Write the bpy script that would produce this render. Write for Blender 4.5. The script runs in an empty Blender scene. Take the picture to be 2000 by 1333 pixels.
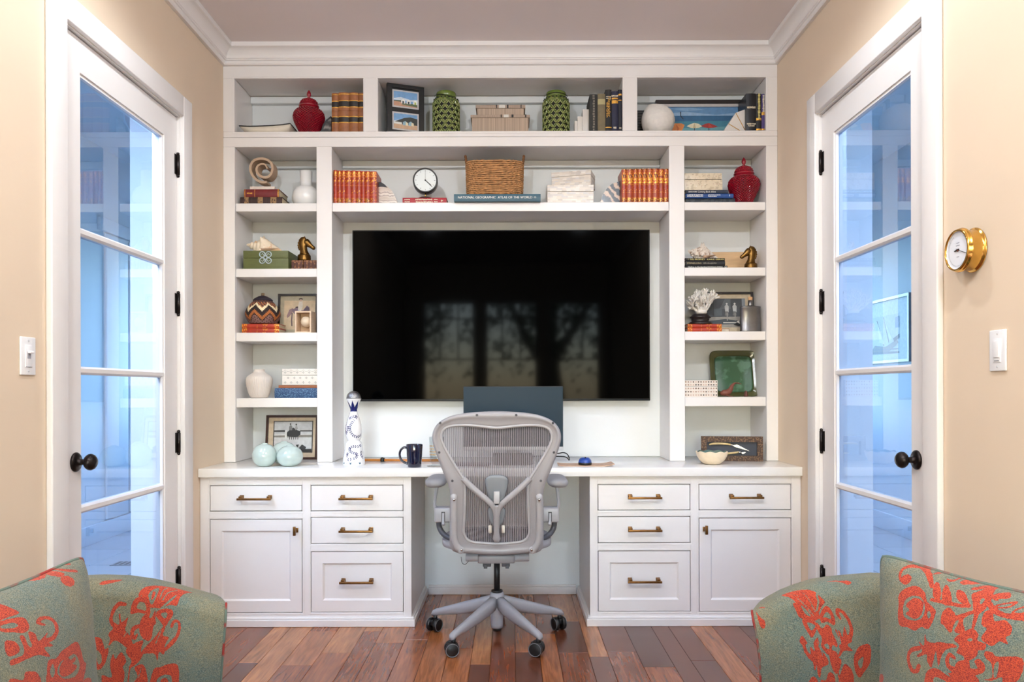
import bpy, bmesh, math, random
import numpy as np
from mathutils import Vector, Matrix

sc = bpy.context.scene
COL = sc.collection
PI = math.pi
rnd = random.Random(7)

# ------------------------------------------------------------------ camera
F, PX, PY = 1500.0, 998.0, 763.0           # focal length in pixels, principal point
CX, CZ, ROLL = 0.052, 1.134, 0.0027        # camera position and its tiny roll
cam = bpy.data.cameras.new('camera')
cam.sensor_width = 36.0
cam.lens = 36.0 * F / 2000.0
cam.shift_x = (1000.0 - PX) / 2000.0
cam.shift_y = (PY - 666.5) / 2000.0
cam.clip_start = 0.05
cam_o = bpy.data.objects.new('camera', cam)
COL.objects.link(cam_o)
cam_o.matrix_world = Matrix.Translation((CX, 0, CZ)) @ Matrix.Rotation(PI / 2, 4, 'X') @ Matrix.Rotation(-ROLL, 4, 'Z')
sc.camera = cam_o

# ------------------------------------------------------------------ world, lamps, exposure
world = bpy.data.worlds.new('sky'); sc.world = world
world.use_nodes = True
wn = world.node_tree
sky = wn.nodes.new('ShaderNodeTexSky')
sky.sky_type = 'NISHITA'; sky.sun_disc = False; sky.sun_elevation = math.radians(42); sky.sun_rotation = math.radians(200)
wn.links.new(sky.outputs[0], wn.nodes['Background'].inputs[0])
wn.nodes['Background'].inputs[1].default_value = 4.0
sc.view_settings.view_transform = 'Standard'
sc.view_settings.look = 'None'
sc.view_settings.gamma = 1.0
sc.view_settings.use_curve_mapping = False
sc.view_settings.exposure = 0.06
cy = sc.cycles
cy.max_bounces = 7; cy.diffuse_bounces = 4; cy.glossy_bounces = 3; cy.transmission_bounces = 4; cy.transparent_max_bounces = 10
cy.caustics_reflective = False; cy.caustics_refractive = False
cy.use_adaptive_sampling = True; cy.adaptive_threshold = 0.07
LAMP_WATTS = {2.6: 9.5, 0.75: 25.5}
LAMPS = [(-0.75, 2.6), (0.75, 2.6), (-0.75, 0.75), (0.75, 0.75)]

# ------------------------------------------------------------------ dimensions of the room
HW = 1.4485            # half width between the tan walls
YB = 4.294             # back wall
YF = 4.012             # bookcase face
YC = 3.70              # cabinet face
YR = -2.5              # window wall behind the camera
ZC = 2.93              # ceiling
ZT = 0.762             # worktop
DECK = dict(top=2.490, a=2.118, b=1.775, c=1.440, d=1.0965, counter=ZT)

def at(px, py, Y):
    """photo pixel -> (X, Z) at depth Y"""
    dx, dy = px - PX, py - PY
    return CX + (dx - ROLL * dy) * Y / F, CZ - (dy + ROLL * dx) * Y / F
def mm(px, Y):
    return px * Y / F

# ------------------------------------------------------------------ helpers
def lin(c):
    out = []
    for v in c[:3]:
        v /= 255.0
        out.append(v / 12.92 if v <= 0.04045 else ((v + 0.055) / 1.055) ** 2.4)
    return (*out, 1.0)

MATS = {}
def mat(name, c, rough=0.5, metal=0.0, var=0.05, scale=40.0, bump=0.0, coat=0.0, spec=0.5, stretch=(1, 1, 1)):
    if name in MATS:
        return MATS[name]
    m = bpy.data.materials.new(name); m.use_nodes = True
    nt = m.node_tree; b = nt.nodes['Principled BSDF']
    L = lin(c)
    b.inputs['Roughness'].default_value = rough
    b.inputs['Metallic'].default_value = metal
    b.inputs['Specular IOR Level'].default_value = spec
    b.inputs['Coat Weight'].default_value = coat
    b.inputs['Coat Roughness'].default_value = 0.08
    tc = nt.nodes.new('ShaderNodeTexCoord'); mp = nt.nodes.new('ShaderNodeMapping')
    mp.inputs['Scale'].default_value = stretch
    nz = nt.nodes.new('ShaderNodeTexNoise'); nz.inputs['Scale'].default_value = scale; nz.inputs['Detail'].default_value = 4
    nt.links.new(tc.outputs['Object'], mp.inputs[0]); nt.links.new(mp.outputs[0], nz.inputs['Vector'])
    rp = nt.nodes.new('ShaderNodeValToRGB')
    rp.color_ramp.elements[0].position = 0.3; rp.color_ramp.elements[1].position = 0.7
    rp.color_ramp.elements[0].color = (*[max(0, v * (1 - var)) for v in L[:3]], 1)
    rp.color_ramp.elements[1].color = (*[min(1, v * (1 + var)) for v in L[:3]], 1)
    nt.links.new(nz.outputs['Fac'], rp.inputs[0]); nt.links.new(rp.outputs[0], b.inputs['Base Color'])
    if bump:
        bp = nt.nodes.new('ShaderNodeBump'); bp.inputs['Strength'].default_value = bump; bp.inputs['Distance'].default_value = 0.003
        nt.links.new(nz.outputs['Fac'], bp.inputs['Height']); nt.links.new(bp.outputs[0], b.inputs['Normal'])
    MATS[name] = m
    return m
def C(r, g, b, rough=0.55, **k):
    return mat('paint_%d_%d_%d_%d' % (r, g, b, int(rough * 100)), (r, g, b), rough, **k)

class MB:
    """collects geometry, then becomes ONE mesh object"""
    def __init__(s):
        s.v = []; s.f = []; s.m = []; s.s = []
    def add(s, vs, fs, mi=0, smooth=False, M=None):
        o = len(s.v)
        for p in vs:
            p = Vector(p)
            s.v.append(tuple(M @ p) if M is not None else tuple(p))
        for f in fs:
            s.f.append(tuple(i + o for i in f)); s.m.append(mi); s.s.append(smooth)
        return s
    def box(s, x0, x1, y0, y1, z0, z1, mi=0, bev=0.0, seg=2, M=None):
        if bev <= 0:
            v = [(x0, y0, z0), (x1, y0, z0), (x1, y1, z0), (x0, y1, z0), (x0, y0, z1), (x1, y0, z1), (x1, y1, z1), (x0, y1, z1)]
            return s.add(v, [(0, 3, 2, 1), (4, 5, 6, 7), (0, 1, 5, 4), (1, 2, 6, 5), (2, 3, 7, 6), (3, 0, 4, 7)], mi, False, M)
        bm = bmesh.new(); bmesh.ops.create_cube(bm, size=1)
        bmesh.ops.scale(bm, vec=(x1 - x0, y1 - y0, z1 - z0), verts=bm.verts)
        bmesh.ops.translate(bm, vec=((x0 + x1) / 2, (y0 + y1) / 2, (z0 + z1) / 2), verts=bm.verts)
        bmesh.ops.bevel(bm, geom=bm.edges[:], offset=bev, segments=seg, profile=0.6, affect='EDGES', clamp_overlap=True)
        return s.bm(bm, mi, seg > 1, M)
    def bm(s, bm, mi=0, smooth=False, M=None):
        bm.verts.index_update()
        vs = [v.co.copy() for v in bm.verts]; fs = [[v.index for v in f.verts] for f in bm.faces]
        bm.free()
        return s.add(vs, fs, mi, smooth, M)
    def lathe(s, prof, n=32, mi=0, smooth=True, M=None, caps=True, sx=1.0, sy=1.0):
        vs = []; fs = []
        for r, z in prof:
            for k in range(n):
                a = 2 * PI * k / n
                vs.append((r * math.cos(a) * sx, r * math.sin(a) * sy, z))
        for i in range(len(prof) - 1):
            for k in range(n):
                k2 = (k + 1) % n
                fs.append((i * n + k, i * n + k2, (i + 1) * n + k2, (i + 1) * n + k))
        if caps:
            if prof[0][0] > 1e-5: fs.append(tuple(reversed(range(n))))
            if prof[-1][0] > 1e-5: fs.append(tuple(range((len(prof) - 1) * n, len(prof) * n)))
        return s.add(vs, fs, mi, smooth, M)
    def tube(s, pts, r, n=8, mi=0, closed=False, M=None, flat=None, smooth=True):
        """tube through points; r a number or a list; flat = (axis vector, ratio) squeezes the section along an axis"""
        P = [Vector(p) for p in pts]; N = len(P)
        R = r if isinstance(r, (list, tuple)) else [r] * N
        vs = []; fs = []; up = None
        for i in range(N):
            if closed: t = P[(i + 1) % N] - P[i - 1]
            else: t = P[min(i + 1, N - 1)] - P[max(i - 1, 0)]
            if t.length < 1e-9: t = Vector((0, 0, 1))
            t.normalize()
            if up is None:
                up = Vector((0, 0, 1)) if abs(t.z) < 0.9 else Vector((1, 0, 0))
            a = (up - t * up.dot(t)); a.normalize(); up = a; b = t.cross(a)
            for k in range(n):
                q = 2 * PI * k / n
                d = a * math.cos(q) * R[i] + b * math.sin(q) * R[i]
                if flat:
                    ax = Vector(flat[0]); d = d - ax * d.dot(ax) * (1 - flat[1])
                vs.append(P[i] + d)
        for i in range(N if closed else N - 1):
            i2 = (i + 1) % N
            for k in range(n):
                k2 = (k + 1) % n
                fs.append((i * n + k, i * n + k2, i2 * n + k2, i2 * n + k))
        if not closed:
            fs.append(tuple(reversed(range(n)))); fs.append(tuple(range((N - 1) * n, N * n)))
        return s.add(vs, fs, mi, smooth, M)
    def prism(s, poly, y0, y1, mi=0, M=None, smooth=False):
        """(x, z) outline pushed along y"""
        n = len(poly)
        vs = [(x, y0, z) for x, z in poly] + [(x, y1, z) for x, z in poly]
        area = sum(poly[i][0] * poly[(i + 1) % n][1] - poly[(i + 1) % n][0] * poly[i][1] for i in range(n))
        fr = tuple(range(n)); bk = tuple(range(2 * n - 1, n - 1, -1))
        sd = [(i, i + n, (i + 1) % n + n, (i + 1) % n) for i in range(n)]
        if area < 0:
            fr = fr[::-1]; bk = bk[::-1]; sd = [f[::-1] for f in sd]
        s.add(vs, [fr, bk], mi, False, M)
        return s.add(vs, sd, mi, smooth, M)
    def poly(s, pts, mi=0, M=None):
        return s.add(pts, [tuple(range(len(pts)))], mi, False, M)
    def grid(s, fn, nu, nv, mi=0, cu=False, cv=False, smooth=True, M=None):
        vs = [fn(i / (nu if cu else nu - 1), j / (nv if cv else nv - 1)) for i in range(nu) for j in range(nv)]
        fs = []
        for i in range(nu if cu else nu - 1):
            for j in range(nv if cv else nv - 1):
                i2, j2 = (i + 1) % nu, (j + 1) % nv
                fs.append((i * nv + j, i2 * nv + j, i2 * nv + j2, i * nv + j2))
        return s.add(vs, fs, mi, smooth, M)
    def ball(s, c, r, n=12, mi=0, M=None):
        prof = [(max(1e-6, math.sin(PI * i / n)) * 1.0, -math.cos(PI * i / n)) for i in range(n + 1)]
        rr = r if isinstance(r, (tuple, list)) else (r, r, r)
        T = Matrix.Translation(c) @ Matrix.Diagonal((*rr, 1))
        return s.lathe(prof, n * 2, mi, True, (M @ T) if M is not None else T, caps=False)
    def mesh(s, name, mats):
        me = bpy.data.meshes.new(name)
        me.from_pydata(s.v, [], s.f)
        for m in (mats if isinstance(mats, (list, tuple)) else [mats]):
            me.materials.append(m)
        me.polygons.foreach_set('material_index', s.m)
        me.polygons.foreach_set('use_smooth', s.s)
        me.update()
        return me
    def build(s, name, mats, parent=None, loc=None, rz=0.0, label=None):
        o = bpy.data.objects.new(name, s.mesh(name, mats)); COL.objects.link(o)
        if parent is not None: o.parent = parent
        if loc is not None: o.location = loc
        if rz: o.rotation_euler = (0, 0, rz)
        if label: o['label'] = label
        return o

def tag(o, label=None, cat=None, group=None, kind=None):
    if label: o['label'] = label
    if cat: o['category'] = cat
    if group: o['group'] = group
    if kind: o['kind'] = kind
    return o
def thing(name, label, cat, loc=(0, 0, 0), rz=0.0, group=None):
    o = bpy.data.objects.new(name, None); COL.objects.link(o)
    o.empty_display_size = 0.05
    o.location = loc; o.rotation_euler = (0, 0, rz)
    return tag(o, label, cat, group)
def setting(name, loc=(0, 0, 0), label=None):
    o = bpy.data.objects.new(name, None); COL.objects.link(o)
    o.empty_display_size = 0.05; o.location = loc
    return tag(o, label, kind='structure')
def copy_tree(o, parent=None):
    c = o.copy(); COL.objects.link(c); c.parent = parent
    for ch in list(o.children): copy_tree(ch, c)
    return c
def catmull(P, k=6, closed=False):
    P = [Vector(p) for p in P]; N = len(P); out = []
    for i in range(N if closed else N - 1):
        g = (lambda j: P[j % N]) if closed else (lambda j: P[min(max(j, 0), N - 1)])
        p0, p1, p2, p3 = g(i - 1), g(i), g(i + 1), g(i + 2)
        for q in range(k):
            t = q / k
            out.append(0.5 * ((2 * p1) + (p2 - p0) * t + (2 * p0 - 5 * p1 + 4 * p2 - p3) * t * t + (3 * p1 - p0 - 3 * p2 + p3) * t ** 3))
    if not closed: out.append(P[-1])
    return out
def text_into(mb, s, size, M, mi=0, width=None, align='CENTER'):
    """lettering as thin solid geometry; M maps text plane (x right, y up) into the target space"""
    if s[0] == '~':                       # print too small to read: a row of short strokes
        n = int(s[1:]); r = random.Random(n * 7 + int(size * 1e5)); w = width or size * n * 0.6
        for k in range(n):
            x0 = -w / 2 + w * k / n; x1 = x0 + w / n * 0.72; h0 = -size * r.uniform(0.18, 0.36); h1 = size * r.uniform(0.18, 0.36)
            mb.add([(x0, h0, 0), (x1, h0, 0), (x1, h1, 0), (x0, h1, 0)], [(0, 1, 2, 3)], mi, False, M)
        return mb
    cu = bpy.data.curves.new('lettering', 'FONT'); cu.body = s; cu.size = size; cu.align_x = align; cu.align_y = 'CENTER'
    cu.resolution_u = 2
    o = bpy.data.objects.new('lettering', cu); COL.objects.link(o)
    bpy.context.view_layer.update()
    me = bpy.data.meshes.new_from_object(o.evaluated_get(bpy.context.evaluated_depsgraph_get()))
    vs = [v.co.copy() for v in me.vertices]; fs = [tuple(p.vertices) for p in me.polygons]
    bpy.data.objects.remove(o); bpy.data.curves.remove(cu); bpy.data.meshes.remove(me)
    if width and vs:
        w = max(v.x for v in vs) - min(v.x for v in vs)
        k = width / w
        for v in vs: v.x *= k
    mb.add(vs, fs, mi, False, M)
    return mb
RX90 = Matrix.Rotation(PI / 2, 4, 'X')       # text plane -> facing the camera (-y)

# ------------------------------------------------------------------ shared materials
WHITE = mat('white_painted_wood', (234, 230, 228), 0.32, var=0.012, scale=6)
BACKW = mat('white_painted_panel', (224, 226, 227), 0.4, var=0.012, scale=5)
TAN = mat('tan_wall_paint', (225, 205, 181), 0.75, var=0.02, scale=3, bump=0.05)
CEIL = mat('ceiling_paint', (236, 226, 224), 0.85, var=0.012, scale=3)
QUARTZ = mat('white_stone_worktop', (238, 235, 231), 0.16, var=0.03, scale=9, spec=0.6)
BRASS = mat('aged_brass', (128, 90, 50), 0.36, metal=1.0, var=0.18, scale=60)
GOLD = mat('polished_brass', (226, 178, 92), 0.16, metal=1.0, var=0.08, scale=30)
BRONZE = mat('dark_oil_rubbed_bronze', (44, 38, 37), 0.3, metal=0.7, var=0.3, scale=40)
BLACK = mat('black_plastic', (11, 11, 12), 0.45, var=0.2)
CHROME = mat('steel', (200, 202, 205), 0.2, metal=1.0, var=0.05)
# ================================================================== the room
def wood_plank_mat():
    m = bpy.data.materials.new('walnut_plank'); m.use_nodes = True
    nt = m.node_tree; N = nt.nodes; Lk = nt.links; b = N['Principled BSDF']
    oi = N.new('ShaderNodeObjectInfo'); tc = N.new('ShaderNodeTexCoord'); mp = N.new('ShaderNodeMapping')
    ad = N.new('ShaderNodeVectorMath'); ad.operation = 'ADD'
    sc3 = N.new('ShaderNodeVectorMath'); sc3.operation = 'SCALE'; sc3.inputs['Scale'].default_value = 37.0
    cmb = N.new('ShaderNodeCombineXYZ')
    for k in ('X', 'Y', 'Z'): Lk.new(oi.outputs['Random'], cmb.inputs[k])
    Lk.new(cmb.outputs[0], sc3.inputs[0]); Lk.new(tc.outputs['Object'], ad.inputs[0]); Lk.new(sc3.outputs[0], ad.inputs[1])
    Lk.new(ad.outputs[0], mp.inputs[0]); mp.inputs['Scale'].default_value = (34, 2.2, 10)
    nz = N.new('ShaderNodeTexNoise'); nz.inputs['Scale'].default_value = 1.5; nz.inputs['Detail'].default_value = 7; nz.inputs['Distortion'].default_value = 1.6
    Lk.new(mp.outputs[0], nz.inputs['Vector'])
    mp2 = N.new('ShaderNodeMapping'); mp2.inputs['Scale'].default_value = (9, 1.4, 4); Lk.new(ad.outputs[0], mp2.inputs[0])
    n2 = N.new('ShaderNodeTexNoise'); n2.inputs['Scale'].default_value = 1.2; n2.inputs['Detail'].default_value = 3; n2.inputs['Distortion'].default_value = 2.5
    Lk.new(mp2.outputs[0], n2.inputs['Vector'])
    r1 = N.new('ShaderNodeValToRGB'); r1.color_ramp.elements[0].position = 0.32; r1.color_ramp.elements[0].color = (0.66, 0.61, 0.58, 1)
    r1.color_ramp.elements[1].position = 0.66; r1.color_ramp.elements[1].color = (1.15, 1.12, 1.08, 1)
    r2 = N.new('ShaderNodeValToRGB'); r2.color_ramp.elements[0].position = 0.35; r2.color_ramp.elements[0].color = (0.80, 0.76, 0.73, 1)
    r2.color_ramp.elements[1].position = 0.65; r2.color_ramp.elements[1].color = (1.1, 1.1, 1.1, 1)
    Lk.new(nz.outputs['Fac'], r1.inputs[0]); Lk.new(n2.outputs['Fac'], r2.inputs[0])
    m1 = N.new('ShaderNodeMix'); m1.data_type = 'RGBA'; m1.blend_type = 'MULTIPLY'; m1.inputs[0].default_value = 1
    m2 = N.new('ShaderNodeMix'); m2.data_type = 'RGBA'; m2.blend_type = 'MULTIPLY'; m2.inputs[0].default_value = 1
    Lk.new(oi.outputs['Color'], m1.inputs[6]); Lk.new(r1.outputs[0], m1.inputs[7])
    Lk.new(m1.outputs[2], m2.inputs[6]); Lk.new(r2.outputs[0], m2.inputs[7]); Lk.new(m2.outputs[2], b.inputs['Base Color'])
    b.inputs['Roughness'].default_value = 0.26; b.inputs['Coat Weight'].default_value = 0.25; b.inputs['Coat Roughness'].default_value = 0.15
    bp = N.new('ShaderNodeBump'); bp.inputs['Strength'].default_value = 0.12; bp.inputs['Distance'].default_value = 0.002
    Lk.new(nz.outputs['Fac'], bp.inputs['Height']); Lk.new(bp.outputs[0], b.inputs['Normal'])
    return m
PLANK = wood_plank_mat()
TONES = [(152, 88, 50), (132, 71, 40), (164, 101, 58), (107, 58, 36), (88, 49, 34), (143, 79, 44), (175, 115, 70), (123, 65, 37), (100, 56, 37), (155, 92, 51)]

floor = MB().box(-HW - 0.12, HW + 0.12, YR - 0.12, YB + 0.1, -0.10, -0.0135).build('floor', mat('dark_subfloor', (40, 26, 20), 0.8))
tag(floor, 'polished reddish brown hardwood plank floor', kind='structure')
frnd = random.Random(21)
x = -HW; row = 0
plank_meshes = {}
while x < HW - 0.02:
    w = min(frnd.choice([0.082, 0.105, 0.128, 0.128]), HW - x)
    y = YR + 0.002
    first = True
    last_t = None
    while y < YB - 0.01:
        L = frnd.choice([0.45, 0.6, 0.75, 0.95]) if y > 2.2 else frnd.choice([1.2, 1.5, 1.9])
        if first: L *= frnd.uniform(0.5, 1.0); first = False
        if YB - (y + L) < 0.25: L = YB - y
        key = (round(w, 4), round(L, 4))
        if key not in plank_meshes:
            plank_meshes[key] = MB().box(0.0006, w - 0.0006, 0.0006, L - 0.0006, -0.0135, 0, bev=0.0012, seg=1).mesh('plank', PLANK)
        o = bpy.data.objects.new('plank', plank_meshes[key]); COL.objects.link(o)
        o.location = (x, y, 0); o.parent = floor
        t = frnd.choice(TONES)
        while t == last_t: t = frnd.choice(TONES)
        last_t = t
        o.color = lin(t)
        y += L
    x += w; row += 1

ceil = MB().box(-HW - 0.12, HW + 0.12, YR - 0.12, YB + 0.12, ZC, ZC + 0.1).build('ceiling', CEIL)
tag(ceil, 'plain greyish white ceiling above the crown moulding', kind='structure')

DOOR_L = (2.575, 3.475); DOOR_R = (2.575, 3.465)
ZD = 2.375
def side_wall(name, s, dy, label):
    m = MB()
    a, b_ = s * HW, s * (HW + 0.12)
    x0, x1 = min(a, b_), max(a, b_)
    m.box(x0, x1, YR - 0.12, dy[0] - 0.012, 0, ZC)
    m.box(x0, x1, dy[1] + 0.012, YB + 0.12, 0, ZC)
    m.box(x0, x1, dy[0] - 0.012, dy[1] + 0.012, ZD + 0.012, ZC)
    return tag(m.build(name, TAN), label, kind='structure')
side_wall('wall_left', -1, DOOR_L, 'tan painted wall around the glazed door on the left')
side_wall('wall_right', 1, DOOR_R, 'tan painted wall around the glazed door on the right')
tag(MB().box(-HW, HW, YB, YB + 0.12, 0, ZC).build('wall_back', BACKW), 'white wall behind the bookcase', kind='structure')

# window wall behind the camera, three tall windows
WIN = [(-1.22, -0.44), (-0.33, 0.45), (0.56, 1.34)]; WZ0, WZ1 = 0.55, 2.42
m = MB(); xs = [-HW] + [v for w in WIN for v in w] + [HW]
for i in range(0, len(xs), 2): m.box(xs[i], xs[i + 1], YR - 0.12, YR, 0, ZC)
for a, b_ in WIN:
    m.box(a, b_, YR - 0.12, YR, 0, WZ0); m.box(a, b_, YR - 0.12, YR, WZ1, ZC)
tag(m.build('wall_front', TAN), 'tan wall with three windows behind the camera', kind='structure')

def glass_mat(name, tint, ior=1.5):
    m = bpy.data.materials.new(name); m.use_nodes = True
    nt = m.node_tree; N = nt.nodes
    for n in list(N):
        if n.type != 'OUTPUT_MATERIAL': N.remove(n)
    out = [n for n in N if n.type == 'OUTPUT_MATERIAL'][0]
    tr = N.new('ShaderNodeBsdfTransparent'); tr.inputs[0].default_value = lin(tint)
    gl = N.new('ShaderNodeBsdfGlossy'); gl.inputs['Roughness'].default_value = 0.0
    fr = N.new('ShaderNodeFresnel'); fr.inputs[0].default_value = ior
    mx = N.new('ShaderNodeMixShader')
    nt.links.new(fr.outputs[0], mx.inputs[0]); nt.links.new(tr.outputs[0], mx.inputs[1]); nt.links.new(gl.outputs[0], mx.inputs[2])
    nt.links.new(mx.outputs[0], out.inputs[0])
    return m
GLASS = glass_mat('clear_window_glass', (240, 248, 252))
GLASS_DOOR = glass_mat('door_glass', (206, 230, 250), 2.2)
for i, (a, b_) in enumerate(WIN):
    w = setting('window_%d' % (i + 1), ((a + b_) / 2, YR - 0.06, WZ0), 'tall white framed window behind the camera')
    hw = (b_ - a) / 2; H = WZ1 - WZ0
    f = MB()
    f.box(-hw, -hw + 0.05, -0.05, 0.05, 0, H); f.box(hw - 0.05, hw, -0.05, 0.05, 0, H)
    f.box(-hw + 0.05, hw - 0.05, -0.05, 0.05, 0, 0.06); f.box(-hw + 0.05, hw - 0.05, -0.05, 0.05, H - 0.05, H)
    f.build('window_frame', WHITE, w)
    for z in (H * 0.55, H * 0.86):
        MB().box(-hw + 0.05, hw - 0.05, -0.015, 0.015, z - 0.012, z + 0.012).build('muntin', WHITE, w)
    MB().box(-0.012 + hw * 0.33, 0.012 + hw * 0.33, -0.012, 0.012, H * 0.55, H - 0.05).build('muntin', WHITE, w)
    MB().box(-0.012 - hw * 0.33, 0.012 - hw * 0.33, -0.012, 0.012, H * 0.55, H - 0.05).build('muntin', WHITE, w)
    for z0, z1 in ((0.06, H * 0.55 - 0.012), (H * 0.55 + 0.012, H - 0.05)):
        MB().poly([(-hw + 0.05, 0.002, z0), (hw - 0.05, 0.002, z0), (hw - 0.05, 0.002, z1), (-hw + 0.05, 0.002, z1)]).build('pane', GLASS, w)
    MB().box(-hw - 0.03, hw + 0.03, 0.06, 0.12, -0.03, 0.0, bev=0.004).build('window_sill', WHITE, w)

# crown moulding
def crown_profile():
    p = [(0.0, 2.832), (0.016, 2.832), (0.020, 2.838), (0.020, 2.852), (0.026, 2.854), (0.026, 2.860)]
    for k in range(9):
        t = k / 8
        p.append((0.030 + 0.036 * t ** 1.7, 2.862 + 0.044 * (1 - (1 - t) ** 1.5)))
    p += [(0.070, 2.908), (0.070, 2.9295), (0.0, 2.9295)]
    return p
CP = crown_profile()
def crown(name, path_fn, label):
    """path_fn(d, end) -> (x, y) of the run's end for an offset d"""
    n = len(CP); vs = []
    for e in (0, 1):
        for d, z in CP:
            x_, y_ = path_fn(d, e); vs.append((x_, y_, z))
    fs = [(i, (i + 1) % n, (i + 1) % n + n, i + n) for i in range(n)]
    fs += [tuple(range(n - 1, -1, -1)), tuple(range(n, 2 * n))]
    return tag(MB().add(vs, fs, 0, False).build(name, WHITE), label, kind='structure')
g = 0.0005
crown('trim_1', lambda d, e: ((-HW + g + d) if e == 0 else (HW - g - d), YF - g - d), 'white crown moulding over the bookcase')
crown('trim_2', lambda d, e: (-HW + g + d, (YR + 0.001) if e == 0 else (YF - g - d)), 'white crown moulding along the left wall')
crown('trim_3', lambda d, e: (HW - g - d, (YR + 0.001) if e == 0 else (YF - g - d)), 'white crown moulding along the right wall')

# ------------------------------------------------------------------ glazed doors
def ring_lathe_x(mb, prof, M, mi=0, n=28):
    mb.lathe(prof, n, mi, True, M)
def glazed_door(idx, s, dy, label):
    y0, y1 = dy
    xf = s * (HW + 0.010)                 # room-side face of the leaf
    root = setting('door_%d' % idx, (xf, (y0 + y1) / 2, 0), label)
    hy = (y1 - y0) / 2; T = 0.042
    def bx(a0, a1, z0, z1, t0=0.0, t1=T, bev=0.0):
        m_ = MB(); xa, xb = sorted((s * t0, s * t1)); return m_.box(xa, xb, a0, a1, z0, z1, bev=bev)
    ST = 0.122; ZG0, ZG1 = 0.235, 2.255
    bx(-hy, -hy + ST, 0.008, ZD - 0.003).build('stile', WHITE, root)
    bx(hy - ST, hy, 0.008, ZD - 0.003).build('stile', WHITE, root)
    bx(-hy + ST, hy - ST, ZG1, ZD - 0.003).build('rail', WHITE, root)
    bx(-hy + ST, hy - ST, 0.008, ZG0).build('rail', WHITE, root)
    # beads round the glass
    zs = [ZG0, 0.717, 1.208, 1.699, ZG1]
    for k in range(4):
        z0 = zs[k] + (0.0 if k == 0 else 0.014); z1 = zs[k + 1] - (0.0 if k == 3 else 0.014)
        q4 = [(s * 0.020, -hy + ST, z0), (s * 0.020, hy - ST, z0), (s * 0.020, hy - ST, z1), (s * 0.020, -hy + ST, z1)]
        p = MB().poly(q4 if s < 0 else q4[::-1])
        p.build('pane', GLASS_DOOR, root)
    for k in (1, 2, 3):
        z = zs[k]
        pr = [(0.004, -0.007), (0.004, 0.007), (0.012, 0.0145), (0.034, 0.0145), (0.038, 0.0), (0.034, -0.0145), (0.012, -0.0145)]
        vs = [(s * d, a, z + h) for a in (-hy + ST, hy - ST) for d, h in pr]; n = len(pr)
        MB().add(vs, [(i, (i + 1) % n, (i + 1) % n + n, i + n) for i in range(n)], 0).build('muntin', WHITE, root)
    b_ = MB()
    bd = 0.011
    for a0, a1, z0, z1 in ((-hy + ST, -hy + ST + bd, ZG0, ZG1), (hy - ST - bd, hy - ST, ZG0, ZG1), (-hy + ST + bd, hy - ST - bd, ZG0, ZG0 + bd), (-hy + ST + bd, hy - ST - bd, ZG1 - bd, ZG1)):
        xa, xb = sorted((s * 0.006, s * 0.0185)); b_.box(xa, xb, a0, a1, z0, z1)
    b_.build('glazing_bead', WHITE, root)
    # hinges on the far edge
    for z in (2.159, 1.531, 0.902, 0.286):
        h = MB()
        h.lathe([(0.0085, -0.045), (0.0085, 0.045)], 12, 0, True, Matrix.Translation((-s * 0.006, hy + 0.002, z)))
        for q in (-0.050, 0.050): h.ball((-s * 0.006, hy + 0.002, z + q), 0.0075, 6)
        xa, xb = sorted((-s * 0.0022, s * 0.0004))
        h.box(xa, xb, hy - 0.022, hy - 0.001, z - 0.045, z + 0.045)
        h.build('hinge', BRONZE, root)
    # knob on the near stile
    k = MB(); M = Matrix.Translation((0, -hy + 0.088, 0.889)) @ Matrix.Rotation(-s * PI / 2, 4, 'Y')
    k.lathe([(0.0, 0.0), (0.034, 0.0), (0.034, 0.004), (0.030, 0.008), (0.026, 0.010), (0.022, 0.011), (0.012, 0.013), (0.010, 0.030), (0.012, 0.034),
             (0.022, 0.038), (0.028, 0.046), (0.029, 0.054), (0.025, 0.063), (0.016, 0.070), (0.0, 0.073)], 28, 0, True, M)
    k.build('knob', BRONZE, root, label='dark bronze round door knob')
    return root
glazed_door(1, -1, DOOR_L, 'white glazed door with four panes and dark knob in the left wall')
glazed_door(2, 1, DOOR_R, 'white glazed door with four panes and dark knob in the right wall')
def casing(n, s, dy, label):
    y0, y1 = dy; w = 0.092; pr = 0.022
    x0, x1 = sorted((s * HW, s * (HW - pr)))
    m = MB()
    m.box(x0, x1, y0 - 0.006 - w, y0 - 0.006, 0.0, ZD + 0.006 + w, bev=0.004)
    m.box(x0, x1, y1 + 0.006, y1 + 0.006 + w, 0.0, ZD + 0.006 + w, bev=0.004)
    m.box(x0, x1, y0 - 0.006, y1 + 0.006, ZD + 0.006, ZD + 0.006 + w, bev=0.004)
    xa, xb = sorted((s * (HW - 0.004), s * (HW + 0.12)))      # jamb lining and stops
    m.box(xa, xb, y0 - 0.012, y0 - 0.003, 0, ZD + 0.012); m.box(xa, xb, y1 + 0.003, y1 + 0.012, 0, ZD + 0.012)
    m.box(xa, xb, y0 - 0.003, y1 + 0.003, ZD + 0.002, ZD + 0.012)
    xa, xb = sorted((s * (HW + 0.055), s * (HW + 0.115)))
    m.box(xa, xb, y1 - 0.012, y1 + 0.003, 0, ZD); m.box(xa, xb, y0 - 0.003, y0 + 0.012, 0, ZD)
    tag(m.build('trim_%d' % n, WHITE), label, kind='structure')
casing(4, -1, DOOR_L, 'white casing round the left glazed door')
casing(5, 1, DOOR_R, 'white casing round the right glazed door')
def baseboard(name, s, segs, label):
    m = MB(); x0, x1 = sorted((s * HW, s * (HW - 0.016)))
    for a, b_ in segs:
        m.box(x0, x1, a, b_, 0.0, 0.13, bev=0.003)
    tag(m.build(name, WHITE), label, kind='structure')
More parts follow.
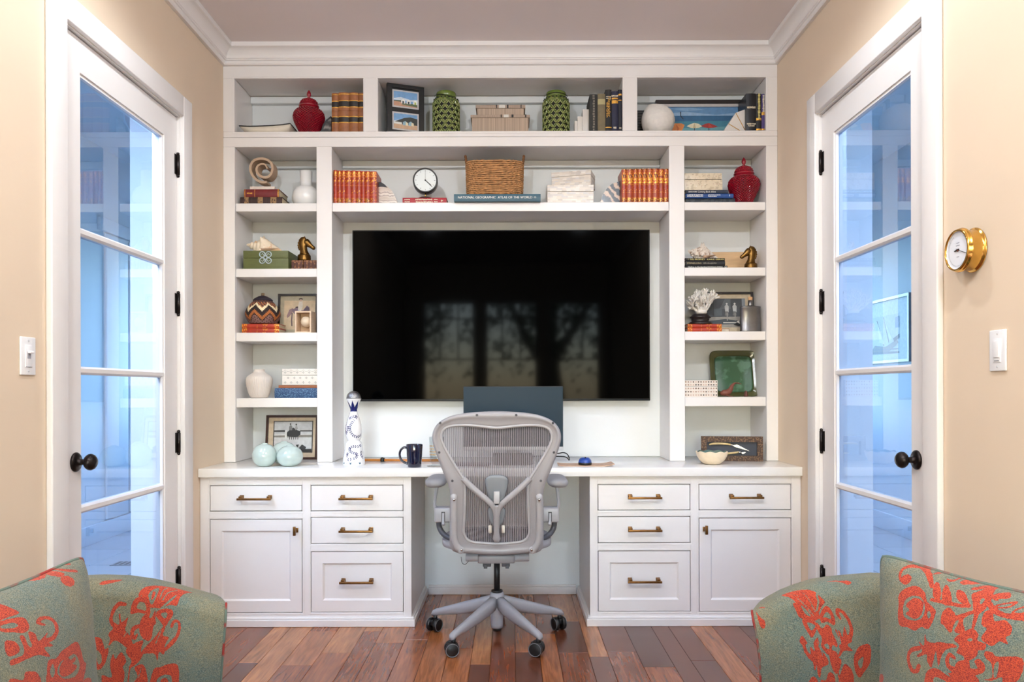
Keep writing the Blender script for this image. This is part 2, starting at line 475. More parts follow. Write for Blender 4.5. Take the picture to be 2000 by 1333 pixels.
baseboard('baseboard_left', -1, [(YR + 0.002, DOOR_L[0] - 0.1), (DOOR_L[1] + 0.1, YC - 0.024)], 'white baseboard of the left wall')
baseboard('baseboard_right', 1, [(YR + 0.002, DOOR_R[0] - 0.1), (DOOR_R[1] + 0.1, YC - 0.024)], 'white baseboard of the right wall')

# ------------------------------------------------------------------ daylit halls beyond the doors
HALLP = mat('hall_white_paint', (226, 232, 238), 0.6, var=0.01, scale=3)
HALLF = mat('hall_grey_stone', (176, 184, 194), 0.35, var=0.10, scale=2.5)
GROUT = mat('hall_grout', (120, 128, 138), 0.7)
SKY1 = {-1: 2.7, 1: 2.4}  # far edges of the roof openings added to light the halls
def hall(tagname, s, n0):
    xi, xo = HW + 0.121, 3.07
    def bx(x0, x1, y0, y1, z0, z1):
        a, b_ = sorted((s * x0, s * x1)); return MB().box(a, b_, y0, y1, z0, z1)
    fl = tag(bx(xi - 0.12, xo + 0.1, 0.4, 7.6, -0.10, -0.012).build('floor_hall_' + tagname, GROUT), 'grey tiled floor of the %s hall' % tagname, kind='structure')
    nx = 4; tw = (xo - xi) / nx; tm = None
    for i in range(nx):
        for j in range(14):
            ya = 0.42 + j * 0.51
            if tm is None: tm = MB().box(0.003, tw - 0.003, 0.003, 0.507, -0.012, 0, bev=0.002, seg=1).mesh('tile', HALLF)
            o = bpy.data.objects.new('tile', tm); COL.objects.link(o); o.parent = fl
            o.location = (s * (xi + i * tw) - (tw if s < 0 else 0), ya, 0)
    m = MB()
    a, b_ = sorted((s * xo, s * (xo + 0.1))); m.box(a, b_, 0.4, 7.6, 0, 3.0)
    tag(m.build('wall_hall_%s' % tagname, HALLP), 'pale wall across the %s hall' % tagname, kind='structure')
    bx(xi, 2.075, YB, YB + 0.16, 0, 3.0).build('wall_stub_' + tagname, HALLP)
    tag(bpy.data.objects['wall_stub_' + tagname], 'pale wall end seen through the %s glazed door' % tagname, kind='structure')
    m = MB()
    for (x0, x1, z0, z1) in ((xi - 0.12, 1.80, 0, 3.0), (3.0, xo + 0.1, 0, 3.0), (1.80, 3.0, 0, 0.9), (1.80, 3.0, 2.4, 3.0), (1.80, 1.95, 0.9, 2.4), (2.85, 3.0, 0.9, 2.4)):
        a, b_ = sorted((s * x0, s * x1)); m.box(a, b_, 7.5, 7.6, z0, z1)
    w_ = setting('window_%d' % n0, (s * 2.4, 7.55, 0.9), 'unseen window added at the end of the %s hall to light it' % tagname)  # added out of view so daylight reaches the far hall wall
    MB().poly([(-0.45, 0, 0), (0.45, 0, 0), (0.45, 0, 1.5), (-0.45, 0, 1.5)]).build('pane', GLASS, w_)
    MB().box(-0.02, 0.02, -0.02, 0.02, 0, 1.5).build('mullion', HALLP, w_)
    tag(m.build('wall_end_' + tagname, HALLP), 'pale end wall of the %s hall' % tagname, kind='structure')
    tag(bx(xi - 0.12, xo + 0.1, 0.3, 0.4, 0, 3.0).build('wall_near_' + tagname, HALLP), 'pale near wall of the %s hall' % tagname, kind='structure')
    tag(bx(1.60, 1.70, YB + 0.16, 7.5, 0, 3.0).build('wall_inner_' + tagname, HALLP), 'pale inner wall of the %s hall' % tagname, kind='structure')
    # roof slab with an unseen opening added to light the hall
    m = MB()
    for (x0, x1, y0, y1) in ((xi - 0.12, 1.64, 0.3, 7.6), (3.0, xo + 0.1, 0.3, 7.6), (1.64, 3.0, 0.3, 1.2), (1.64, 3.0, SKY1[s], 7.6)):
        a, b_ = sorted((s * x0, s * x1)); m.box(a, b_, y0, y1, 3.0, 3.1)
    tag(m.build('ceiling_hall_' + tagname, HALLP), 'hall ceiling with an unseen opening added to light the %s hall' % tagname, kind='structure')
    a, b_ = sorted((s * (xo - 0.018), s * xo))
    tag(MB().box(a, b_, 0.4, 7.5, 0, 0.14, bev=0.004).build('baseboard_hall_' + tagname, HALLP), 'white baseboard of the %s hall' % tagname, kind='structure')
hall('left', -1, 4); hall('right', 1, 5)
# a wide panelled door far down the left hall
pd = setting('door_3', (-3.07, 6.4, 0), 'pale panelled door across the left hall')
for k in range(3):
    MB().box(0.0, 0.02, -0.5 + k * 0.36, -0.5 + k * 0.36 + 0.33, 0.15, 2.35, bev=0.006).build('door_panel', HALLP, pd)
MB().box(0.0, 0.03, -0.6, 0.66, 2.36, 2.46, bev=0.004).build('door_head', HALLP, pd)
# floor register in the left hall
rg = thing('floor_register', 'dark slotted floor register in the tiled left hall', 'vent', (-2.40, 5.05, 0.0))
MB().box(-0.16, 0.16, -0.06, 0.06, 0, 0.004, bev=0.001).build('plate', mat('register_metal', (150, 156, 164), 0.4, metal=0.6), rg)
for k in range(9):
    MB().box(-0.145 + k * 0.034, -0.125 + k * 0.034, -0.045, 0.045, 0.004, 0.0048).build('slot', BLACK, rg)

# ------------------------------------------------------------------ ceiling lamps: recessed pair, and domes added to light the upper shelves
LENS = bpy.data.materials.new('lit_lamp_lens'); LENS.use_nodes = True
LENS.node_tree.nodes['Principled BSDF'].inputs['Emission Color'].default_value = (1, 0.9, 0.78, 1)
LENS.node_tree.nodes['Principled BSDF'].inputs['Emission Strength'].default_value = 12
LENS.cycles.emission_sampling = 'NONE'
names = ['round recessed ceiling lamp over the left side of the desk', 'round recessed ceiling lamp over the right side of the desk', 'ceiling lamp above the left armchair, dome form added to light the upper shelves', 'ceiling lamp above the right armchair, dome form added to light the upper shelves']
for (lx, ly), nm in zip(LAMPS, names):
    t = thing('ceiling_lamp', nm, 'lamp', (lx, ly, ZC), group='ceiling lamps')
    if ly > 2:
        MB().lathe([(0.050, -0.001), (0.052, -0.010), (0.078, -0.008), (0.082, -0.0005)], 32).build('trim_ring', WHITE, t)
        MB().lathe([(0.0, -0.0035), (0.05, -0.0035), (0.05, -0.001), (0, -0.001)], 32).build('lens', LENS, t)
        ld = bpy.data.lights.new('lamp_light', 'SPOT'); ld.spot_size = math.radians(156); ld.spot_blend = 0.5; dz_ = -0.06
    else:
        MB().lathe([(0.085, -0.0005), (0.09, -0.006), (0.085, -0.016), (0.078, -0.018)], 32).build('trim_ring', BRONZE, t)
        MB().lathe([(0.078, -0.016), (0.070, -0.032), (0.048, -0.048), (0.02, -0.055), (0.0, -0.056)], 32, caps=False).build('dome', LENS, t)  # dome form assumed, so that light reaches the upper shelves
        ld = bpy.data.lights.new('lamp_light', 'POINT'); dz_ = -0.10
    ld.energy = LAMP_WATTS[ly] * 3; ld.color = (0.86, 0.93, 1.0); ld.shadow_soft_size = 0.026
    lo = bpy.data.objects.new('lamp_light', ld); COL.objects.link(lo); lo.parent = t; lo.location = (0, 0, dz_)

# ------------------------------------------------------------------ garden outside the windows
GRASS = mat('lawn', (64, 86, 54), 0.9, var=0.35, scale=3.0)
g_ = MB().box(-16, 16, -24, YR - 0.14, -0.35, -0.3).build('ground', GRASS); tag(g_, 'green lawn outside the windows', kind='structure')
BARK = mat('tree_bark', (78, 62, 48), 0.9, var=0.3, scale=12, stretch=(1, 1, 0.2))
LEAF = mat('tree_leaves', (70, 96, 44), 0.8, var=0.4, scale=2)
trnd = random.Random(3)
for k, (tx, ty, th) in enumerate([(-3.2, -9.5, 5.5), (0.9, -7.2, 6.2), (4.6, -11.0, 6.5)]):
    t = thing('garden_tree', ['leafy garden tree left of the lawn outside the windows', 'forked garden tree right outside the middle window', 'tall garden tree far out on the lawn'][k], 'tree', (tx, ty, -0.3), group='trees on the lawn')
    b = MB(); b.tube([(0, 0, 0), (0.08, 0, 1.2), (-0.05, 0.1, 2.4), (0.25, 0.1, th)], [0.22, 0.17, 0.14, 0.04], 10)
    b.tube([(0, 0, 1.6), (-0.6, 0.1, 2.6), (-1.1, 0, 3.8)], [0.12, 0.09, 0.03], 8); b.tube([(0, 0, 2.0), (0.7, -0.2, 3.1), (1.2, 0, 4.2)], [0.11, 0.08, 0.03], 8)
    b.build('trunk', BARK, t)
    lf = MB()
    for q in range(6000):
        a = trnd.uniform(0, 2 * PI); r = 1.9 * trnd.random() ** 0.5; zc = th * 0.62 + trnd.gauss(0, 0.9)
        p = Vector((r * math.cos(a), r * math.sin(a), zc)); n = Vector((trnd.gauss(0, 1), trnd.gauss(0, 1), trnd.gauss(0, 1))).normalized()
        u = n.orthogonal().normalized(); w_ = n.cross(u); sz = trnd.uniform(0.04, 0.10)
        lf.add([p - u * sz, p + w_ * sz * .5, p + u * sz, p - w_ * sz * .5], [(0, 1, 2, 3)])
    o = lf.build('foliage', LEAF, t); o['kind'] = 'stuff'
# ================================================================== the built-in bookcase
bc = thing('bookcase', 'white built-in bookcase filling the wall above the worktop', 'bookcase', (0, YF, ZT))
def part(parent, name, x0, x1, y0, y1, z0, z1, m=None, bev=0.0015):
    L = parent.location
    return MB().box(x0 - L.x, x1 - L.x, y0 - L.y, y1 - L.y, z0 - L.z, z1 - L.z, bev=bev, seg=1).build(name, m or WHITE, parent)
XO, XA, XB_, XC_ = HW - 0.0005, 1.388, 0.961, 0.881      # outer edge, side opening, inner stile
XU0, XU1 = 0.716, 0.639                                  # upper stile
Z_TOP0, Z_TOP1 = 2.768, 2.834
Z_M0, Z_M1 = 2.410, 2.490
FT = 0.020
yb = YB - 0.0005; yp = YB - 0.009
zt = ZT + 0.0006
for s in (-1, 1):
    a, b_ = sorted((s * XA, s * XO)); part(bc, 'stile', a, b_, YF, YF + FT, zt, Z_M0)
    part(bc, 'stile', a, b_, YF, YF + FT, Z_M1, Z_TOP0)
    part(bc, 'side_panel', a + 0.0005, b_ - 0.0005, YF + FT, yb, zt, Z_TOP1)
    a, b_ = sorted((s * XC_, s * XB_)); part(bc, 'stile', a, b_, YF, YF + FT, zt, Z_M0)
    part(bc, 'divider', a + 0.0005, b_ - 0.0005, YF + FT, yb, zt, Z_M0)
    a, b_ = sorted((s * XU0, s * XU1)); part(bc, 'stile', a, b_, YF, YF + FT, Z_M1, Z_TOP0)
    part(bc, 'divider', a + 0.0005, b_ - 0.0005, YF + FT, yb, Z_M1, Z_TOP0)
part(bc, 'rail', -XO, XO, YF, YF + FT, Z_TOP0, Z_TOP1)
part(bc, 'rail', -XO, XO, YF, YF + FT, 2.4605, Z_M1, bev=0.002)
part(bc, 'rail', -XO, XO, YF, YF + FT, Z_M0, 2.4595, bev=0.002)
part(bc, 'top_panel', -XA, XA, YF + FT, yb, Z_TOP0 + 0.0005, Z_TOP1)
part(bc, 'deck', -XA, XA, YF + FT, yb, Z_M0 + 0.0005, Z_M1 - 0.0005)
part(bc, 'back_panel', -XA, XA, yp, yb, zt, Z_M0, BACKW)
part(bc, 'back_panel', -XA, XA, yp, yb, Z_M1, Z_TOP0, BACKW)
# hanging cleats under the tops
for (x0, x1, z) in ((-XA, -XU0, Z_TOP0), (-XU1, XU1, Z_TOP0), (XU0, XA, Z_TOP0), (-XA, -XB_, Z_M0), (-XC_, XC_, Z_M0), (XB_, XA, Z_M0)):
    part(bc, 'cleat', x0 + 0.0006, x1 - 0.0006, yp - 0.030, yp, z - 0.040, z - 0.0006, BACKW, bev=0.003)
# shelves
SHELF = {'a': (2.075, 2.118), 'b': (1.731, 1.775), 'c': (1.394, 1.440), 'd': (1.048, 1.0965)}
for s in (-1, 1):
    for k in SHELF:
        z0, z1 = SHELF[k]
        a, b_ = sorted((s * XB_, s * XA)); part(bc, 'shelf', a + 0.0012, b_ - 0.0012, YF + 0.010, yp, z0, z1, bev=0.002)
part(bc, 'shelf', -XC_ + 0.0012, XC_ - 0.0012, YF + 0.004, yp, 2.072, 2.118, bev=0.002)
# beads round the openings
def bead(x0, x1, z0, z1):
    w = 0.005; o = 0.007; m = MB(); L = bc.location
    for (a, b_, c, d) in ((x0 - o - w, x0 - o, z0 - o - w, z1 + o + w), (x1 + o, x1 + o + w, z0 - o - w, z1 + o + w), (x0 - o, x1 + o, z1 + o, z1 + o + w), (x0 - o, x1 + o, z0 - o - w, z0 - o)):
        m.box(a, b_, YF - 0.002 - L.y, YF + 0.001 - L.y, c - L.z, d - L.z)
    m.build('bead', WHITE, bc)
for (x0, x1) in ((-XA, -XU0), (-XU1, XU1), (XU0, XA)): bead(x0, x1, Z_M1, Z_TOP0)

# ------------------------------------------------------------------ worktop, base cabinets, kneehole
tag(MB().box(-HW + 0.0008, HW - 0.0008, 3.676, YB - 0.001, 0.720, ZT, bev=0.003).build('worktop', QUARTZ),
    'long white stone worktop across both base cabinets', 'worktop')
GAPM = mat('shadow_gap', (30, 28, 27), 0.9)
def frame_panel(m, x0, x1, z0, z1, y, fw=0.054, dep=0.009, sl=0.008):
    """shaker front: flat frame, sloped inner edge, recessed panel; y = front plane, thickness behind"""
    T = 0.02
    o = [(x0, z0), (x1, z0), (x1, z1), (x0, z1)]
    i1 = [(x0 + fw, z0 + fw), (x1 - fw, z0 + fw), (x1 - fw, z1 - fw), (x0 + fw, z1 - fw)]
    f2 = fw + sl
    i2 = [(x0 + f2, z0 + f2), (x1 - f2, z0 + f2), (x1 - f2, z1 - f2), (x0 + f2, z1 - f2)]
    f3 = fw + 0.002
    i3 = [(x0 + f3, z0 + f3), (x1 - f3, z0 + f3), (x1 - f3, z1 - f3), (x0 + f3, z1 - f3)]
    vs = [(a, y, b) for a, b in o] + [(a, y, b) for a, b in i1] + [(a, y + 0.003, b) for a, b in i3] + [(a, y + dep, b) for a, b in i2] + [(a, y + T, b) for a, b in o]
    fs = []
    for r in range(3):
        for k in range(4):
            fs.append((r * 4 + k, r * 4 + (k + 1) % 4, (r + 1) * 4 + (k + 1) % 4, (r + 1) * 4 + k))
    fs.append((12, 13, 14, 15))
    for k in range(4): fs.append((16 + k, 16 + (k + 1) % 4, (k + 1) % 4, k))
    fs.append((19, 18, 17, 16))
    m.add(vs, fs)
def pull(parent, cx, z, y, L=0.163):
    m = MB()
    m.box(cx - L / 2, cx + L / 2, y - 0.038, y - 0.027, z - 0.005, z + 0.005, bev=0.0015)
    for s in (-1, 1):
        px = cx + s * (L / 2 - 0.014)
        m.box(px - 0.008, px + 0.008, y - 0.028, y, z + 0.001, z + 0.0125, bev=0.001)
        m.box(px - 0.010, px + 0.010, y - 0.004, y, z - 0.002, z + 0.0155, bev=0.001)
    m.build('handle', BRASS, parent, label='aged brass bar handle')
def t_pull(parent, cx, z, y, s):
    m = MB()
    m.box(cx - 0.006, cx + 0.006, y - 0.036, y - 0.025, z - 0.021, z + 0.021, bev=0.001)
    m.box(cx - 0.006, cx + 0.006, y - 0.027, y, z - 0.006, z + 0.006, bev=0.001)
    m.box(cx - 0.011, cx + 0.011, y - 0.004, y, z - 0.011, z + 0.011, bev=0.001)
    m.build('handle', BRASS, parent, label='small aged brass T handle')
def base_cabinet(s, label):
    root = thing('base_cabinet', label, 'cabinet', (s * 0.935, YC, 0), group='base cabinets under the worktop')
    L = root.location
    def X(v): return v * s - L.x           # v measured outward from the room centre
    def bx(m, v0, v1, y0, y1, z0, z1, mi=0, bev=0.0):
        a, b_ = sorted((X(v0), X(v1))); m.box(a, b_, y0 - L.y, y1 - L.y, z0, z1, mi, bev=bev, seg=1)
    VI, VO = 0.430, 1.4475
    cols = [(0.468, 0.915), (0.955, 1.401)]     # inner drawer column, outer door column
    rows_in = [(0.5535, 0.680), (0.396, 0.525), (0.066, 0.3595)]
    rows_out = [(0.5535, 0.680), (0.064, 0.517)]
    m = MB()
    bx(m, VI + 0.002, VO, YC + 0.0215, YB - 0.001, 0.0, 0.7195)
    o = m.build('carcass', WHITE, root)
    m = MB(); bx(m, VI + 0.004, VO - 0.003, YC + 0.0185, YC + 0.0215, 0.037, 0.7190); m.build('gap_backing', GAPM, root)
    def fr(v0, v1, z0, z1):
        q = MB(); bx(q, v0, v1, YC, YC + 0.0185, z0, z1, bev=0.001); return q
    fr(VI, cols[0][0], 0.036, 0.7195).build('stile', WHITE, root)
    fr(cols[0][1], cols[1][0], 0.036, 0.7195).build('stile', WHITE, root)
    fr(cols[1][1], VO, 0.036, 0.7195).build('stile', WHITE, root)
    def rails(c, rows):
        top = 0.7195
        for z0, z1 in rows:
            fr(c[0], c[1], z1, top).build('rail', WHITE, root); top = z0
        fr(c[0], c[1], 0.036, top).build('rail', WHITE, root)
    rails(cols[0], rows_in); rails(cols[1], rows_out)
    # beads round the openings
    w, of = 0.0035, 0.005
    for c, rows in ((cols[0], rows_in), (cols[1], rows_out)):
        q = MB()
        for z0, z1 in rows:
            bx(q, c[0] - of - w, c[0] - of, YC - 0.0015, YC + 0.001, z0 - of - w, z1 + of + w); bx(q, c[1] + of, c[1] + of + w, YC - 0.0015, YC + 0.001, z0 - of - w, z1 + of + w)
            bx(q, c[0] - of, c[1] + of, YC - 0.0015, YC + 0.001, z1 + of, z1 + of + w); bx(q, c[0] - of, c[1] + of, YC - 0.0015, YC + 0.001, z0 - of - w, z0 - of)
        q.build('bead', WHITE, root)
    gp = 0.0032
    yf = 0.0008
    for j, (c, rows) in enumerate(((cols[0], rows_in), (cols[1], rows_out))):
        for i, (z0, z1) in enumerate(rows):
            a, b_ = sorted((X(c[0] + gp), X(c[1] - gp))); q = MB(); cx = (a + b_) / 2
            if (j == 0 and i == 2) or (j == 1 and i == 1):
                frame_panel(q, a, b_, z0 + gp, z1 - gp, yf)
            else:
                q.box(a, b_, yf, yf + 0.0165, z0 + gp, z1 - gp, bev=0.0012, seg=1)
            if j == 1 and i == 1:
                d = q.build('door', WHITE, root); xh = (b_ if s < 0 else a) + s * 0.027
                t_pull(d, xh, z1 - 0.054, yf, s)
            else:
                d = q.build('drawer', WHITE, root); zc = (z0 + z1) / 2
                pull(d, cx, zc + (0.0 if i < 2 else 0.0), yf if not (j == 0 and i == 2) else yf + 0.009)
    # base moulding
    q = MB()
    bx(q, VI - 0.018, VO, YC - 0.020, YC + 0.01, 0.0, 0.034, bev=0.002); bx(q, VI - 0.012, VO, YC - 0.012, YC + 0.01, 0.034, 0.044, bev=0.003)
    bx(q, VI - 0.018, VI + 0.004, YC + 0.01, YB - 0.02, 0.0, 0.034, bev=0.002); bx(q, VI - 0.010, VI + 0.004, YC + 0.01, YB - 0.02, 0.034, 0.046, bev=0.003)
    q.build('base_moulding', WHITE, root)
    return root
base_cabinet(-1, 'white base cabinet with brass handles left of the office chair')
base_cabinet(1, 'white base cabinet with brass handles right of the office chair')
kp = thing('kneehole_panel', 'white back panel of the kneehole behind the office chair', 'panel', (0, YB, 0))
MB().box(-0.43, 0.43, -0.011, -0.001, 0, 0.7195).build('board', BACKW, kp)
m = MB(); m.box(-0.41, 0.41, -0.030, -0.011, 0, 0.040, bev=0.002); m.box(-0.41, 0.41, -0.024, -0.011, 0.040, 0.052, bev=0.003); m.build('base_moulding', WHITE, kp)

# ------------------------------------------------------------------ television
x0, z1 = at(688, 450, 4.215); x1, z0 = at(1270, 783, 4.215)
tv = thing('television', 'large black flat television mounted in the bookcase niche', 'television', ((x0 + x1) / 2, 4.215, z0))
w = (x1 - x0) / 2; h = z1 - z0
MB().box(-w, w, 0.0, 0.035, 0, h, bev=0.003).build('housing', BLACK, tv)
scr = bpy.data.materials.new('dark_screen_glass'); scr.use_nodes = True
b = scr.node_tree.nodes['Principled BSDF']; b.inputs['Base Color'].default_value = (0.0004, 0.0004, 0.0005, 1); b.inputs['Roughness'].default_value = 0.05; b.inputs['Specular IOR Level'].default_value = 0.03
MB().poly([(-w + 0.006, -0.0006, 0.012), (w - 0.006, -0.0006, 0.012), (w - 0.006, -0.0006, h - 0.006), (-w + 0.006, -0.0006, h - 0.006)]).build('screen', scr, tv)
MB().box(-w + 0.002, w - 0.002, -0.0012, 0.001, 0.002, 0.010, bev=0.0005).build('lower_trim', mat('dark_brushed_metal', (40, 42, 44), 0.35, metal=0.8), tv)
MB().box(-0.25, 0.25, 0.035, yp - 4.215, h * 0.3, h * 0.7).build('wall_bracket', BLACK, tv)
# ================================================================== books
PAGES = mat('book_pages', (214, 198, 168), 0.8, var=0.15, scale=8, stretch=(1, 1, 60))
GILT = mat('gilt_print', (222, 168, 74), 0.35, metal=0.6, var=0.25, scale=120)
def mottled(name, c1, c2, scale=110, t=0.5, rough=0.4, metal2=0.0):
    if name in MATS: return MATS[name]
    m = bpy.data.materials.new(name); m.use_nodes = True; nt = m.node_tree; b = nt.nodes['Principled BSDF']
    tc = nt.nodes.new('ShaderNodeTexCoord'); nz = nt.nodes.new('ShaderNodeTexNoise'); nz.inputs['Scale'].default_value = scale; nz.inputs['Detail'].default_value = 3
    nt.links.new(tc.outputs['Object'], nz.inputs['Vector'])
    rp = nt.nodes.new('ShaderNodeValToRGB'); e = rp.color_ramp.elements
    e[0].position = t - 0.04; e[1].position = t + 0.04; e[0].color = lin(c1); e[1].color = lin(c2)
    nt.links.new(nz.outputs['Fac'], rp.inputs[0]); nt.links.new(rp.outputs[0], b.inputs['Base Color'])
    b.inputs['Roughness'].default_value = rough
    if metal2:
        r2 = nt.nodes.new('ShaderNodeMath'); r2.operation = 'MULTIPLY'; r2.inputs[1].default_value = metal2
        st = nt.nodes.new('ShaderNodeMath'); st.operation = 'GREATER_THAN'; st.inputs[1].default_value = t
        nt.links.new(nz.outputs['Fac'], st.inputs[0]); nt.links.new(st.outputs[0], r2.inputs[0]); nt.links.new(r2.outputs[0], b.inputs['Metallic'])
    MATS[name] = m
    return m
def book(label, L, T, D, mats, loc, rz=0.0, standing=False, bands=None, round_=0.004, titles=(), group=None, gap=0.0):
    """spine at y=0 facing -y.  mats[0] cloth, others for bands [(t0, t1, material index, raise)].
       titles: (text, t along the spine, across 0..1, size, width or None, material, upright)"""
    o = thing('book', label, 'book', loc, rz, group)
    ST = Matrix(((0, 0, -1, T / 2), (0, 1, 0, 0), (1, 0, 0, L / 2), (0, 0, 0, 1))) if standing else Matrix.Identity(4)
    bt = min(0.003, T * 0.16)
    m = MB()
    m.box(-L / 2, L / 2, 0.002, D, 0, bt, 0, M=ST); m.box(-L / 2, L / 2, 0.002, D, T - bt, T, 0, M=ST)
    segs = []; t = 0.0
    for b_ in sorted(bands or []):
        if b_[0] > t: segs.append((t, b_[0], 0, 0.0))
        segs.append((b_[0], b_[1], b_[2], b_[3] if len(b_) > 3 else 0.0)); t = b_[1]
    if t < 1: segs.append((t, 1.0, 0, 0.0))
    NQ = 7
    for (t0, t1, mi, up) in segs:
        vs = []
        for tt in (t0, t1):
            for q in range(NQ):
                u = q / (NQ - 1)
                bulge = round_ * math.sin(PI * u) ** 0.7 + up
                vs.append((-L / 2 + L * tt, 0.002 - bulge - 0.0005, T * u))
        fs = [(q, q + 1, NQ + q + 1, NQ + q) for q in range(NQ - 1)]
        fs = [f[::-1] for f in fs]
        m.add(vs, fs, mi, True, ST)
        if up > 0:
            for e in (0, 1):
                ring = [vs[e * NQ + q] for q in range(NQ)]
                base = [(p[0], p[1] + up, p[2]) for p in ring]
                m.add(ring + base, [(q, q + 1, NQ + q + 1, NQ + q) for q in range(NQ - 1)], mi, False, ST)
    m.build('cover', mats, o)
    MB().box(-L / 2 + 0.003, L / 2 - 0.003, 0.0025, D - 0.004, bt, T - bt, M=ST).build('pages', PAGES, o)
    if titles:
        for (txt, t, ac, size, width, mt, upright) in titles:
            q = MB(); yy = 0.002 - round_ - 0.0022
            Mt = Matrix.Translation((-L / 2 + L * t, yy, T * ac)) @ RX90
            if standing and upright: Mt = Mt @ Matrix.Rotation(PI, 4, 'Z')
            if standing and not upright: Mt = Mt @ Matrix.Rotation(-PI / 2, 4, 'Z')
            text_into(q, txt, size, ST @ Mt, 0, width)
            q.build('title', mt, o)
    return o
def standing_row(labels, xs, tops, deck, Y, mats_fn, D=0.16, group=None, **kw):
    out = []
    for i in range(len(xs) - 1):
        x0, zt_ = at(xs[i], tops[i], Y); x1, _ = at(xs[i + 1], tops[i], Y)
        k = dict(kw); k.update(mats_fn(i))
        out.append(book(labels[i], zt_ - deck, (x1 - x0) - 0.0006, k.pop('D', D), k.pop('mats'), ((x0 + x1) / 2, Y + 0.006, deck), standing=True, group=group, **k))
    return out
def lying(label, px0, px1, py_top, py_bot, Y, deck, mats, D=0.16, rz=0.0, **kw):
    """a book lying flat: spine seen between px0..px1; thickness from the pixel rows; deck = z of its underside"""
    x0, zt_ = at(px0, py_top, Y); x1, zb = at(px1, py_bot, Y)
    T = zt_ - zb
    o = book(label, x1 - x0, T - 0.0004, D, mats, ((x0 + x1) / 2, Y + 0.004, deck), rz, False, **kw)
    return o, deck + T

# --- brown leather volumes, top left
LEATH = mat('brown_leather', (150, 92, 52), 0.45, var=0.22, scale=45); LBAND = mat('black_spine_label', (32, 26, 24), 0.4, var=0.2)
bnds = [(0.03, 0.05, 2), (0.27, 0.29, 2), (0.29, 0.41, 1), (0.41, 0.43, 2), (0.56, 0.59, 0, 0.002), (0.64, 0.66, 2), (0.66, 0.79, 1), (0.79, 0.81, 2), (0.95, 0.97, 2)]
standing_row(['brown leather volume with black labels, leftmost of the four beside the red jar', 'brown leather volume with black labels, second of four at the top left', 'brown leather volume with black labels, third of four at the top left', 'brown leather volume with black labels, half hidden by the upper stile'],
             [647, 660.5, 680.5, 698.5, 713.2], [181.5, 180, 180, 181], DECK['top'], 4.05,
             lambda i: dict(mats=[LEATH, LBAND, GILT], bands=bnds, round_=0.006), D=0.15, group='brown leather volumes')
# --- mixed books, top middle right
TXG = GILT
dk = mat('charcoal_cloth', (46, 46, 44), 0.7, var=0.15); ol = mat('olive_cloth', (122, 110, 84), 0.7, var=0.12); bk_ = mat('black_cloth', (24, 22, 24), 0.6, var=0.2)
nv = mat('navy_cloth', (26, 30, 58), 0.6, var=0.15); nvk = mat('midnight_cloth', (22, 24, 40), 0.6, var=0.15); pu = mat('purple_cloth', (74, 58, 118), 0.6, var=0.12)
GREYT = mat('grey_print', (120, 112, 100), 0.6); CREAMT = mat('cream_print', (224, 214, 190), 0.6); OLT = mat('olive_label', (176, 164, 120), 0.6)
spec5 = [
    dict(mats=[dk], titles=[('~14', 0.5, 0.5, 0.018, 0.19, GREYT, True)], D=0.17),
    dict(mats=[ol, OLT], bands=[(0.72, 0.86, 1)], D=0.16),
    dict(mats=[bk_, GILT], bands=[(0.10, 0.12, 1)], titles=[('Alexander', 0.60, 0.42, 0.022, 0.11, GILT, True), ('the Great', 0.52, 0.72, 0.014, 0.08, GILT, True), ('~4', 0.83, 0.5, 0.011, 0.026, CREAMT, False), ('~4', 0.79, 0.5, 0.011, 0.026, CREAMT, False)], D=0.18),
    dict(mats=[nv, GILT], bands=[(0.80, 0.84, 1), (0.70, 0.78, 1)], titles=[('~3', 0.10, 0.5, 0.016, 0.016, CREAMT, False), ('~5', 0.88, 0.5, 0.016, 0.036, CREAMT, False)], D=0.17),
    dict(mats=[nvk, GILT], bands=[(0.86, 0.90, 1), (0.74, 0.76, 1)], titles=[('~2', 0.09, 0.5, 0.013, 0.012, CREAMT, False)], D=0.18)]
standing_row(['charcoal cloth book with faded lettering beside the white stepped bookend', 'olive cloth book with a pale spine label on the top middle shelf', 'tall black book with a gold upright title on the top middle shelf', 'navy book with gilt blocks, second from the right on the top middle shelf', 'midnight blue book against the right stile of the top middle shelf'],
             [1152, 1167.5, 1182.5, 1195, 1207.5, 1216], [183.5, 182.5, 174.5, 177.5, 174.5], DECK['top'], 4.028, lambda i: spec5[i])
# --- dark books, top right
spec3 = [dict(mats=[mat('black_dust_jacket', (22, 24, 32), 0.35, var=0.1)], titles=[('~7', 0.63, 0.5, 0.020, 0.045, CREAMT, False), ('~8', 0.20, 0.5, 0.013, 0.048, CREAMT, False), ('~6', 0.15, 0.5, 0.012, 0.034, CREAMT, False)], D=0.20),
         dict(mats=[bk_, GILT], bands=[(0.30, 0.36, 1), (0.04, 0.08, 1)], titles=[('~18', 0.66, 0.5, 0.019, 0.135, mat('yellow_print', (220, 206, 130), 0.5), True)], D=0.19),
         dict(mats=[pu, GILT], bands=[(0.44, 0.52, 1), (0.04, 0.08, 1)], titles=[('~12', 0.74, 0.5, 0.016, 0.09, CREAMT, True)], D=0.18)]
standing_row(['thick black book with white lettering on the top right shelf', 'slim black book with yellow lettering on the top right shelf', 'purple book at the far right of the top right shelf'],
             [1458, 1477.5, 1488, 1495], [182, 182.5, 183], DECK['top'], 4.028, lambda i: spec3[i])
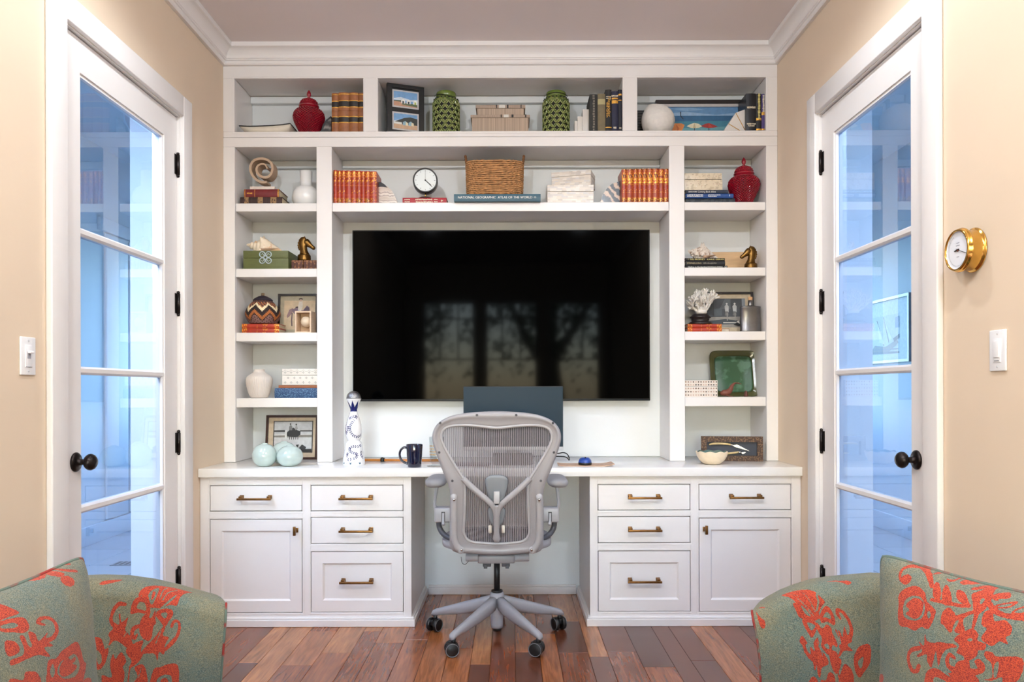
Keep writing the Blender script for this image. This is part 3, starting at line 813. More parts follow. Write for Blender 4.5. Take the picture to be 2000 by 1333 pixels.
# --- red and gilt sets on the middle shelf
REDL = mat('red_leather', (166, 48, 24), 0.38, var=0.18, scale=50)
ORNL = mottled('red_and_gilt_ornament', (158, 44, 24), (226, 150, 54), 130, 0.57, 0.32, 0.5)
ORNH = mottled('gilt_ornament', (176, 60, 26), (232, 164, 62), 150, 0.52, 0.3, 0.5)
ORNB = mottled('dark_gilt_ornament', (110, 34, 22), (226, 160, 66), 170, 0.52, 0.32, 0.5)
def set_l(i):
    r = random.Random(40 + i)
    top = r.uniform(0.77, 0.82)
    return dict(mats=[REDL, ORNL, ORNH, ORNB], bands=[(0.0, 0.02, 2), (0.03, 0.155, 3 if i % 2 else 1), (0.16, 0.175, 2), (0.26, 0.275, 2), (0.30, 0.52, 1 if i % 3 else 0), (0.55, 0.565, 2), (0.60, top, 1), (top + 0.02, 0.97, 2)], round_=0.005)
xl = [650.6, 658.2, 666, 674.4, 685.4, 695.4, 704.6, 712.6, 722.2, 735]
ordn = ['first', 'second', 'third', 'fourth', 'fifth', 'sixth', 'seventh', 'eighth', 'ninth']
standing_row(['red and gilt leather volume, %s from the left in the set left of the clock' % o_ for o_ in ordn], xl, [332, 333, 333, 333, 333, 333.5, 334, 334, 334.5], DECK['a'], 4.034, set_l, D=0.15, group='red gilt volumes left of the clock')
ARCH = mat('dark_arch_print', (50, 20, 16), 0.5)
def set_r(i):
    d = dict(mats=[mat('rust_leather', (158, 58, 26), 0.36, var=0.2, scale=50), ORNL, ORNH, ORNB], round_=0.005,
             bands=[(0.0, 0.02, 2), (0.03, 0.13, 3), (0.14, 0.155, 2), (0.30, 0.315, 2), (0.34, 0.50, 1), (0.53, 0.545, 2), (0.57, 0.90, 2), (0.93, 0.945, 2), (0.97, 1.0, 3)])
    if i == 7: d['bands'] = [(0.0, 0.14, 3), (0.30, 0.32, 2), (0.58, 0.74, 2), (0.80, 0.97, 2)]
    else: d['titles'] = [('n', 0.80, 0.5, 0.034, 0.015, ARCH, False)]
    return d
xr = [1214.6, 1224.6, 1237.0, 1246.2, 1255.2, 1264.6, 1275.5, 1287.5, 1297, 1306.4]
standing_row(['rust and gilt leather volume, %s from the left in the set beside the right stile' % o_ for o_ in ordn], xr, [330, 330, 329.6, 329.4, 329.3, 329, 329, 329.5, 329.5], DECK['a'], 4.024, set_r, D=0.15, group='rust gilt volumes by the right stile')

# --- lying books
TANB = mottled('tan_gilt_block', (70, 40, 30), (150, 116, 76), 90, 0.42, 0.5)
o, z = lying('dark brown antique book at the bottom of the pile under the scroll sculpture', 468.5, 551, 382, 397, 4.05, DECK['a'], [mat('dark_brown_leather', (54, 30, 26), 0.5, var=0.25), TANB], D=0.19,
      bands=[(0.10, 0.20, 1), (0.26, 0.28, 0, 0.0015), (0.42, 0.54, 1), (0.60, 0.62, 0, 0.0015), (0.72, 0.86, 1)])
o, z = lying('burgundy leather book directly under the scroll sculpture', 476, 545, 366, 382, 4.06, z, [mat('burgundy_leather', (112, 30, 32), 0.4, var=0.15), GILT], D=0.16, bands=[(0.02, 0.035, 1), (0.30, 0.31, 1), (0.955, 0.985, 1)],
         titles=[('~4', 0.17, 0.5, 0.012, 0.03, GILT, False)])
ZSCROLL = z
o, z = lying('red book with white lettering lying under the round clock', 786, 872, 384, 396.5, 4.045, DECK['a'], [mat('crimson_book_cloth', (164, 30, 44), 0.5, var=0.08)], D=0.17,
         titles=[('~6', 0.11, 0.68, 0.008, 0.03, CREAMT, False), ('~7', 0.11, 0.34, 0.008, 0.03, CREAMT, False), ('~13', 0.49, 0.68, 0.012, 0.09, CREAMT, False), ('~11', 0.5, 0.3, 0.012, 0.09, CREAMT, False), ('~4', 0.76, 0.68, 0.008, 0.02, CREAMT, False), ('~5', 0.76, 0.34, 0.008, 0.02, CREAMT, False), ('~2', 0.9, 0.5, 0.014, 0.012, CREAMT, False)])
ZCLOCK = z
o, z = lying('large teal atlas lettered in white under the woven basket', 886.5, 1056, 382.5, 396.2, 3.985, DECK['a'], [mat('teal_book_cloth', (38, 82, 100), 0.45, var=0.06)], D=0.285, round_=0.002,
         titles=[('NATIONAL GEOGRAPHIC  ATLAS OF THE WORLD', 0.475, 0.5, 0.0175, 0.386, mat('white_print', (238, 236, 228), 0.5), False), ('O', 0.935, 0.5, 0.011, 0.012, mat('white_print', (238, 236, 228)), False)])
ZATLAS = z
WP = MATS['white_print']
zz = DECK['a']
o, zz = lying('mottled dark book at the bottom of the pile under the shell inlay box', 1339, 1436, 385, 395.5, 4.06, zz, [mottled('mottled_dark_cover', (36, 44, 56), (62, 68, 74), 60, 0.5, 0.6)], D=0.17)
o, zz = lying('bright blue book in the middle of the pile left of the red jar', 1339, 1433, 376.5, 385, 4.05, zz, [mat('blue_book_cloth', (34, 74, 138), 0.45, var=0.08)], D=0.17,
          titles=[('~16', 0.20, 0.66, 0.010, 0.085, WP, False), ('~17', 0.20, 0.34, 0.008, 0.085, WP, False), ('~13', 0.60, 0.66, 0.008, 0.065, WP, False), ('~8', 0.56, 0.34, 0.008, 0.045, WP, False), ('~1', 0.92, 0.5, 0.02, 0.004, WP, False)])
o, zz = lying('slim navy book lettered in white directly under the shell inlay box', 1339, 1422, 368.5, 376.5, 4.06, zz, [mat('slate_navy_cloth', (38, 46, 66), 0.5, var=0.08)], D=0.15,
          titles=[('Coming Back Alive', 0.50, 0.5, 0.013, 0.095, WP, False), ('~11', 0.17, 0.5, 0.006, 0.045, WP, False)])
ZBOXR = zz
zz = DECK['b']
o, zz = lying('slim black book at the bottom of the pile under the encrusted shell', 1339, 1421, 516, 521.5, 4.05, zz, [bk_], D=0.15, titles=[('Nights in Rodanthe', 0.28, 0.5, 0.010, 0.10, WP, False), ('NICHOLAS SPARKS', 0.70, 0.5, 0.008, 0.08, WP, False), ('O', 0.955, 0.5, 0.011, 0.011, WP, False)])
o, zz = lying('thick black book in the middle of the pile under the encrusted shell', 1339, 1416.5, 506.8, 516, 4.055, zz, [mat('matt_black_cover', (26, 26, 28), 0.5, var=0.15)], D=0.15, titles=[('STEPHEN KING', 0.22, 0.5, 0.012, 0.075, mat('dull_gold_print', (176, 160, 118), 0.5), False), ('~9', 0.62, 0.5, 0.012, 0.07, GREYT, False)])
o, zz = lying('black book with yellow lettering directly under the encrusted shell', 1339, 1416, 501, 506.8, 4.06, zz, [bk_], D=0.14, titles=[('* THE PROPHET   KAHLIL GIBRAN', 0.52, 0.5, 0.0105, 0.19, MATS['yellow_print'], False)])
ZSHELLR = zz
def red_pair(px0, px1, rows, Y, deck, la, lb, rz=0.0):
    z = deck; out = []
    for (t, b_), lb_ in zip(rows, (la, lb)):
        o, z = lying(lb_, px0, px1, t, b_, Y, z, [REDL, ORNH, ORNL], D=0.12, bands=[(0.0, 0.14, 1), (0.40, 0.42, 2), (0.55, 0.70, 2), (0.86, 1.0, 1)], rz=rz)
    return z
ZBASK = red_pair(472, 545, [(641, 650), (632, 641)], 4.05, DECK['c'], 'red and gilt book, lower of the two under the zigzag basket', 'red and gilt book, upper of the two under the zigzag basket')
ZCORAL = red_pair(1343, 1410, [(640.5, 648.5), (633, 640.5)], 4.05, DECK['c'], 'orange red gilt book, lower of the two under the coral', 'orange red gilt book, upper of the two under the coral')
zz = DECK['d']
o, zz = lying('blue patterned book under the thin brown book and the lattice box', 536, 622.3, 757.5, 777, 4.05, zz, [mottled('blue_patterned_cloth', (34, 66, 106), (90, 124, 156), 190, 0.56, 0.6)], D=0.17, round_=0.006)
o, zz = lying('thin brown book between the blue book and the lattice box', 543.5, 622.0, 752, 757.5, 4.06, zz, [mat('rust_brown_cover', (158, 94, 58), 0.5, var=0.1)], D=0.16, round_=0.001)
ZLATT = zz
# ================================================================== ornaments on the shelves
def place(px, Y, py=None):
    return at(px, 400 if py is None else py, Y)[0]
def R_(px, Y): return px * Y / F
def loft(mb, rings, mi=0, smooth=True, caps=True):
    n = len(rings[0]); vs = [p for r in rings for p in r]; fs = []
    for i in range(len(rings) - 1):
        for k in range(n):
            k2 = (k + 1) % n
            fs.append((i * n + k, i * n + k2, (i + 1) * n + k2, (i + 1) * n + k))
    if caps: fs += [tuple(reversed(range(n))), tuple(range((len(rings) - 1) * n, len(rings) * n))]
    return mb.add(vs, fs, mi, smooth)

# --- red pierced ginger jars
REDG = mat('red_glaze', (146, 12, 36), 0.12, var=0.1, scale=20, coat=0.6); REDD = mat('dark_red_interior', (58, 6, 14), 0.5)
def body_r(z):
    pts = [(0.000, 0.040), (0.012, 0.042), (0.03, 0.049), (0.06, 0.065), (0.09, 0.079), (0.115, 0.084), (0.135, 0.080), (0.150, 0.069), (0.160, 0.055), (0.166, 0.050)]
    for (a, ra), (b_, rb) in zip(pts, pts[1:]):
        if a <= z <= b_: return ra + (rb - ra) * (z - a) / (b_ - a)
    return pts[-1][1]
def jar(label, px, Y, deck):
    o = thing('ginger_jar', label, 'jar', (place(px, Y), Y, deck), group='red ginger jars')
    m = MB(); NA, NZ, Z0, Z1 = 30, 11, 0.014, 0.154
    def P(a, z, d=0.0):
        r = body_r(z) + d; return (r * math.cos(a), r * math.sin(a), z)
    da = 2 * PI / NA; dz = (Z1 - Z0) / NZ
    for j in range(NZ * 2 - 1):
        zc = Z0 + (j + 1) * dz / 2
        for i in range(NA):
            ac = (i + (0.5 if j % 2 else 0)) * da
            o4 = [(ac - da / 2, zc), (ac, zc - dz / 2), (ac + da / 2, zc), (ac, zc + dz / 2)]
            q = [P(a, min(max(z, Z0), Z1)) for a, z in o4]
            h = [P(ac + (a - ac) * 0.56, zc + (z - zc) * 0.56, 0.0015) for a, z in o4]
            d = [P(ac + (a - ac) * 0.42, zc + (z - zc) * 0.42, -0.005) for a, z in o4]
            m.add(q + h + d, [(k, (k + 1) % 4, 4 + (k + 1) % 4, 4 + k) for k in range(4)] + [(4 + k, 4 + (k + 1) % 4, 8 + (k + 1) % 4, 8 + k) for k in range(4)], 0, False)
    m.lathe([(0.036, 0.0), (0.041, 0.002), (0.0425, 0.015)], 40); m.lathe([(body_r(0.153), 0.153), (0.056, 0.160), (0.050, 0.164), (0.050, 0.170)], 40)
    m.lathe([(body_r(z) - 0.006, z) for z in [0.004 + 0.15 * k / 14 for k in range(15)]], 40, 1)
    m.build('body', [REDG, REDD], o)
    l = MB()
    l.lathe([(0.047, 0.166), (0.053, 0.168), (0.055, 0.173), (0.052, 0.178), (0.047, 0.181), (0.046, 0.188), (0.041, 0.199), (0.031, 0.210), (0.018, 0.217), (0.009, 0.220)], 40)
    for i in range(24):
        for j in range(3):
            a = 2 * PI * (i + 0.5 * (j % 2)) / 24; z = 0.187 + 0.009 * j; r = [0.0462, 0.0425, 0.035][j] + 0.001
            l.ball((r * math.cos(a), r * math.sin(a), z), 0.0034, 4)
    l.build('lid', REDG, o)
    MB().lathe([(0.008, 0.218), (0.006, 0.224), (0.010, 0.230), (0.0125, 0.239), (0.010, 0.249), (0.005, 0.258), (0.0, 0.264)], 20).build('finial', REDG, o)
jar('red pierced ginger jar beside the brown leather volumes at the top left', 604, 4.13, DECK['top'])
jar('red pierced ginger jar on the right column beside the blue books', 1453, 4.12, DECK['a'])

# --- green pierced lanterns
GRG = mottled('green_glaze', (82, 100, 50), (126, 134, 76), 70, 0.5, 0.15); GRL = mat('pale_green_glaze', (176, 184, 122), 0.15, var=0.15, coat=0.4); GRD = mat('dark_lantern_inside', (24, 26, 18), 0.7)
GRT = mat('green_lantern_lid', (104, 122, 52), 0.25, var=0.15, scale=25, coat=0.4); WIRE = mat('dark_wire', (30, 28, 24), 0.4, metal=0.6)
def lantern(label, px, Y, deck, tilt):
    o = thing('lantern', label, 'lantern', (place(px, Y), Y, deck), group='green pierced lanterns')
    R0 = 0.0715; m = MB()
    m.lathe([(0.060, 0.0), (0.069, 0.004), (R0, 0.012), (R0, 0.018)], 48); m.lathe([(R0, 0.186), (0.071, 0.193), (0.067, 0.203), (0.058, 0.213), (0.053, 0.217), (0.053, 0.222)], 48)
    NA = 12; NZ = 7; da = 2 * PI / NA; z0, z1 = 0.012, 0.190; dz = (z1 - z0) / NZ
    def P(a, z, d): return ((R0 + d) * math.cos(a), (R0 + d) * math.sin(a), z)
    def petal(a0, za, a1, zb):
        N = 8; L = []; Rr = []
        ua, uz = (a1 - a0) * R0, zb - za; ln = math.hypot(ua, uz); nx, nz = -uz / ln, ua / ln
        rows = []
        for k in range(N + 1):
            t = 0.06 + 0.88 * k / N; w = 0.0056 * math.sin(PI * k / N) ** 0.8 + 0.0014
            row = []
            for (s_, d) in ((-1, -0.003), (-1, 0.0015), (-0.62, 0.0028), (-0.3, 0.0006), (0.3, 0.0006), (0.62, 0.0028), (1, 0.0015), (1, -0.003)):
                row.append(P(a0 + (ua * t + nx * w * s_) / R0, za + uz * t + nz * w * s_, d))
            rows.append(row)
        vs = [p for r in rows for p in r]; M_ = 8
        for k in range(N):
            for q in range(M_ - 1):
                m.add([vs[k * M_ + q], vs[k * M_ + q + 1], vs[(k + 1) * M_ + q + 1], vs[(k + 1) * M_ + q]], [(0, 1, 2, 3)], 1 if q in (1, 5) else 0, True)
    for j in range(NZ):
        for i in range(NA):
            e = 0.5 * (j % 2)
            a = (i + e) * da; za = z0 + j * dz
            petal(a, za, a + da / 2, za + dz); petal(a, za, a - da / 2, za + dz)
    m.lathe([(R0 - 0.006, 0.01 + 0.18 * k / 6) for k in range(7)], 32, 2, caps=False)
    for i in range(20):
        a = 2 * PI * i / 20; m.ball((0.0655 * math.cos(a), 0.0655 * math.sin(a), 0.206), 0.0045, 4, 2)
    m.build('body', [GRG, GRL, GRD], o)
    MB().lathe([(0.052, 0.219), (0.054, 0.222), (0.054, 0.240), (0.051, 0.246), (0.046, 0.248), (0.0, 0.248)], 48).build('neck', GRT, o)
    pts = []
    for k in range(25):
        a = PI + PI * k / 24
        pts.append((0.060 * math.cos(a), 0.060 * math.sin(a) - 0.002, 0.228 - tilt * (0.5 + 0.5 * math.cos(a)) * 0.024))
    h = MB(); h.tube(pts, 0.0016, 6); h.build('wire_handle', WIRE, o)
lantern('green pierced lantern with its wire slanting, beside the double photo frame', 872, 4.14, DECK['top'], 1.0)
lantern('green pierced lantern left of the white stepped bookend', 1086.5, 4.14, DECK['top'], 0.1)

# --- cream dish with a black rim
X, Zr = at(476, 250, 4.08)
o = thing('tray_dish', 'shallow cream square dish with a black rim at the top left', 'dish', (place(527, 4.11), 4.105, DECK['top']))
CR = mat('cream_stoneware', (222, 212, 196), 0.5, var=0.06, scale=20); RIM = mat('black_rim', (30, 28, 30), 0.5)
def dish_ring(h, z, tilt=0.0, lift=0.0):
    f_ = h / 0.134; c = [(-h, 0.012 - 0.088 * f_), (h, 0.012 - 0.088 * f_), (h, 0.012 + 0.088 * f_), (-h, 0.012 + 0.088 * f_)]
    out = []
    for i in range(4):
        a, b_ = c[i], c[(i + 1) % 4]
        for k in range(6):
            t = k / 6; x_ = a[0] + (b_[0] - a[0]) * t; y_ = a[1] + (b_[1] - a[1]) * t
            out.append((x_, y_, z + lift * (x_ / 0.14 + 1) * 0.5 + 0.006 * abs(x_ / h) ** 3))
    return out
m = MB(); loft(m, [dish_ring(0.105, 0.0), dish_ring(0.118, 0.010), dish_ring(0.134, 0.030, lift=0.012), dish_ring(0.129, 0.030, lift=0.012), dish_ring(0.110, 0.012), dish_ring(0.02, 0.010)])
m.build('bowl', CR, o)
MB().tube(dish_ring(0.134, 0.0305, lift=0.012), 0.0028, 6, closed=True).build('rim', RIM, o)

# --- agate slices used as bookends
def agate_mat(name, cols, scale, dist, rot=0.0):
    m = bpy.data.materials.new(name); m.use_nodes = True; nt = m.node_tree; b = nt.nodes['Principled BSDF']; b.inputs['Roughness'].default_value = 0.2
    tc = nt.nodes.new('ShaderNodeTexCoord'); mp = nt.nodes.new('ShaderNodeMapping'); mp.inputs['Rotation'].default_value = (0, rot, 0)
    wv = nt.nodes.new('ShaderNodeTexWave'); wv.bands_direction = 'Z'; wv.inputs['Scale'].default_value = scale; wv.inputs['Distortion'].default_value = dist; wv.inputs['Detail'].default_value = 3; wv.inputs['Detail Scale'].default_value = 2.0
    rp = nt.nodes.new('ShaderNodeValToRGB'); cr = rp.color_ramp
    for i, (p_, c) in enumerate(cols):
        e = cr.elements[i] if i < 2 else cr.elements.new(p_)
        e.position = p_; e.color = lin(c)
    nt.links.new(tc.outputs['Object'], mp.inputs[0]); nt.links.new(mp.outputs[0], wv.inputs[0]); nt.links.new(wv.outputs['Fac'], rp.inputs[0]); nt.links.new(rp.outputs[0], b.inputs['Base Color'])
    return m
AG1 = agate_mat('cream_banded_stone', [(0.0, (196, 180, 166)), (1.0, (226, 214, 202)), (0.35, (214, 200, 188)), (0.7, (150, 132, 122))], 7, 5)
AG2 = agate_mat('dark_banded_stone', [(0.0, (40, 44, 52)), (1.0, (208, 184, 162)), (0.55, (56, 58, 66)), (0.75, (196, 170, 148))], 8, 7, -0.8)
AG3 = agate_mat('grey_banded_stone', [(0.0, (70, 70, 74)), (1.0, (150, 146, 144)), (0.5, (104, 102, 104))], 9, 6)
CRUST = mat('dark_stone_crust', (44, 46, 52), 0.55, var=0.4, scale=40)
def agate(label, pts_px, Y, deck, face, crust_pts=None, T=0.035):
    P = [at(a, b_, Y) for a, b_ in pts_px]; bx_ = sum(p[0] for p in P) / len(P)
    o = thing('stone_bookend', label, 'bookend', (bx_, Y, deck), group='banded stone bookends')
    loc = [(p[0] - bx_, max(0.0, p[1] - deck)) for p in P]
    q = [tuple(v[:2]) for v in catmull([(a, b_, 0) for a, b_ in loc], 4)]
    MB().prism(q, 0, T).build('slice', face, o)
    if crust_pts:
        P = [at(a, b_, Y) for a, b_ in crust_pts]; loc = [(p[0] - bx_, max(0.0, p[1] - deck)) for p in P]
        MB().prism(loc, -0.0012, T + 0.001).build('crust', CRUST, o)
agate('grey banded stone slice between the red jar and the leather volumes', [(628, 258), (631, 246), (637, 236), (646, 229), (646.6, 258)], 4.10, DECK['top'], AG3, [(627, 258), (630, 245), (636, 235), (646.5, 227), (646.5, 230), (638.5, 238), (633, 247), (630, 258)])
agate('cream stone slice with a dark crust left of the round clock', [(735.5, 398), (735.5, 358), (746, 360), (757, 365), (768, 377), (777, 398)], 4.10, DECK['a'], AG1, [(735.4, 367), (735.4, 356), (745, 356.5), (752, 361), (757, 367), (748, 365), (741, 365)])
agate('dark and cream stone slice left of the rust gilt volumes', [(1172, 398), (1176, 384), (1184, 370), (1194, 360), (1204, 356.5), (1215, 357), (1215, 398)], 4.10, DECK['a'], AG2)

# --- white bookends of marble
MARB = mat('white_marble', (226, 220, 214), 0.3, var=0.07, scale=7)
o = thing('marble_bookend', 'white stepped marble bookend beside the charcoal book', 'bookend', (place(1137, 4.08), 4.08, DECK['top']))
for a, b_, t in ((1122.5, 1128, 236), (1128, 1138, 227.5), (1138, 1151.6, 213.5)):
    x0, z1 = at(a, t, 4.08); x1, _ = at(b_, t, 4.08)
    MB().box(x0 - o.location.x, x1 - o.location.x - 0.0004, 0, 0.07, 0, z1 - DECK['top'], bev=0.0015).build('step', MARB, o)
o = thing('marble_bookend', 'white faceted marble wedge with brass lines before the beach painting', 'bookend', (place(1440, 4.06), 4.06, DECK['top']))
pts = [at(a, b_, 4.06) for a, b_ in ((1412, 262), (1416, 251), (1423, 242), (1437, 220.5), (1457.4, 213), (1457.4, 262))]
loc = [(p[0] - o.location.x, max(0, p[1] - DECK['top'])) for p in pts]
MB().prism(loc, 0, 0.06).build('wedge', MARB, o)
for a, b_ in (((1437, 220.5), (1457, 258)), ((1423, 242), (1448, 257))):
    p, q = at(*a, 4.06), at(*b_, 4.06); dx, dz_ = q[0] - p[0], q[1] - p[1]; l = math.hypot(dx, dz_); nx, nz = -dz_ / l * 0.0016, dx / l * 0.0016
    pl = [(p[0] + nx, p[1] + nz), (p[0] - nx, p[1] - nz), (q[0] - nx, q[1] - nz), (q[0] + nx, q[1] + nz)]
    MB().prism([(x_ - o.location.x, z_ - DECK['top']) for x_, z_ in pl], -0.0008, 0.001).build('brass_inlay', GOLD, o)

# --- pictures: frame builder with flat prints made of coloured shapes
def flat_print(parent, polys, y, name='print', k0=0.00025):
    """polys: [(list of (x, z), (r, g, b))] stacked towards the viewer"""
    m = MB(); mats = []; idx = {}
    for i, (pl, c) in enumerate(polys):
        if c not in idx: idx[c] = len(mats); mats.append(C(*c, rough=0.5, var=0.10, scale=55))
        m.poly([(x_, y - k0 * (i + 1), z_) for x_, z_ in pl], idx[c])
        f = m.f[-1]; a = [m.v[k] for k in f]
        ar = sum(a[q][0] * a[(q + 1) % len(a)][2] - a[(q + 1) % len(a)][0] * a[q][2] for q in range(len(a)))
        if ar < 0: m.f[-1] = tuple(reversed(f))
    return m.build(name, mats, parent)
def rect(x0, x1, z0, z1): return [(x0, z0), (x1, z0), (x1, z1), (x0, z1)]
def ell(cx, cz, rx, rz_, n=14, a0=0.0, a1=2 * PI): return [(cx + rx * math.cos(a0 + (a1 - a0) * k / n), cz + rz_ * math.sin(a0 + (a1 - a0) * k / n)) for k in range(n + (0 if abs(a1 - a0 - 2 * PI) < 1e-6 else 1))]
def frame_bars(parent, w, h, fw, T, m, name='frame', y0=0.0):
    q = MB(); o_ = [(0, 0), (w, 0), (w, h), (0, h)]; i_ = [(fw, fw), (w - fw, fw), (w - fw, h - fw), (fw, h - fw)]
    vs = [(x_, y0, z_) for x_, z_ in o_] + [(x_, y0, z_) for x_, z_ in i_] + [(x_, y0 + T, z_) for x_, z_ in o_] + [(x_, y0 + T * 0.6, z_) for x_, z_ in i_]
    fs = []
    for k in range(4):
        k2 = (k + 1) % 4; fs += [(k, k2, 4 + k2, 4 + k), (4 + k, 4 + k2, 12 + k2, 12 + k), (8 + k2, 8 + k, k, k2)]
    fs.append((11, 10, 9, 8))
    q.add(vs, fs); return q.build(name, m, parent)
BLK = mat('black_frame', (18, 17, 18), 0.35, var=0.2); MAHO = mat('mahogany_frame', (56, 28, 20), 0.3, var=0.3, scale=30); ESPR = mat('espresso_frame', (30, 20, 18), 0.35, var=0.25)
SILV = mat('silver_mount', (190, 188, 188), 0.35, metal=0.4)

# double photo frame
w, h = R_(71, 4.1), 0.285
o = thing('photo_frame', 'black double photo frame with two beach hut pictures at the top', 'picture', (place(757, 4.07), 4.07, DECK['top']), math.radians(20))
w = 0.200
frame_bars(o, w, h, 0.026, 0.02, BLK)
MB().box(0.02, w - 0.02, 0.008, 0.019, 0.02, h - 0.02).build('mount_board', BLK, o)
def huts(z0, z1, x0, x1, kind):
    W, H = x1 - x0, z1 - z0
    f = lambda a, b_: (x0 + W * a, z0 + H * b_)
    pl = [(rect(x0 - 0.008, x1 + 0.008, z0 - 0.008, z1 + 0.008), (196, 194, 196)), (rect(x0, x1, z0, z1), (120, 164, 210)), ([f(0, .5), f(.3, .62), f(.7, .5), f(1, .55), f(1, .4), f(0, .4)], (208, 220, 232))]
    if kind == 0:
        pl += [([f(0, 0), f(1, 0), f(1, .22), f(.4, .26), f(0, .36)], (196, 150, 124)), ([f(0, .36), f(.4, .42), f(.4, .3), f(0, .3)], (86, 96, 70)), ([f(.35, .12), f(1, .04), f(1, .24), f(.35, .24)], (104, 116, 84))]
        for a in (.31, .54, .82):
            pl += [([f(a, .20), f(a + .17, .20), f(a + .17, .40), f(a + .085, .50), f(a, .40)], (236, 236, 232)), ([f(a + .05, .20), f(a + .12, .20), f(a + .12, .36), f(a + .05, .36)], (70, 78, 86) if a < .8 else (170, 190, 90))]
    else:
        pl += [([f(0, .42), f(.2, .56), f(.45, .74), f(.7, .82), f(1, .74), f(1, .3), f(0, .3)], (58, 62, 60)), (rect(x0, x1, z0, z0 + H * .3), (204, 170, 140)), ([f(0, .3), f(.34, .28), f(.34, .42), f(0, .44)], (226, 226, 220))]
        for a in (.38, .62):
            pl += [([f(a, .24), f(a + .2, .24), f(a + .2, .42), f(a + .1, .54), f(a, .44)], (150, 184, 200)), ([f(a + .12, .24), f(a + .22, .24), f(a + .22, .42), f(a + .12, .48)], (232, 222, 190))]
    return pl
flat_print(o, huts(0.165, 0.243, 0.036, w - 0.036, 0), 0.008, 'upper_photo'); flat_print(o, huts(0.045, 0.125, 0.036, w - 0.036, 1), 0.008, 'lower_photo')

# beach painting
Yp = 4.17; x0, z1 = at(1281, 195, Yp); x1, _ = at(1462, 195, Yp); z0 = DECK['top']; w, h = x1 - x0, z1 - z0
o = thing('beach_painting', 'framed seaside painting with three parasols on the top right shelf', 'painting', (x0, Yp, z0))
frame_bars(o, w, h, 0.020, 0.03, ESPR)
frame_bars(o, w - 0.042, h - 0.042, 0.016, 0.02, SILV, 'liner', 0.004).location = (0.021, 0.0, 0.021)
a0, a1, b0, b1 = 0.036, w - 0.036, 0.036, h - 0.034
def pp(u, v): 
    X_, Z_ = at(u, v, Yp); return (X_ - x0, Z_ - z0)
sea = [(rect(a0, a1, b0, b1), (96, 140, 184)), ([pp(1300, 221), pp(1340, 217), pp(1400, 223), pp(1440, 219), pp(1440, 229), pp(1300, 229)], (140, 172, 204)), ([pp(1310, 211), pp(1350, 209), pp(1380, 213), pp(1340, 216)], (128, 164, 200)),
       ([(a0, b0), (a1, b0), (a1, pp(0, 228.5)[1]), (a0, pp(0, 228.5)[1])], (40, 96, 138)), ([(a0, b0), (a1, b0), (a1, pp(0, 238)[1]), (a0, pp(0, 240)[1])], (62, 130, 154)), ([pp(1320, 250), pp(1420, 246), pp(1440, 252), pp(1330, 254)], (104, 160, 170)),
       ([pp(1329, 217), pp(1331, 217), pp(1331, 225), pp(1336, 231), pp(1334.5, 231.5), pp(1329.5, 226)], (24, 38, 56)),
       ([pp(1313, 256), pp(1317, 240), pp(1332, 240), pp(1338, 243), pp(1335, 250), pp(1328, 262), pp(1313, 262)], (222, 138, 74)), ([pp(1321, 242), pp(1328, 250), pp(1324, 256)], (190, 100, 50)),
       ([pp(1342, 245.5), pp(1348, 242), pp(1357, 239), pp(1366, 241), pp(1373, 246), pp(1366, 248.5), pp(1357, 249.5), pp(1349, 248.5)], (222, 214, 186)), ([pp(1357, 239), pp(1360, 249), pp(1354, 249)], (196, 180, 140)), ([pp(1356.4, 249), pp(1358, 249), pp(1358, 262), pp(1356.4, 262)], (50, 60, 76)),
       ([pp(1370, 245), pp(1378, 241), pp(1385, 239.5), pp(1393, 242), pp(1403, 246.5), pp(1395, 248.5), pp(1385, 249), pp(1376, 248)], (158, 42, 40)), ([pp(1385, 239.5), pp(1393, 248), pp(1384, 249)], (188, 62, 50)), ([pp(1384.4, 249), pp(1386, 249), pp(1386, 262), pp(1384.4, 262)], (50, 60, 76))]
sea = [([(min(max(x_, a0), a1), min(max(z_, b0), b1)) for x_, z_ in pl], c) for pl, c in sea]
flat_print(o, sea, 0.012, 'canvas')

# --- striped boxes
STR = mat('taupe_striped_paper', (176, 156, 138), 0.6, var=0.28, scale=1.0, stretch=(420, 420, 1.5)); STL = mat('taupe_lid_paper', (168, 148, 132), 0.6, var=0.25, scale=1.0, stretch=(380, 380, 2))
def striped_box(label, pb, pl, ytop, ylid, ybot, Y, deck, tabs):
    x0, z1 = at(pl[0], ytop, Y); x1, zl = at(pl[1], ylid, Y); xb0, _ = at(pb[0], ytop, Y + 0.006); xb1, _ = at(pb[1], ytop, Y + 0.006)
    o = thing('storage_box', label, 'box', ((x0 + x1) / 2, Y, deck), group='taupe striped boxes'); c = (x0 + x1) / 2
    H = (z1 - at(pl[0], ybot, Y)[1]) if ybot else z1 - deck
    lid = z1 - zl; D = 0.17
    MB().box(xb0 - c, xb1 - c, 0.006, D - 0.006, 0, H - 0.002, bev=0.001).build('body', STR, o)
    MB().box(x0 - c, x1 - c, 0, D, H - lid, H, bev=0.0015).build('lid', STL, o)
    for i, (a, b_) in enumerate(tabs):
        xa = at(a, ytop, Y)[0] - c; xb = at(b_, ytop, Y)[0] - c
        MB().box(xa, xb, -0.0016, 0.004, H - lid + 0.0005, H + 0.0008).build('label_holder' if i == 1 else 'strap', [C(214, 210, 202) if i == 1 else BLK][0], o)
    return deck + H
zb = striped_box('taupe striped box, lower of the two between the green lanterns', (922, 1032), (919, 1035), 224.5, 229.5, None, 4.08, DECK['top'], [(978, 980), (983.5, 993.5), (999, 1003), (1025.5, 1028)])
striped_box('taupe striped box, upper of the two between the green lanterns', (932, 1023), (929, 1026), 203.8, 209.8, 224.3, 4.09, zb, [(969, 971), (974.5, 986.5), (990, 993), (1017, 1018.5)])

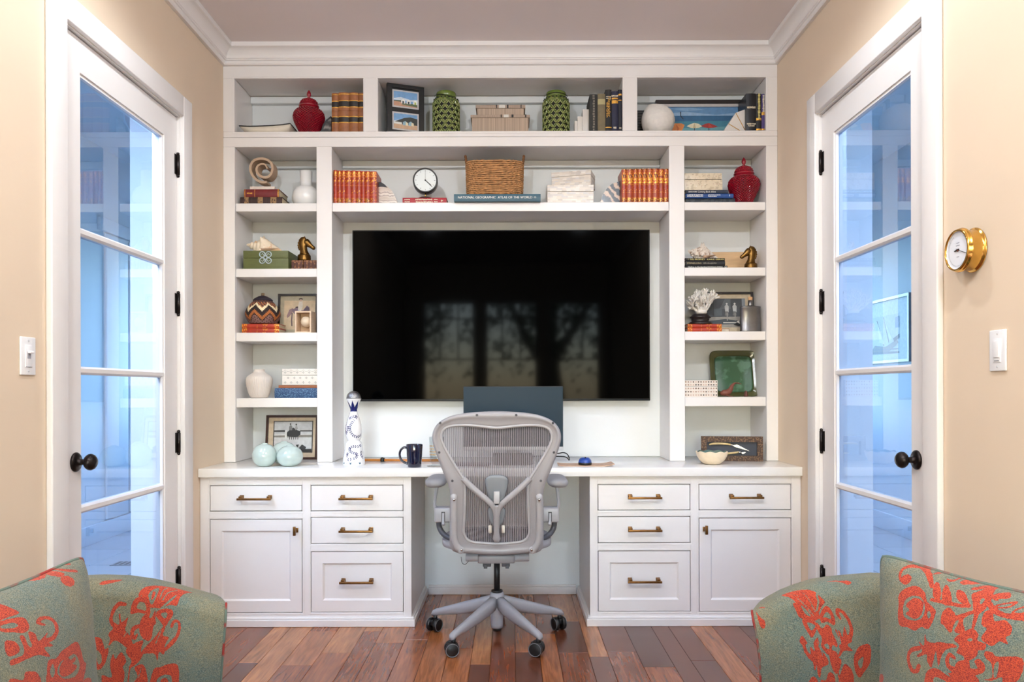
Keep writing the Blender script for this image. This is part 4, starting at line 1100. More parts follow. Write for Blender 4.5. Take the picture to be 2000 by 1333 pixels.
# --- louvred dark box and white textured vase, top right
o = thing('louvred_box', 'dark grey ribbed box behind the round white vase', 'box', (place(1252, 4.17), 4.17, DECK['top']))
x0, z1 = at(1243, 215, 4.17); x1, _ = at(1262, 215, 4.17); H = z1 - DECK['top']; DGR = mat('dark_grey_wood', (74, 72, 72), 0.6, var=0.15)
MB().box(-0.036, 0.028, 0.006, 0.08, 0, H).build('case', BLK, o)
for k in range(11): MB().box(-0.038, 0.030, 0.0, 0.008, 0.004 + k * (H - 0.008) / 11, 0.004 + (k + 0.6) * (H - 0.008) / 11, bev=0.001, seg=1).build('slat', DGR, o)
WTX = mat('white_crackled_clay', (228, 224, 219), 0.7, var=0.03, scale=60, bump=0.7)
o = thing('round_vase', 'round white textured vase with a slanted mouth at the top right', 'vase', (place(1285, 4.10), 4.10, DECK['top']))
r = R_(32, 4.10)
def vase_pt(u, v):
    th = 0.42 + (PI - 0.62 - 0.42) * v; a = 2 * PI * u
    rr = r * (1 + 0.02 * math.sin(3 * a + 4 * v)); p = Vector((rr * math.sin(th) * math.cos(a), rr * math.sin(th) * math.sin(a), -rr * math.cos(th)))
    p.z = p.z + r * math.cos(0.42)
    top = v ** 6; p.z += -0.010 * top * math.cos(a - 0.3)
    nb = 0.0016 * math.sin(40 * th + 2.5 * math.sin(9 * a)) * math.sin(14 * a + 3 * math.sin(8 * th))
    return p + Vector((math.cos(a), math.sin(a), 0)) * nb
m = MB(); m.grid(vase_pt, 72, 40, cu=True)
m.lathe([(0.0, 0.0005), (r * math.sin(0.42) * 1.0, 0.0005)], 36); m.lathe([(r * math.sin(0.62) * 0.93, 2 * r * 0.80), (r * 0.5, r * 1.4), (0.0, r)], 32, 1, caps=False)
m.build('shell', [WTX, C(120, 114, 108)], o)

# --- scroll sculpture, white bottle vase
SAND = mat('sandstone', (190, 162, 136), 0.6, var=0.06, scale=30); BASEW = mat('pale_stone_base', (222, 208, 196), 0.5, var=0.06)
o = thing('scroll_sculpture', 'beige spiral scroll sculpture on a pale base on the burgundy book', 'sculpture', (place(513, 4.10), 4.10, ZSCROLL))
x0, zt_ = at(488, 359.5, 4.08); x1, _ = at(536, 366, 4.08); hb = mm(7, 4.08)
MB().box(x0 - o.location.x, x1 - o.location.x, -0.02, 0.10, 0, hb, bev=0.001).build('base', BASEW, o)
def spz(px, py):
    X_, Z_ = at(px, py, 4.10); return (X_ - o.location.x, Z_ - ZSCROLL)
cl = [(523, 357.2), (513, 357.5), (503, 353), (495, 344), (491, 333), (493, 322), (500, 314.5), (511, 311.8), (522, 313.5), (531, 320), (534, 331), (531, 342), (524, 348), (514, 347.5), (506, 341.5), (503, 333), (506, 325.5), (513, 322.5), (520, 323.8), (524, 331.5)]
cp = catmull([(*spz(a, b_), 0) for a, b_ in cl], 5); hwid = [0.0062 * (1 - 0.45 * max(0, (k / len(cp) - 0.72) / 0.28)) for k in range(len(cp))]
m = MB(); L = []; Rr = []
for k, p in enumerate(cp):
    t = (cp[min(k + 1, len(cp) - 1)] - cp[max(k - 1, 0)]).normalized(); n = Vector((-t.y, t.x, 0))
    L.append(p + n * hwid[k]); Rr.append(p - n * hwid[k])
rings = [[(l.x, -0.018, l.y), (r_.x, -0.018, r_.y), (r_.x, 0.055, r_.y), (l.x, 0.055, l.y)] for l, r_ in zip(L, Rr)]
loft(m, rings, 0, False); m.build('scroll', SAND, o)
WGL = mat('white_satin_glaze', (236, 235, 234), 0.25, var=0.01, coat=0.2)
o = thing('bottle_vase', 'white round vase with a straight neck on the left column', 'vase', (place(598, 4.14), 4.14, DECK['a']))
r = R_(27, 4.14); hz = at(598, 335, 4.14)[1] - DECK['a']; nr = R_(11.5, 4.14)
MB().lathe([(0.0, 0.0), (r * 0.55, 0.0), (r * 0.78, 0.012), (r * 0.97, 0.038), (r, 0.058), (r * 0.94, 0.082), (r * 0.76, 0.104), (nr * 1.25, 0.116), (nr, 0.121), (nr * 0.97, 0.14), (nr * 1.03, hz - 0.001), (nr * 0.97, hz), (nr * 0.86, hz - 0.001), (nr * 0.84, 0.12)], 48, caps=False).build('vase_body', WGL, o)

# --- clock
o = thing('table_clock', 'round black table clock with a white dial standing on the red book', 'clock', (place(831, 4.09), 4.09, ZCLOCK))
cz = at(831, 352, 4.07)[1] - ZCLOCK; r = R_(24.3, 4.07)
CLK = mat('black_clock_case', (36, 35, 36), 0.35, var=0.1); M = Matrix.Translation((0, 0, cz)) @ Matrix.Rotation(math.radians(4), 4, 'Z') @ Matrix.Rotation(PI / 2, 4, 'X')
m = MB(); m.lathe([(0.0, -0.040), (r * 0.93, -0.040), (r, -0.034), (r, 0.018), (r * 0.985, 0.0205), (r * 0.89, 0.0205), (r * 0.88, 0.017), (0.0, 0.017)], 48, 0, True, M); m.build('case', CLK, o)
m = MB(); m.lathe([(0.0, 0.0174), (r * 0.88, 0.0174)], 48, 0, False, M, caps=False); m.build('dial', mat('clock_dial', (226, 232, 232), 0.4, var=0.01), o)
tk = MB()
for k in range(12):
    a = PI / 2 - k * PI / 6
    tk.box(-0.0010, 0.0010, -0.0035, 0.0035, 0.0175, 0.0179, M=M @ Matrix.Translation((r * 0.76 * math.cos(a), r * 0.76 * math.sin(a), 0)) @ Matrix.Rotation(a - PI / 2, 4, 'Z'))
tk.build('hour_marks', C(70, 74, 78), o)
def hand(name, ang, L, w, z, mt, tail=0.0):
    q = MB(); a = math.radians(90 - ang); q.box(-w, w, -tail, L, z, z + 0.0006, M=M @ Matrix.Rotation(a - PI / 2, 4, 'Z')); q.build(name, mt, o)
hand('hour_hand', 131, r * 0.62, 0.0022, 0.0182, BLACK); hand('minute_hand', 134, r * 0.80, 0.0011, 0.0188, BLACK); hand('alarm_hand', 0, r * 0.80, 0.0006, 0.0194, C(90, 92, 94))
m = MB(); m.lathe([(0.0, 0.0196), (0.0035, 0.0196), (0.0035, 0.021), (0.0, 0.021)], 16, 0, True, M); m.build('hub', BLACK, o)
MB().lathe([(0.0, 0.0), (0.044, 0.0), (0.042, 0.004), (0.030, 0.009), (0.006, 0.012), (0.0, 0.012)], 36).build('foot', CLK, o)
MB().lathe([(0.0032, 0.010), (0.0032, cz - r + 0.004)], 12).build('stem', GOLD, o)

# --- woven basket
WIC = mat('seagrass', (182, 134, 88), 0.7, var=0.35, scale=60, stretch=(1, 1, 1)); WID = mat('seagrass_dark', (120, 78, 44), 0.8, var=0.3, scale=50)
Yb = 4.11; o = thing('woven_basket', 'brown woven seagrass basket with two handles standing on the atlas', 'basket', (place(966.5, Yb), Yb, ZATLAS))
hB = at(966, 316, Yb - 0.05)[1] - ZATLAS; wB = R_(55.5, Yb - 0.03); dB = 0.085
def rr_pt(a, k, d=0.0):
    c_, s_ = math.cos(a), math.sin(a); e = 0.42
    return ((wB * k + d) * math.copysign(abs(c_) ** e, c_), (dB * k + d) * math.copysign(abs(s_) ** 0.75, s_))
m = MB(); rows = 19
for j in range(rows):
    z = 0.005 + (hB - 0.010) * j / (rows - 1); k = 0.965 + 0.035 * j / (rows - 1); NS = 150; pts = []
    for i in range(NS):
        a = 2 * PI * i / NS; wv_ = 0.0022 * math.sin(37.5 * a * 0 + i * PI * 0.5 + PI * j)
        x_, y_ = rr_pt(a, k, wv_); pts.append((x_, y_, z + 0.0012 * math.sin(i * PI * 0.5 + j)))
    m.tube(pts, 0.0048, 6, 0, closed=True)
lin_ = [[(*rr_pt(2 * PI * i / 60, 0.93), z) for i in range(60)] for z in (0.001, hB * 0.5, hB - 0.004)]
loft(m, lin_, 1, True, caps=False); m.poly([(*rr_pt(2 * PI * i / 60, 0.93), 0.001) for i in range(60)], 1)
b = m.build('weave', [WIC, WID], o); b['kind'] = 'stuff'
for s in (-1, 1):
    pts = catmull([(s * wB * 0.97, -0.030, hB - 0.02), (s * (wB + 0.001), -0.030, hB + 0.012), (s * (wB + 0.004), -0.018, hB + 0.036), (s * (wB + 0.005), 0.0, hB + 0.042), (s * (wB + 0.004), 0.018, hB + 0.036), (s * (wB + 0.001), 0.030, hB + 0.012), (s * wB * 0.97, 0.030, hB - 0.02)], 6)
    q = MB(); q.tube(pts, [0.0062 + 0.0012 * math.sin(k * 1.9) for k in range(len(pts))], 8); q.build('handle', WID, o)

# --- bone inlay boxes
BONE = mat('bone_inlay', (216, 206, 194), 0.35, var=0.03); BONES = [mat('bone_tile_%d' % i, c, 0.3, var=0.06, scale=30) for i, c in enumerate([(226, 218, 208), (212, 202, 190), (200, 190, 180), (220, 208, 194), (206, 200, 196)])]
brnd = random.Random(11)
def inlay_face(parent, x0, x1, z0, z1, y, M=None, th=0.0085, name='tile'):
    m = MB(); z = z0
    while z < z1 - 0.001:
        h_ = min(th, z1 - z); x_ = x0 - brnd.uniform(0, 0.02)
        while x_ < x1:
            w_ = brnd.uniform(0.018, 0.034); a, b_ = max(x_, x0), min(x_ + w_, x1)
            if b_ - a > 0.002: m.box(a + 0.0002, b_ - 0.0002, y - 0.0007, y + 0.001, z + 0.0002, z + h_ - 0.0002, brnd.randrange(5), M=M)
            x_ += w_
        z += h_
    m.build(name, BONES, parent)
def inlay_box(label, w, D, hbody, hlid, loc, rz, slack=0.0):
    o = thing('bone_inlay_box', label, 'box', loc, rz, group='bone inlay boxes')
    MB().box(-w / 2, w / 2, 0, D, 0, hbody, bev=0.0008, seg=1).build('body', BONE, o)
    l = MB().box(-w / 2 - 0.001, w / 2 + 0.001, -0.001, D + 0.001, hbody + 0.0008, hbody + hlid, bev=0.001, seg=1).build('lid', BONE, o)
    inlay_face(o, -w / 2 + 0.001, w / 2 - 0.001, 0.001, hbody - 0.001, 0.0, name='inlay_front'); inlay_face(l, -w / 2, w / 2, hbody + 0.0015, hbody + hlid - 0.0005, -0.001, name='inlay_front')
    Ms = Matrix.Translation((w / 2, D / 2, 0)) @ Matrix.Rotation(PI / 2, 4, 'Z')
    inlay_face(o, -D / 2 + 0.001, D / 2 - 0.001, 0.001, hbody - 0.001, 0.0, Ms, name='inlay_side')
    return o
x0, z1 = at(1069, 362, 4.06); x1, zl = at(1159, 375, 4.06)
inlay_box('pale bone inlay box, lower and larger of the two right of the basket', x1 - x0, 0.16, zl - DECK['a'], z1 - zl, ((x0 + x1) / 2, 4.055, DECK['a']), 0.0)
zu = DECK['a'] + (zl - DECK['a']) + (z1 - zl) + 0.0012
inlay_box('pale bone inlay box turned askew on top of the larger one', 0.212, 0.13, 0.054, 0.026, (place(1115, 4.10), 4.085, zu), math.radians(-16))
# cream shell inlay box on the books
x0, z1 = at(1337, 338.5, 4.07); x1, zl = at(1411, 351, 4.07); SHELLM = mottled('mother_of_pearl', (222, 208, 184), (198, 182, 156), 45, 0.56, 0.3)
o = thing('shell_inlay_box', 'cream mother-of-pearl box with lid on the navy book', 'box', ((x0 + x1) / 2, 4.07, ZBOXR)); w = (x1 - x0) / 2; hb = zl - ZBOXR
MB().box(-w, w, 0, 0.12, 0, hb - 0.001, bev=0.001).build('body', SHELLM, o)
l = MB().box(-w, w - 0.003, 0, 0.12, hb + 0.0015, z1 - ZBOXR, bev=0.001).build('lid', SHELLM, o)
MB().box(-w + 0.004, w - 0.006, 0.004, 0.11, hb - 0.001, hb + 0.0015).build('lid_lip', GAPM, o)
dots = MB(); srnd = random.Random(5)
for k in range(46):
    dots.lathe([(0.0, 0.0004), (srnd.uniform(0.0018, 0.004), 0.0004)], 8, srnd.randrange(3), False, Matrix.Translation((srnd.uniform(-w + 0.006, w - 0.006), 0, srnd.choice([srnd.uniform(0.006, hb - 0.007), srnd.uniform(hb + 0.007, z1 - ZBOXR - 0.005)]))) @ RX90, caps=False)
dots.build('shell_discs', [C(190, 174, 146), C(232, 222, 206), C(204, 180, 158)], o)
# ================================================================== ornaments on the lower shelves
# --- conch shells
def conch(label, loc, L, Rm, rz, tilt, m_body, spikes, knob, seed, group=None):
    """spindle shell along local x (apex at -x, siphon at +x) with a spiny shoulder and an open flared lip"""
    o = thing('conch_shell', label, 'shell', loc, rz, group)
    r = random.Random(seed); NU, NV = 44, 60
    def prof(t):
        if t < 0.40: return 0.05 + 0.80 * (t / 0.40) ** 0.9 * (0.86 + 0.14 * math.sin(t * 60))
        if t < 0.50: return 0.85 + 0.15 * math.sin((t - 0.40) / 0.10 * PI / 2)
        return max(0.05, 1.0 * (1 - (t - 0.50) / 0.50) ** 1.05 + 0.05)
    M = Matrix.Translation((0, 0, Rm * 0.56)) @ Matrix.Rotation(tilt, 4, 'Y')
    def fn(u, v):
        a = 2 * PI * v; rad = prof(u) * Rm
        sp = max(0.0, math.cos(spikes * a + 5 * u * PI)) ** 3
        sh = math.exp(-((u - 0.45) / 0.05) ** 2) + 0.55 * math.exp(-((u - 0.28) / 0.035) ** 2) + 0.35 * math.exp(-((u - 0.16) / 0.03) ** 2)
        rad *= 1 + knob * sp * sh
        rad *= 1 + 0.10 * math.cos(a + 0.6) + 0.02 * math.sin(60 * u) + r.uniform(-0.012, 0.012) * (1 + 3 * (knob > 0.55))
        x_ = -L / 2 + L * u - 0.10 * L * sp * sh * knob
        return (x_, rad * math.cos(a) * 0.85, rad * math.sin(a))
    m = MB(); m.grid(fn, NU, NV, cv=True, M=M); m.build('shell_body', m_body, o)
    q = MB()                                           # flared lip
    def lip(u, v):
        t = 0.42 + 0.5 * u; rad = prof(t) * Rm
        a = -2.3 - 0.55 * v
        k = 1.0 + 0.30 * math.sin(PI * u) * v
        return (-L / 2 + L * t, rad * k * math.cos(a) * 0.95, max(rad * k * math.sin(a) * 0.80, -Rm * 0.54))
    q.grid(lip, 16, 8, M=Matrix.Translation((0, 0, Rm * 0.56))); q.build('lip', C(226, 190, 164, 0.3), o)
    if knob > 0.55:
        k = MB()
        for i in range(60):
            u = r.uniform(0.02, 0.62); v = r.random(); p = Vector(fn(u, v)); k.ball(tuple(M @ p), r.uniform(0.002, 0.0048), 4)
        b = k.build('encrustation', m_body, o); b['kind'] = 'stuff'
    for c_ in o.children:                              # the underside rests flat
        for v_ in c_.data.vertices: v_.co.z = max(v_.co.z, 0.0003)
    return o
SH1 = mottled('cream_shell', (232, 216, 192), (210, 172, 132), 22, 0.60, 0.4)
SH2 = mottled('encrusted_shell', (226, 214, 202), (176, 150, 132), 60, 0.56, 0.7)
# --- green box, carved boxes, horse heads (row b)
GRB = mat('green_painted_wood', (92, 98, 52), 0.5, var=0.12, scale=18, stretch=(1, 6, 6)); ORN = mat('pale_blue_metal', (186, 200, 208), 0.35, metal=0.3)
x0, z1 = at(475, 490, 4.05); x1, _ = at(563, 490, 4.05); w = (x1 - x0) / 2
o = thing('green_box', 'green wooden box with a pale quatrefoil ornament under the conch shell', 'box', ((x0 + x1) / 2, 4.05, DECK['b'])); H = z1 - DECK['b']
MB().box(-w, w, 0, 0.19, 0, H * 0.60, bev=0.0012).build('body', GRB, o); MB().box(-w, w, 0, 0.19, H * 0.60 + 0.0012, H, bev=0.0012).build('lid', GRB, o)
q = MB(); cx, cz = at(518.5, 503.5, 4.05); cx -= (x0 + x1) / 2; cz -= DECK['b']
for sx in (-1, 1):
    for sz in (-1, 1):
        c = (cx + sx * 0.0165, -0.0015, cz + sz * 0.0165)
        q.tube([(c[0] + 0.0145 * math.cos(a), c[1], c[2] + 0.0145 * math.sin(a)) for a in [2 * PI * k / 20 for k in range(20)]], 0.0028, 6, closed=True)
        q.tube([(cx + sx * 0.006, -0.0015, cz + sz * 0.006), (cx + sx * 0.014, -0.0015, cz + sz * 0.022), (cx + sx * 0.024, -0.0015, cz + sz * 0.013)], 0.0018, 6)
q.tube([(cx + 0.008 * math.cos(a), -0.0015, cz + 0.008 * math.sin(a)) for a in [2 * PI * k / 12 for k in range(12)]], 0.0022, 6, closed=True)
q.build('quatrefoil', ORN, o)
x_, zt_ = at(516, 472, 4.12)
conch('large cream conch shell with a tall spire lying on the green box', (x_, 4.12, DECK['b'] + H), 0.185, 0.052, math.radians(6), math.radians(9), SH1, 5, 0.50, 4)
CARV = mottled('carved_brown_wood', (92, 54, 38), (156, 106, 68), 80, 0.5, 0.6)
zb_ = DECK['b']
for i, (a, b_, lb) in enumerate(((569, 591.5, 'carved brown wooden block, left one under the brass horse head facing right'), (592.5, 622.3, 'carved brown wooden block by the stile under the brass horse head'))):
    x0, z1 = at(a, 508.3, 4.07); x1, _ = at(b_, 508.3, 4.07); o = thing('carved_block', lb, 'block', ((x0 + x1) / 2, 4.07, DECK['b']), group='carved wooden blocks'); w = (x1 - x0) / 2; H = z1 - DECK['b']
    MB().box(-w, w, 0, 0.10, 0, H, bev=0.003).build('block', CARV, o)
    q = MB(); n_ = 4 if i else 3
    for k in range(n_):
        c = -w + 2 * w * (k + 0.5) / n_; h2 = 2 * w / n_ * 0.46
        q.prism([(c - h2, H / 2), (c, 0.005), (c + h2, H / 2), (c, H - 0.005)], -0.002, 0.001)
        q.prism([(c - h2 * .4, H / 2), (c, H * .3), (c + h2 * .4, H / 2), (c, H * .7)], -0.0035, 0.001)
    q.build('carving', mat('carved_dark', (84, 44, 34), 0.55, var=0.2), o); zb_ = DECK['b'] + H
BRS = mat('old_brass_casting', (112, 82, 42), 0.34, metal=1.0, var=0.35, scale=40)
def horse(label, px, Y, deck, hpx, s, base_h, dark=False):
    """bust of a horse, s = +1 looks right; hpx = height in pixels"""
    o = thing('horse_bust', label, 'sculpture', (place(px, Y), Y, deck), group='brass horse busts')
    H = R_(hpx, Y); k = H / 1.0
    def e(c, ax, ay, th, n=16):      # ellipse section: centre (x, z), in-plane half axis ax along angle th, half thickness ay along y
        out = []
        for q in range(n):
            a = 2 * PI * q / n; d = ax * math.cos(a)
            out.append((s * (c[0] + d * math.cos(th)) * k, ay * math.sin(a) * k, (c[1] + d * math.sin(th)) * k))
        return out
    m = MB()
    b = base_h
    neck = [((0.02, b), 0.21, 0.17, 0.0), ((0.01, b + 0.07), 0.185, 0.15, -0.05), ((-0.02, b + 0.20), 0.155, 0.125, -0.15), ((-0.05, b + 0.36), 0.165, 0.11, -0.25), ((-0.05, b + 0.50), 0.18, 0.10, -0.30), ((-0.015, 0.83), 0.175, 0.095, -0.50), ((0.02, 0.905), 0.11, 0.075, -0.55), ((0.03, 0.945), 0.045, 0.04, -0.6)]
    loft(m, [e(*r_) for r_ in neck])
    head = [((-0.04, 0.80), 0.12, 0.085, 0.9), ((0.06, 0.76), 0.155, 0.10, 0.95), ((0.15, 0.695), 0.135, 0.092, 0.95), ((0.235, 0.625), 0.098, 0.072, 0.95), ((0.315, 0.56), 0.078, 0.062, 0.95), ((0.375, 0.515), 0.080, 0.062, 0.95), ((0.415, 0.485), 0.055, 0.045, 0.95), ((0.43, 0.475), 0.02, 0.02, 0.95)]
    loft(m, [e(*r_) for r_ in head])
    m.build('horse_head', BRS, o)
    q = MB()
    for sy in (-1, 1):
        loft(q, [[(s * (0.0 + dx * 0.9 + 0.02 * t) * k, (sy * 0.045 + dy) * k, (0.90 + 0.10 * t) * k) for dx, dy in ((-0.035 * (1 - t), 0), (0, 0.025 * (1 - t)), (0.035 * (1 - t), 0), (0, -0.025 * (1 - t)))] for t in (0.0, 0.4, 0.8, 0.99)])
    q.build('ears', BRS, o)
    mn = MB()
    path = catmull([(s * x_ * k, 0, z_ * k) for x_, z_ in ((0.04, 0.93), (-0.10, 0.90), (-0.19, 0.78), (-0.22, 0.64), (-0.20, b + 0.28), (-0.17, b + 0.20))], 5)
    mn.tube(path, [0.05 * k * (0.9 + 0.25 * math.sin(i * 1.7)) for i in range(len(path))], 8); mn.build('mane', BRS, o)
    ey = MB(); ey.ball((s * 0.10 * k, -0.095 * k, 0.80 * k), 0.022 * k, 6); ey.ball((s * 0.385 * k, -0.058 * k, 0.525 * k), 0.014 * k, 5); ey.build('eye_and_nostril', mat('dark_brass', (70, 48, 24), 0.4, metal=0.9), o)
    MB().lathe([(0.0, 0.0), (0.26 * k, 0.0), (0.265 * k, 0.02 * k), (0.255 * k, (b - 0.03) * k), (0.235 * k, b * k), (0.0, (b + 0.01) * k)], 32).build('base', BRS, o)
horse('brass horse head facing right on the carved blocks', 594, 4.105, zb_ + 0.0005, 49, 1, 0.24)
horse('brass horse head facing left before the wooden board', 1466, 4.09, DECK['b'], 47, -1, 0.24)
# --- right of row b
x_, zt_ = at(1372, 490, 4.12)
conch('pitted encrusted shell lying on the pile of black books', (x_, 4.115, ZSHELLR), 0.165, 0.048, math.radians(4), math.radians(12), SH2, 9, 0.60, 9)
PINE = mat('pale_pine', (206, 170, 128), 0.55, var=0.12, scale=3, stretch=(2, 2, 22))
x0, z1 = at(1388, 492.5, 4.20); x1, _ = at(1478, 492.5, 4.20)
tag(MB().box(0, x1 - x0, 0, 0.018, 0, z1 - DECK['b'], bev=0.002).build('wooden_board', PINE, None, (x0, 4.20, DECK['b'])), 'pale wooden board standing behind the left-facing brass horse head', 'board')

# --- zigzag basket (row c left)
Yz = 4.12; o = thing('lidded_basket', 'round lidded basket with a brown and cream zigzag weave', 'basket', (place(513, Yz), Yz, ZBASK))
hT = at(513, 573, Yz)[1] - ZBASK; rB = R_(33, Yz); bH = at(513, 588, Yz)[1] - ZBASK
BM = [mat('coil_dark', (44, 30, 28), 0.8), mat('coil_cream', (232, 214, 176), 0.8), mat('coil_rust', (176, 104, 52), 0.8), mat('coil_mauve', (136, 104, 100), 0.8), mat('coil_brown', (92, 62, 56), 0.8)]
m = MB(); rows_, NA = 19, 84
def bz(j): return 0.004 + (bH - 0.004) * j / rows_
def br(z):
    t = z / bH
    return rB * (0.68 + 0.32 * math.sin(min(1, t / 0.42) * PI / 2) if t < 0.42 else 0.50 + 0.50 * max(0.0, math.cos(min(1.0, (t - 0.42) / 0.58) * PI / 2)) ** 0.9)
for j in range(rows_):
    z = bz(j); r0 = br(z); r1 = br(bz(j + 1)); rc = (r0 + r1) / 2 + 0.0022; zc = (z + bz(j + 1)) / 2; t = zc / bH
    for i in range(NA):
        ph = (i / NA * 7) % 1.0; tri = abs(ph - 0.5) * 2
        v = t - 0.30 * tri
        mi = 4
        if t > 0.90: mi = 4
        elif v > 0.62: mi = 4 if (i + j) % 3 else 2
        elif v > 0.50: mi = 1
        elif v > 0.27: mi = 0
        elif v > 0.15: mi = 2
        elif v > 0.08: mi = 0
        else: mi = 3
        if i % 2 == 0 and (i // 2 + j) % 2 == 0 and mi in (3, 4): mi = 0 if mi == 4 else 4
        a0, a1 = 2 * PI * i / NA, 2 * PI * (i + 1) / NA
        P = lambda r, a, zz: (r * math.cos(a), r * math.sin(a), zz)
        m.add([P(r0, a0, z), P(r0, a1, z), P(rc, a1, zc), P(rc, a0, zc), P(r1, a1, bz(j + 1)), P(r1, a0, bz(j + 1))], [(0, 1, 2, 3), (3, 2, 4, 5)], mi, True)
m.lathe([(0, 0.0), (br(0.004), 0.004)], 40, 4, caps=False)
m.build('woven_body', BM, o)
lp = br(bH) ; MB().lathe([(lp * 1.12, bH - 0.002), (lp * 1.14, bH + 0.003), (lp * 0.95, bH + 0.012), (lp * 0.55, bH + 0.022), (lp * 0.2, bH + 0.027)], 40).build('lid', mat('dark_coiled_lid', (36, 28, 40), 0.7, var=0.3, scale=60), o)
MB().lathe([(0.008, bH + 0.024), (0.009, hT - 0.002), (0.006, hT), (0, hT)], 14).build('knob', mat('knob_wood', (112, 90, 66), 0.7), o)
# --- framed print of a rider (row c left)
def leaning(label, pxl, pxr, pyt, Y, deck, lean, fw, fm, polys_fn, T=0.018, cat='picture', name='framed_picture', mat_c=(196, 178, 152), matw=0.02):
    x0, z1 = at(pxl, pyt, Y + 0.03); x1, _ = at(pxr, pyt, Y + 0.03); w, h = x1 - x0, (z1 - deck) / math.cos(lean)
    o = thing(name, label, cat, (x0, Y, deck)); o.rotation_euler = (-lean, 0, 0)
    frame_bars(o, w, h, fw, T, fm)
    flat_print(o, [(rect(fw * .9, w - fw * .9, fw * .9, h - fw * .9), mat_c)] + polys_fn(w, h), T * 0.6, 'print')
    return o
def rider(w, h):
    f = lambda a, b_: (w * a, h * b_)
    hz = [([f(.13, .12), f(.93, .12), f(.93, .86), f(.13, .86)], (176, 164, 140)), ([f(.15, .14), f(.93, .14), f(.93, .84), f(.15, .84)], (204, 182, 152))]
    hz += [([f(.22, .47), f(.28, .62), f(.36, .66), f(.40, .62), f(.34, .52), f(.27, .44), f(.23, .42)], (140, 110, 112)),
           ([f(.34, .62), f(.50, .69), f(.62, .60), f(.72, .72), f(.78, .68), f(.80, .58), f(.72, .56), f(.60, .50), f(.40, .52)], (118, 96, 110)), ([f(.62, .58), f(.72, .70), f(.78, .66), f(.78, .56)], (86, 68, 84)),
           ([f(.34, .54), f(.37, .54), f(.36, .36), f(.37, .22), f(.34, .22), f(.33, .38)], (96, 76, 80)), ([f(.50, .72), f(.54, .86), f(.60, .86), f(.62, .72), f(.58, .58), f(.50, .58)], (212, 202, 190)), ([f(.43, .66), f(.50, .66), f(.50, .70), f(.44, .69)], (56, 46, 54)),
           (ell(*f(.565, .875), w * .05, h * .025), (58, 44, 40)), (ell(*f(.565, .845), w * .035, h * .03), (196, 168, 146)), ([f(.42, .56), f(.54, .62), f(.50, .50), f(.42, .50)], (176, 176, 190))]
    return hz
leaning('dark framed drawing of a rider behind the wooden cube', 544, 621.5, 574.5, 4.19, DECK['c'], 0.10, 0.0115, ESPR, rider, mat_c=(168, 158, 136))
# --- wooden cube holding a ball
WDN = mat('pale_limewood', (222, 194, 166), 0.5, var=0.06, scale=12, stretch=(2, 2, 14)); Yk = 4.05
x0, z1 = at(576, 608, Yk); x1, _ = at(606.5, 608, Yk)
o = thing('wooden_cube', 'pale wooden cube open at the front with a ball inside', 'sculpture', (x0, Yk, DECK['c']))
w, h, D, t = x1 - x0 + 0.004, z1 - DECK['c'], 0.085, 0.0075
q = MB(); q.box(0, t, 0, D, 0, h); q.box(w - t, w, 0, D, 0, h); q.box(t, w - t, 0, D, 0, t); q.box(t, w - t, 0, D, h - t, h); q.box(t, w - t, D - t, D, t, h - t); q.build('case', WDN, o)
q = MB(); q.ball((w * 0.57, 0.035, h * 0.53), 0.0285, 16); q.build('ball', mat('pale_ball', (226, 206, 180), 0.45, var=0.04), o)
o.rotation_euler = (0, 0, math.radians(-3))

# --- coral, stand, photo, flask (row c right)
o = thing('turned_stand', 'black turned wooden stand under the white coral', 'stand', (place(1367, 4.11), 4.11, ZCORAL)); k = R_(1, 4.11)
MB().lathe([(0.0, 0.0), (23 * k, 0.0), (23.5 * k, 2 * k), (20 * k, 5 * k), (16 * k, 7 * k), (17.5 * k, 9 * k), (17 * k, 11.5 * k), (20.5 * k, 13.5 * k), (20 * k, 15 * k), (15 * k, 19 * k), (14 * k, 20.5 * k), (0.0, 20.5 * k)], 40).build('stand_body', mat('ebonised_wood', (34, 26, 26), 0.3, var=0.2), o)
zc_ = ZCORAL + 20.5 * k
o = thing('coral', 'white branching coral on the black turned stand', 'coral', (place(1369, 4.11), 4.11, zc_))
cr = random.Random(12); m = MB()
def branch(p, d, r, depth):
    n = cr.randint(3, 4); pts = [p]; rr = [r]
    for i in range(n):
        d = (d + Vector((cr.gauss(0, .18), cr.gauss(0, .18), cr.gauss(0.05, .12)))).normalized()
        p = p + d * r * cr.uniform(1.3, 2.0); pts.append(p); rr.append(max(0.0032, r * (0.98 - 0.05 * i) * cr.uniform(0.88, 1.12)))
        if depth > 0 and cr.random() < 0.62:
            s_ = Vector((cr.gauss(0, 1), cr.gauss(0, .8), cr.gauss(.4, .6))).normalized()
            branch(p, (d * 0.7 + s_ * 0.75).normalized(), r * cr.uniform(0.66, 0.82), depth - 1)
    m.tube(pts, rr, 8); m.ball(tuple(p), rr[-1] * 1.12, 5)
    if depth > 0:
        for q_ in range(2):
            s_ = Vector((cr.gauss(0, 1), cr.gauss(0, .7), cr.gauss(.3, .5))).normalized(); branch(p, (d + s_ * 0.7).normalized(), r * 0.75, depth - 1)
m.ball((0, 0, 0.010), (0.036, 0.03, 0.016), 10)
for a, el in ((-2.9, .35), (-2.5, .7), (-2.1, 1.0), (-1.2, 1.15), (-0.6, .8), (-0.25, .45), (0.15, .55), (2.8, .6), (1.8, 1.0), (0.9, .8), (3.3, .9), (-1.6, 1.35)):
    d = Vector((math.cos(a) * math.cos(el), math.sin(a) * math.cos(el) * .6, math.sin(el)))
    branch(Vector((d.x * 0.018, d.y * 0.018, 0.012)), d.normalized(), 0.0082, 2)
lim = m.v; ymax = 0.075
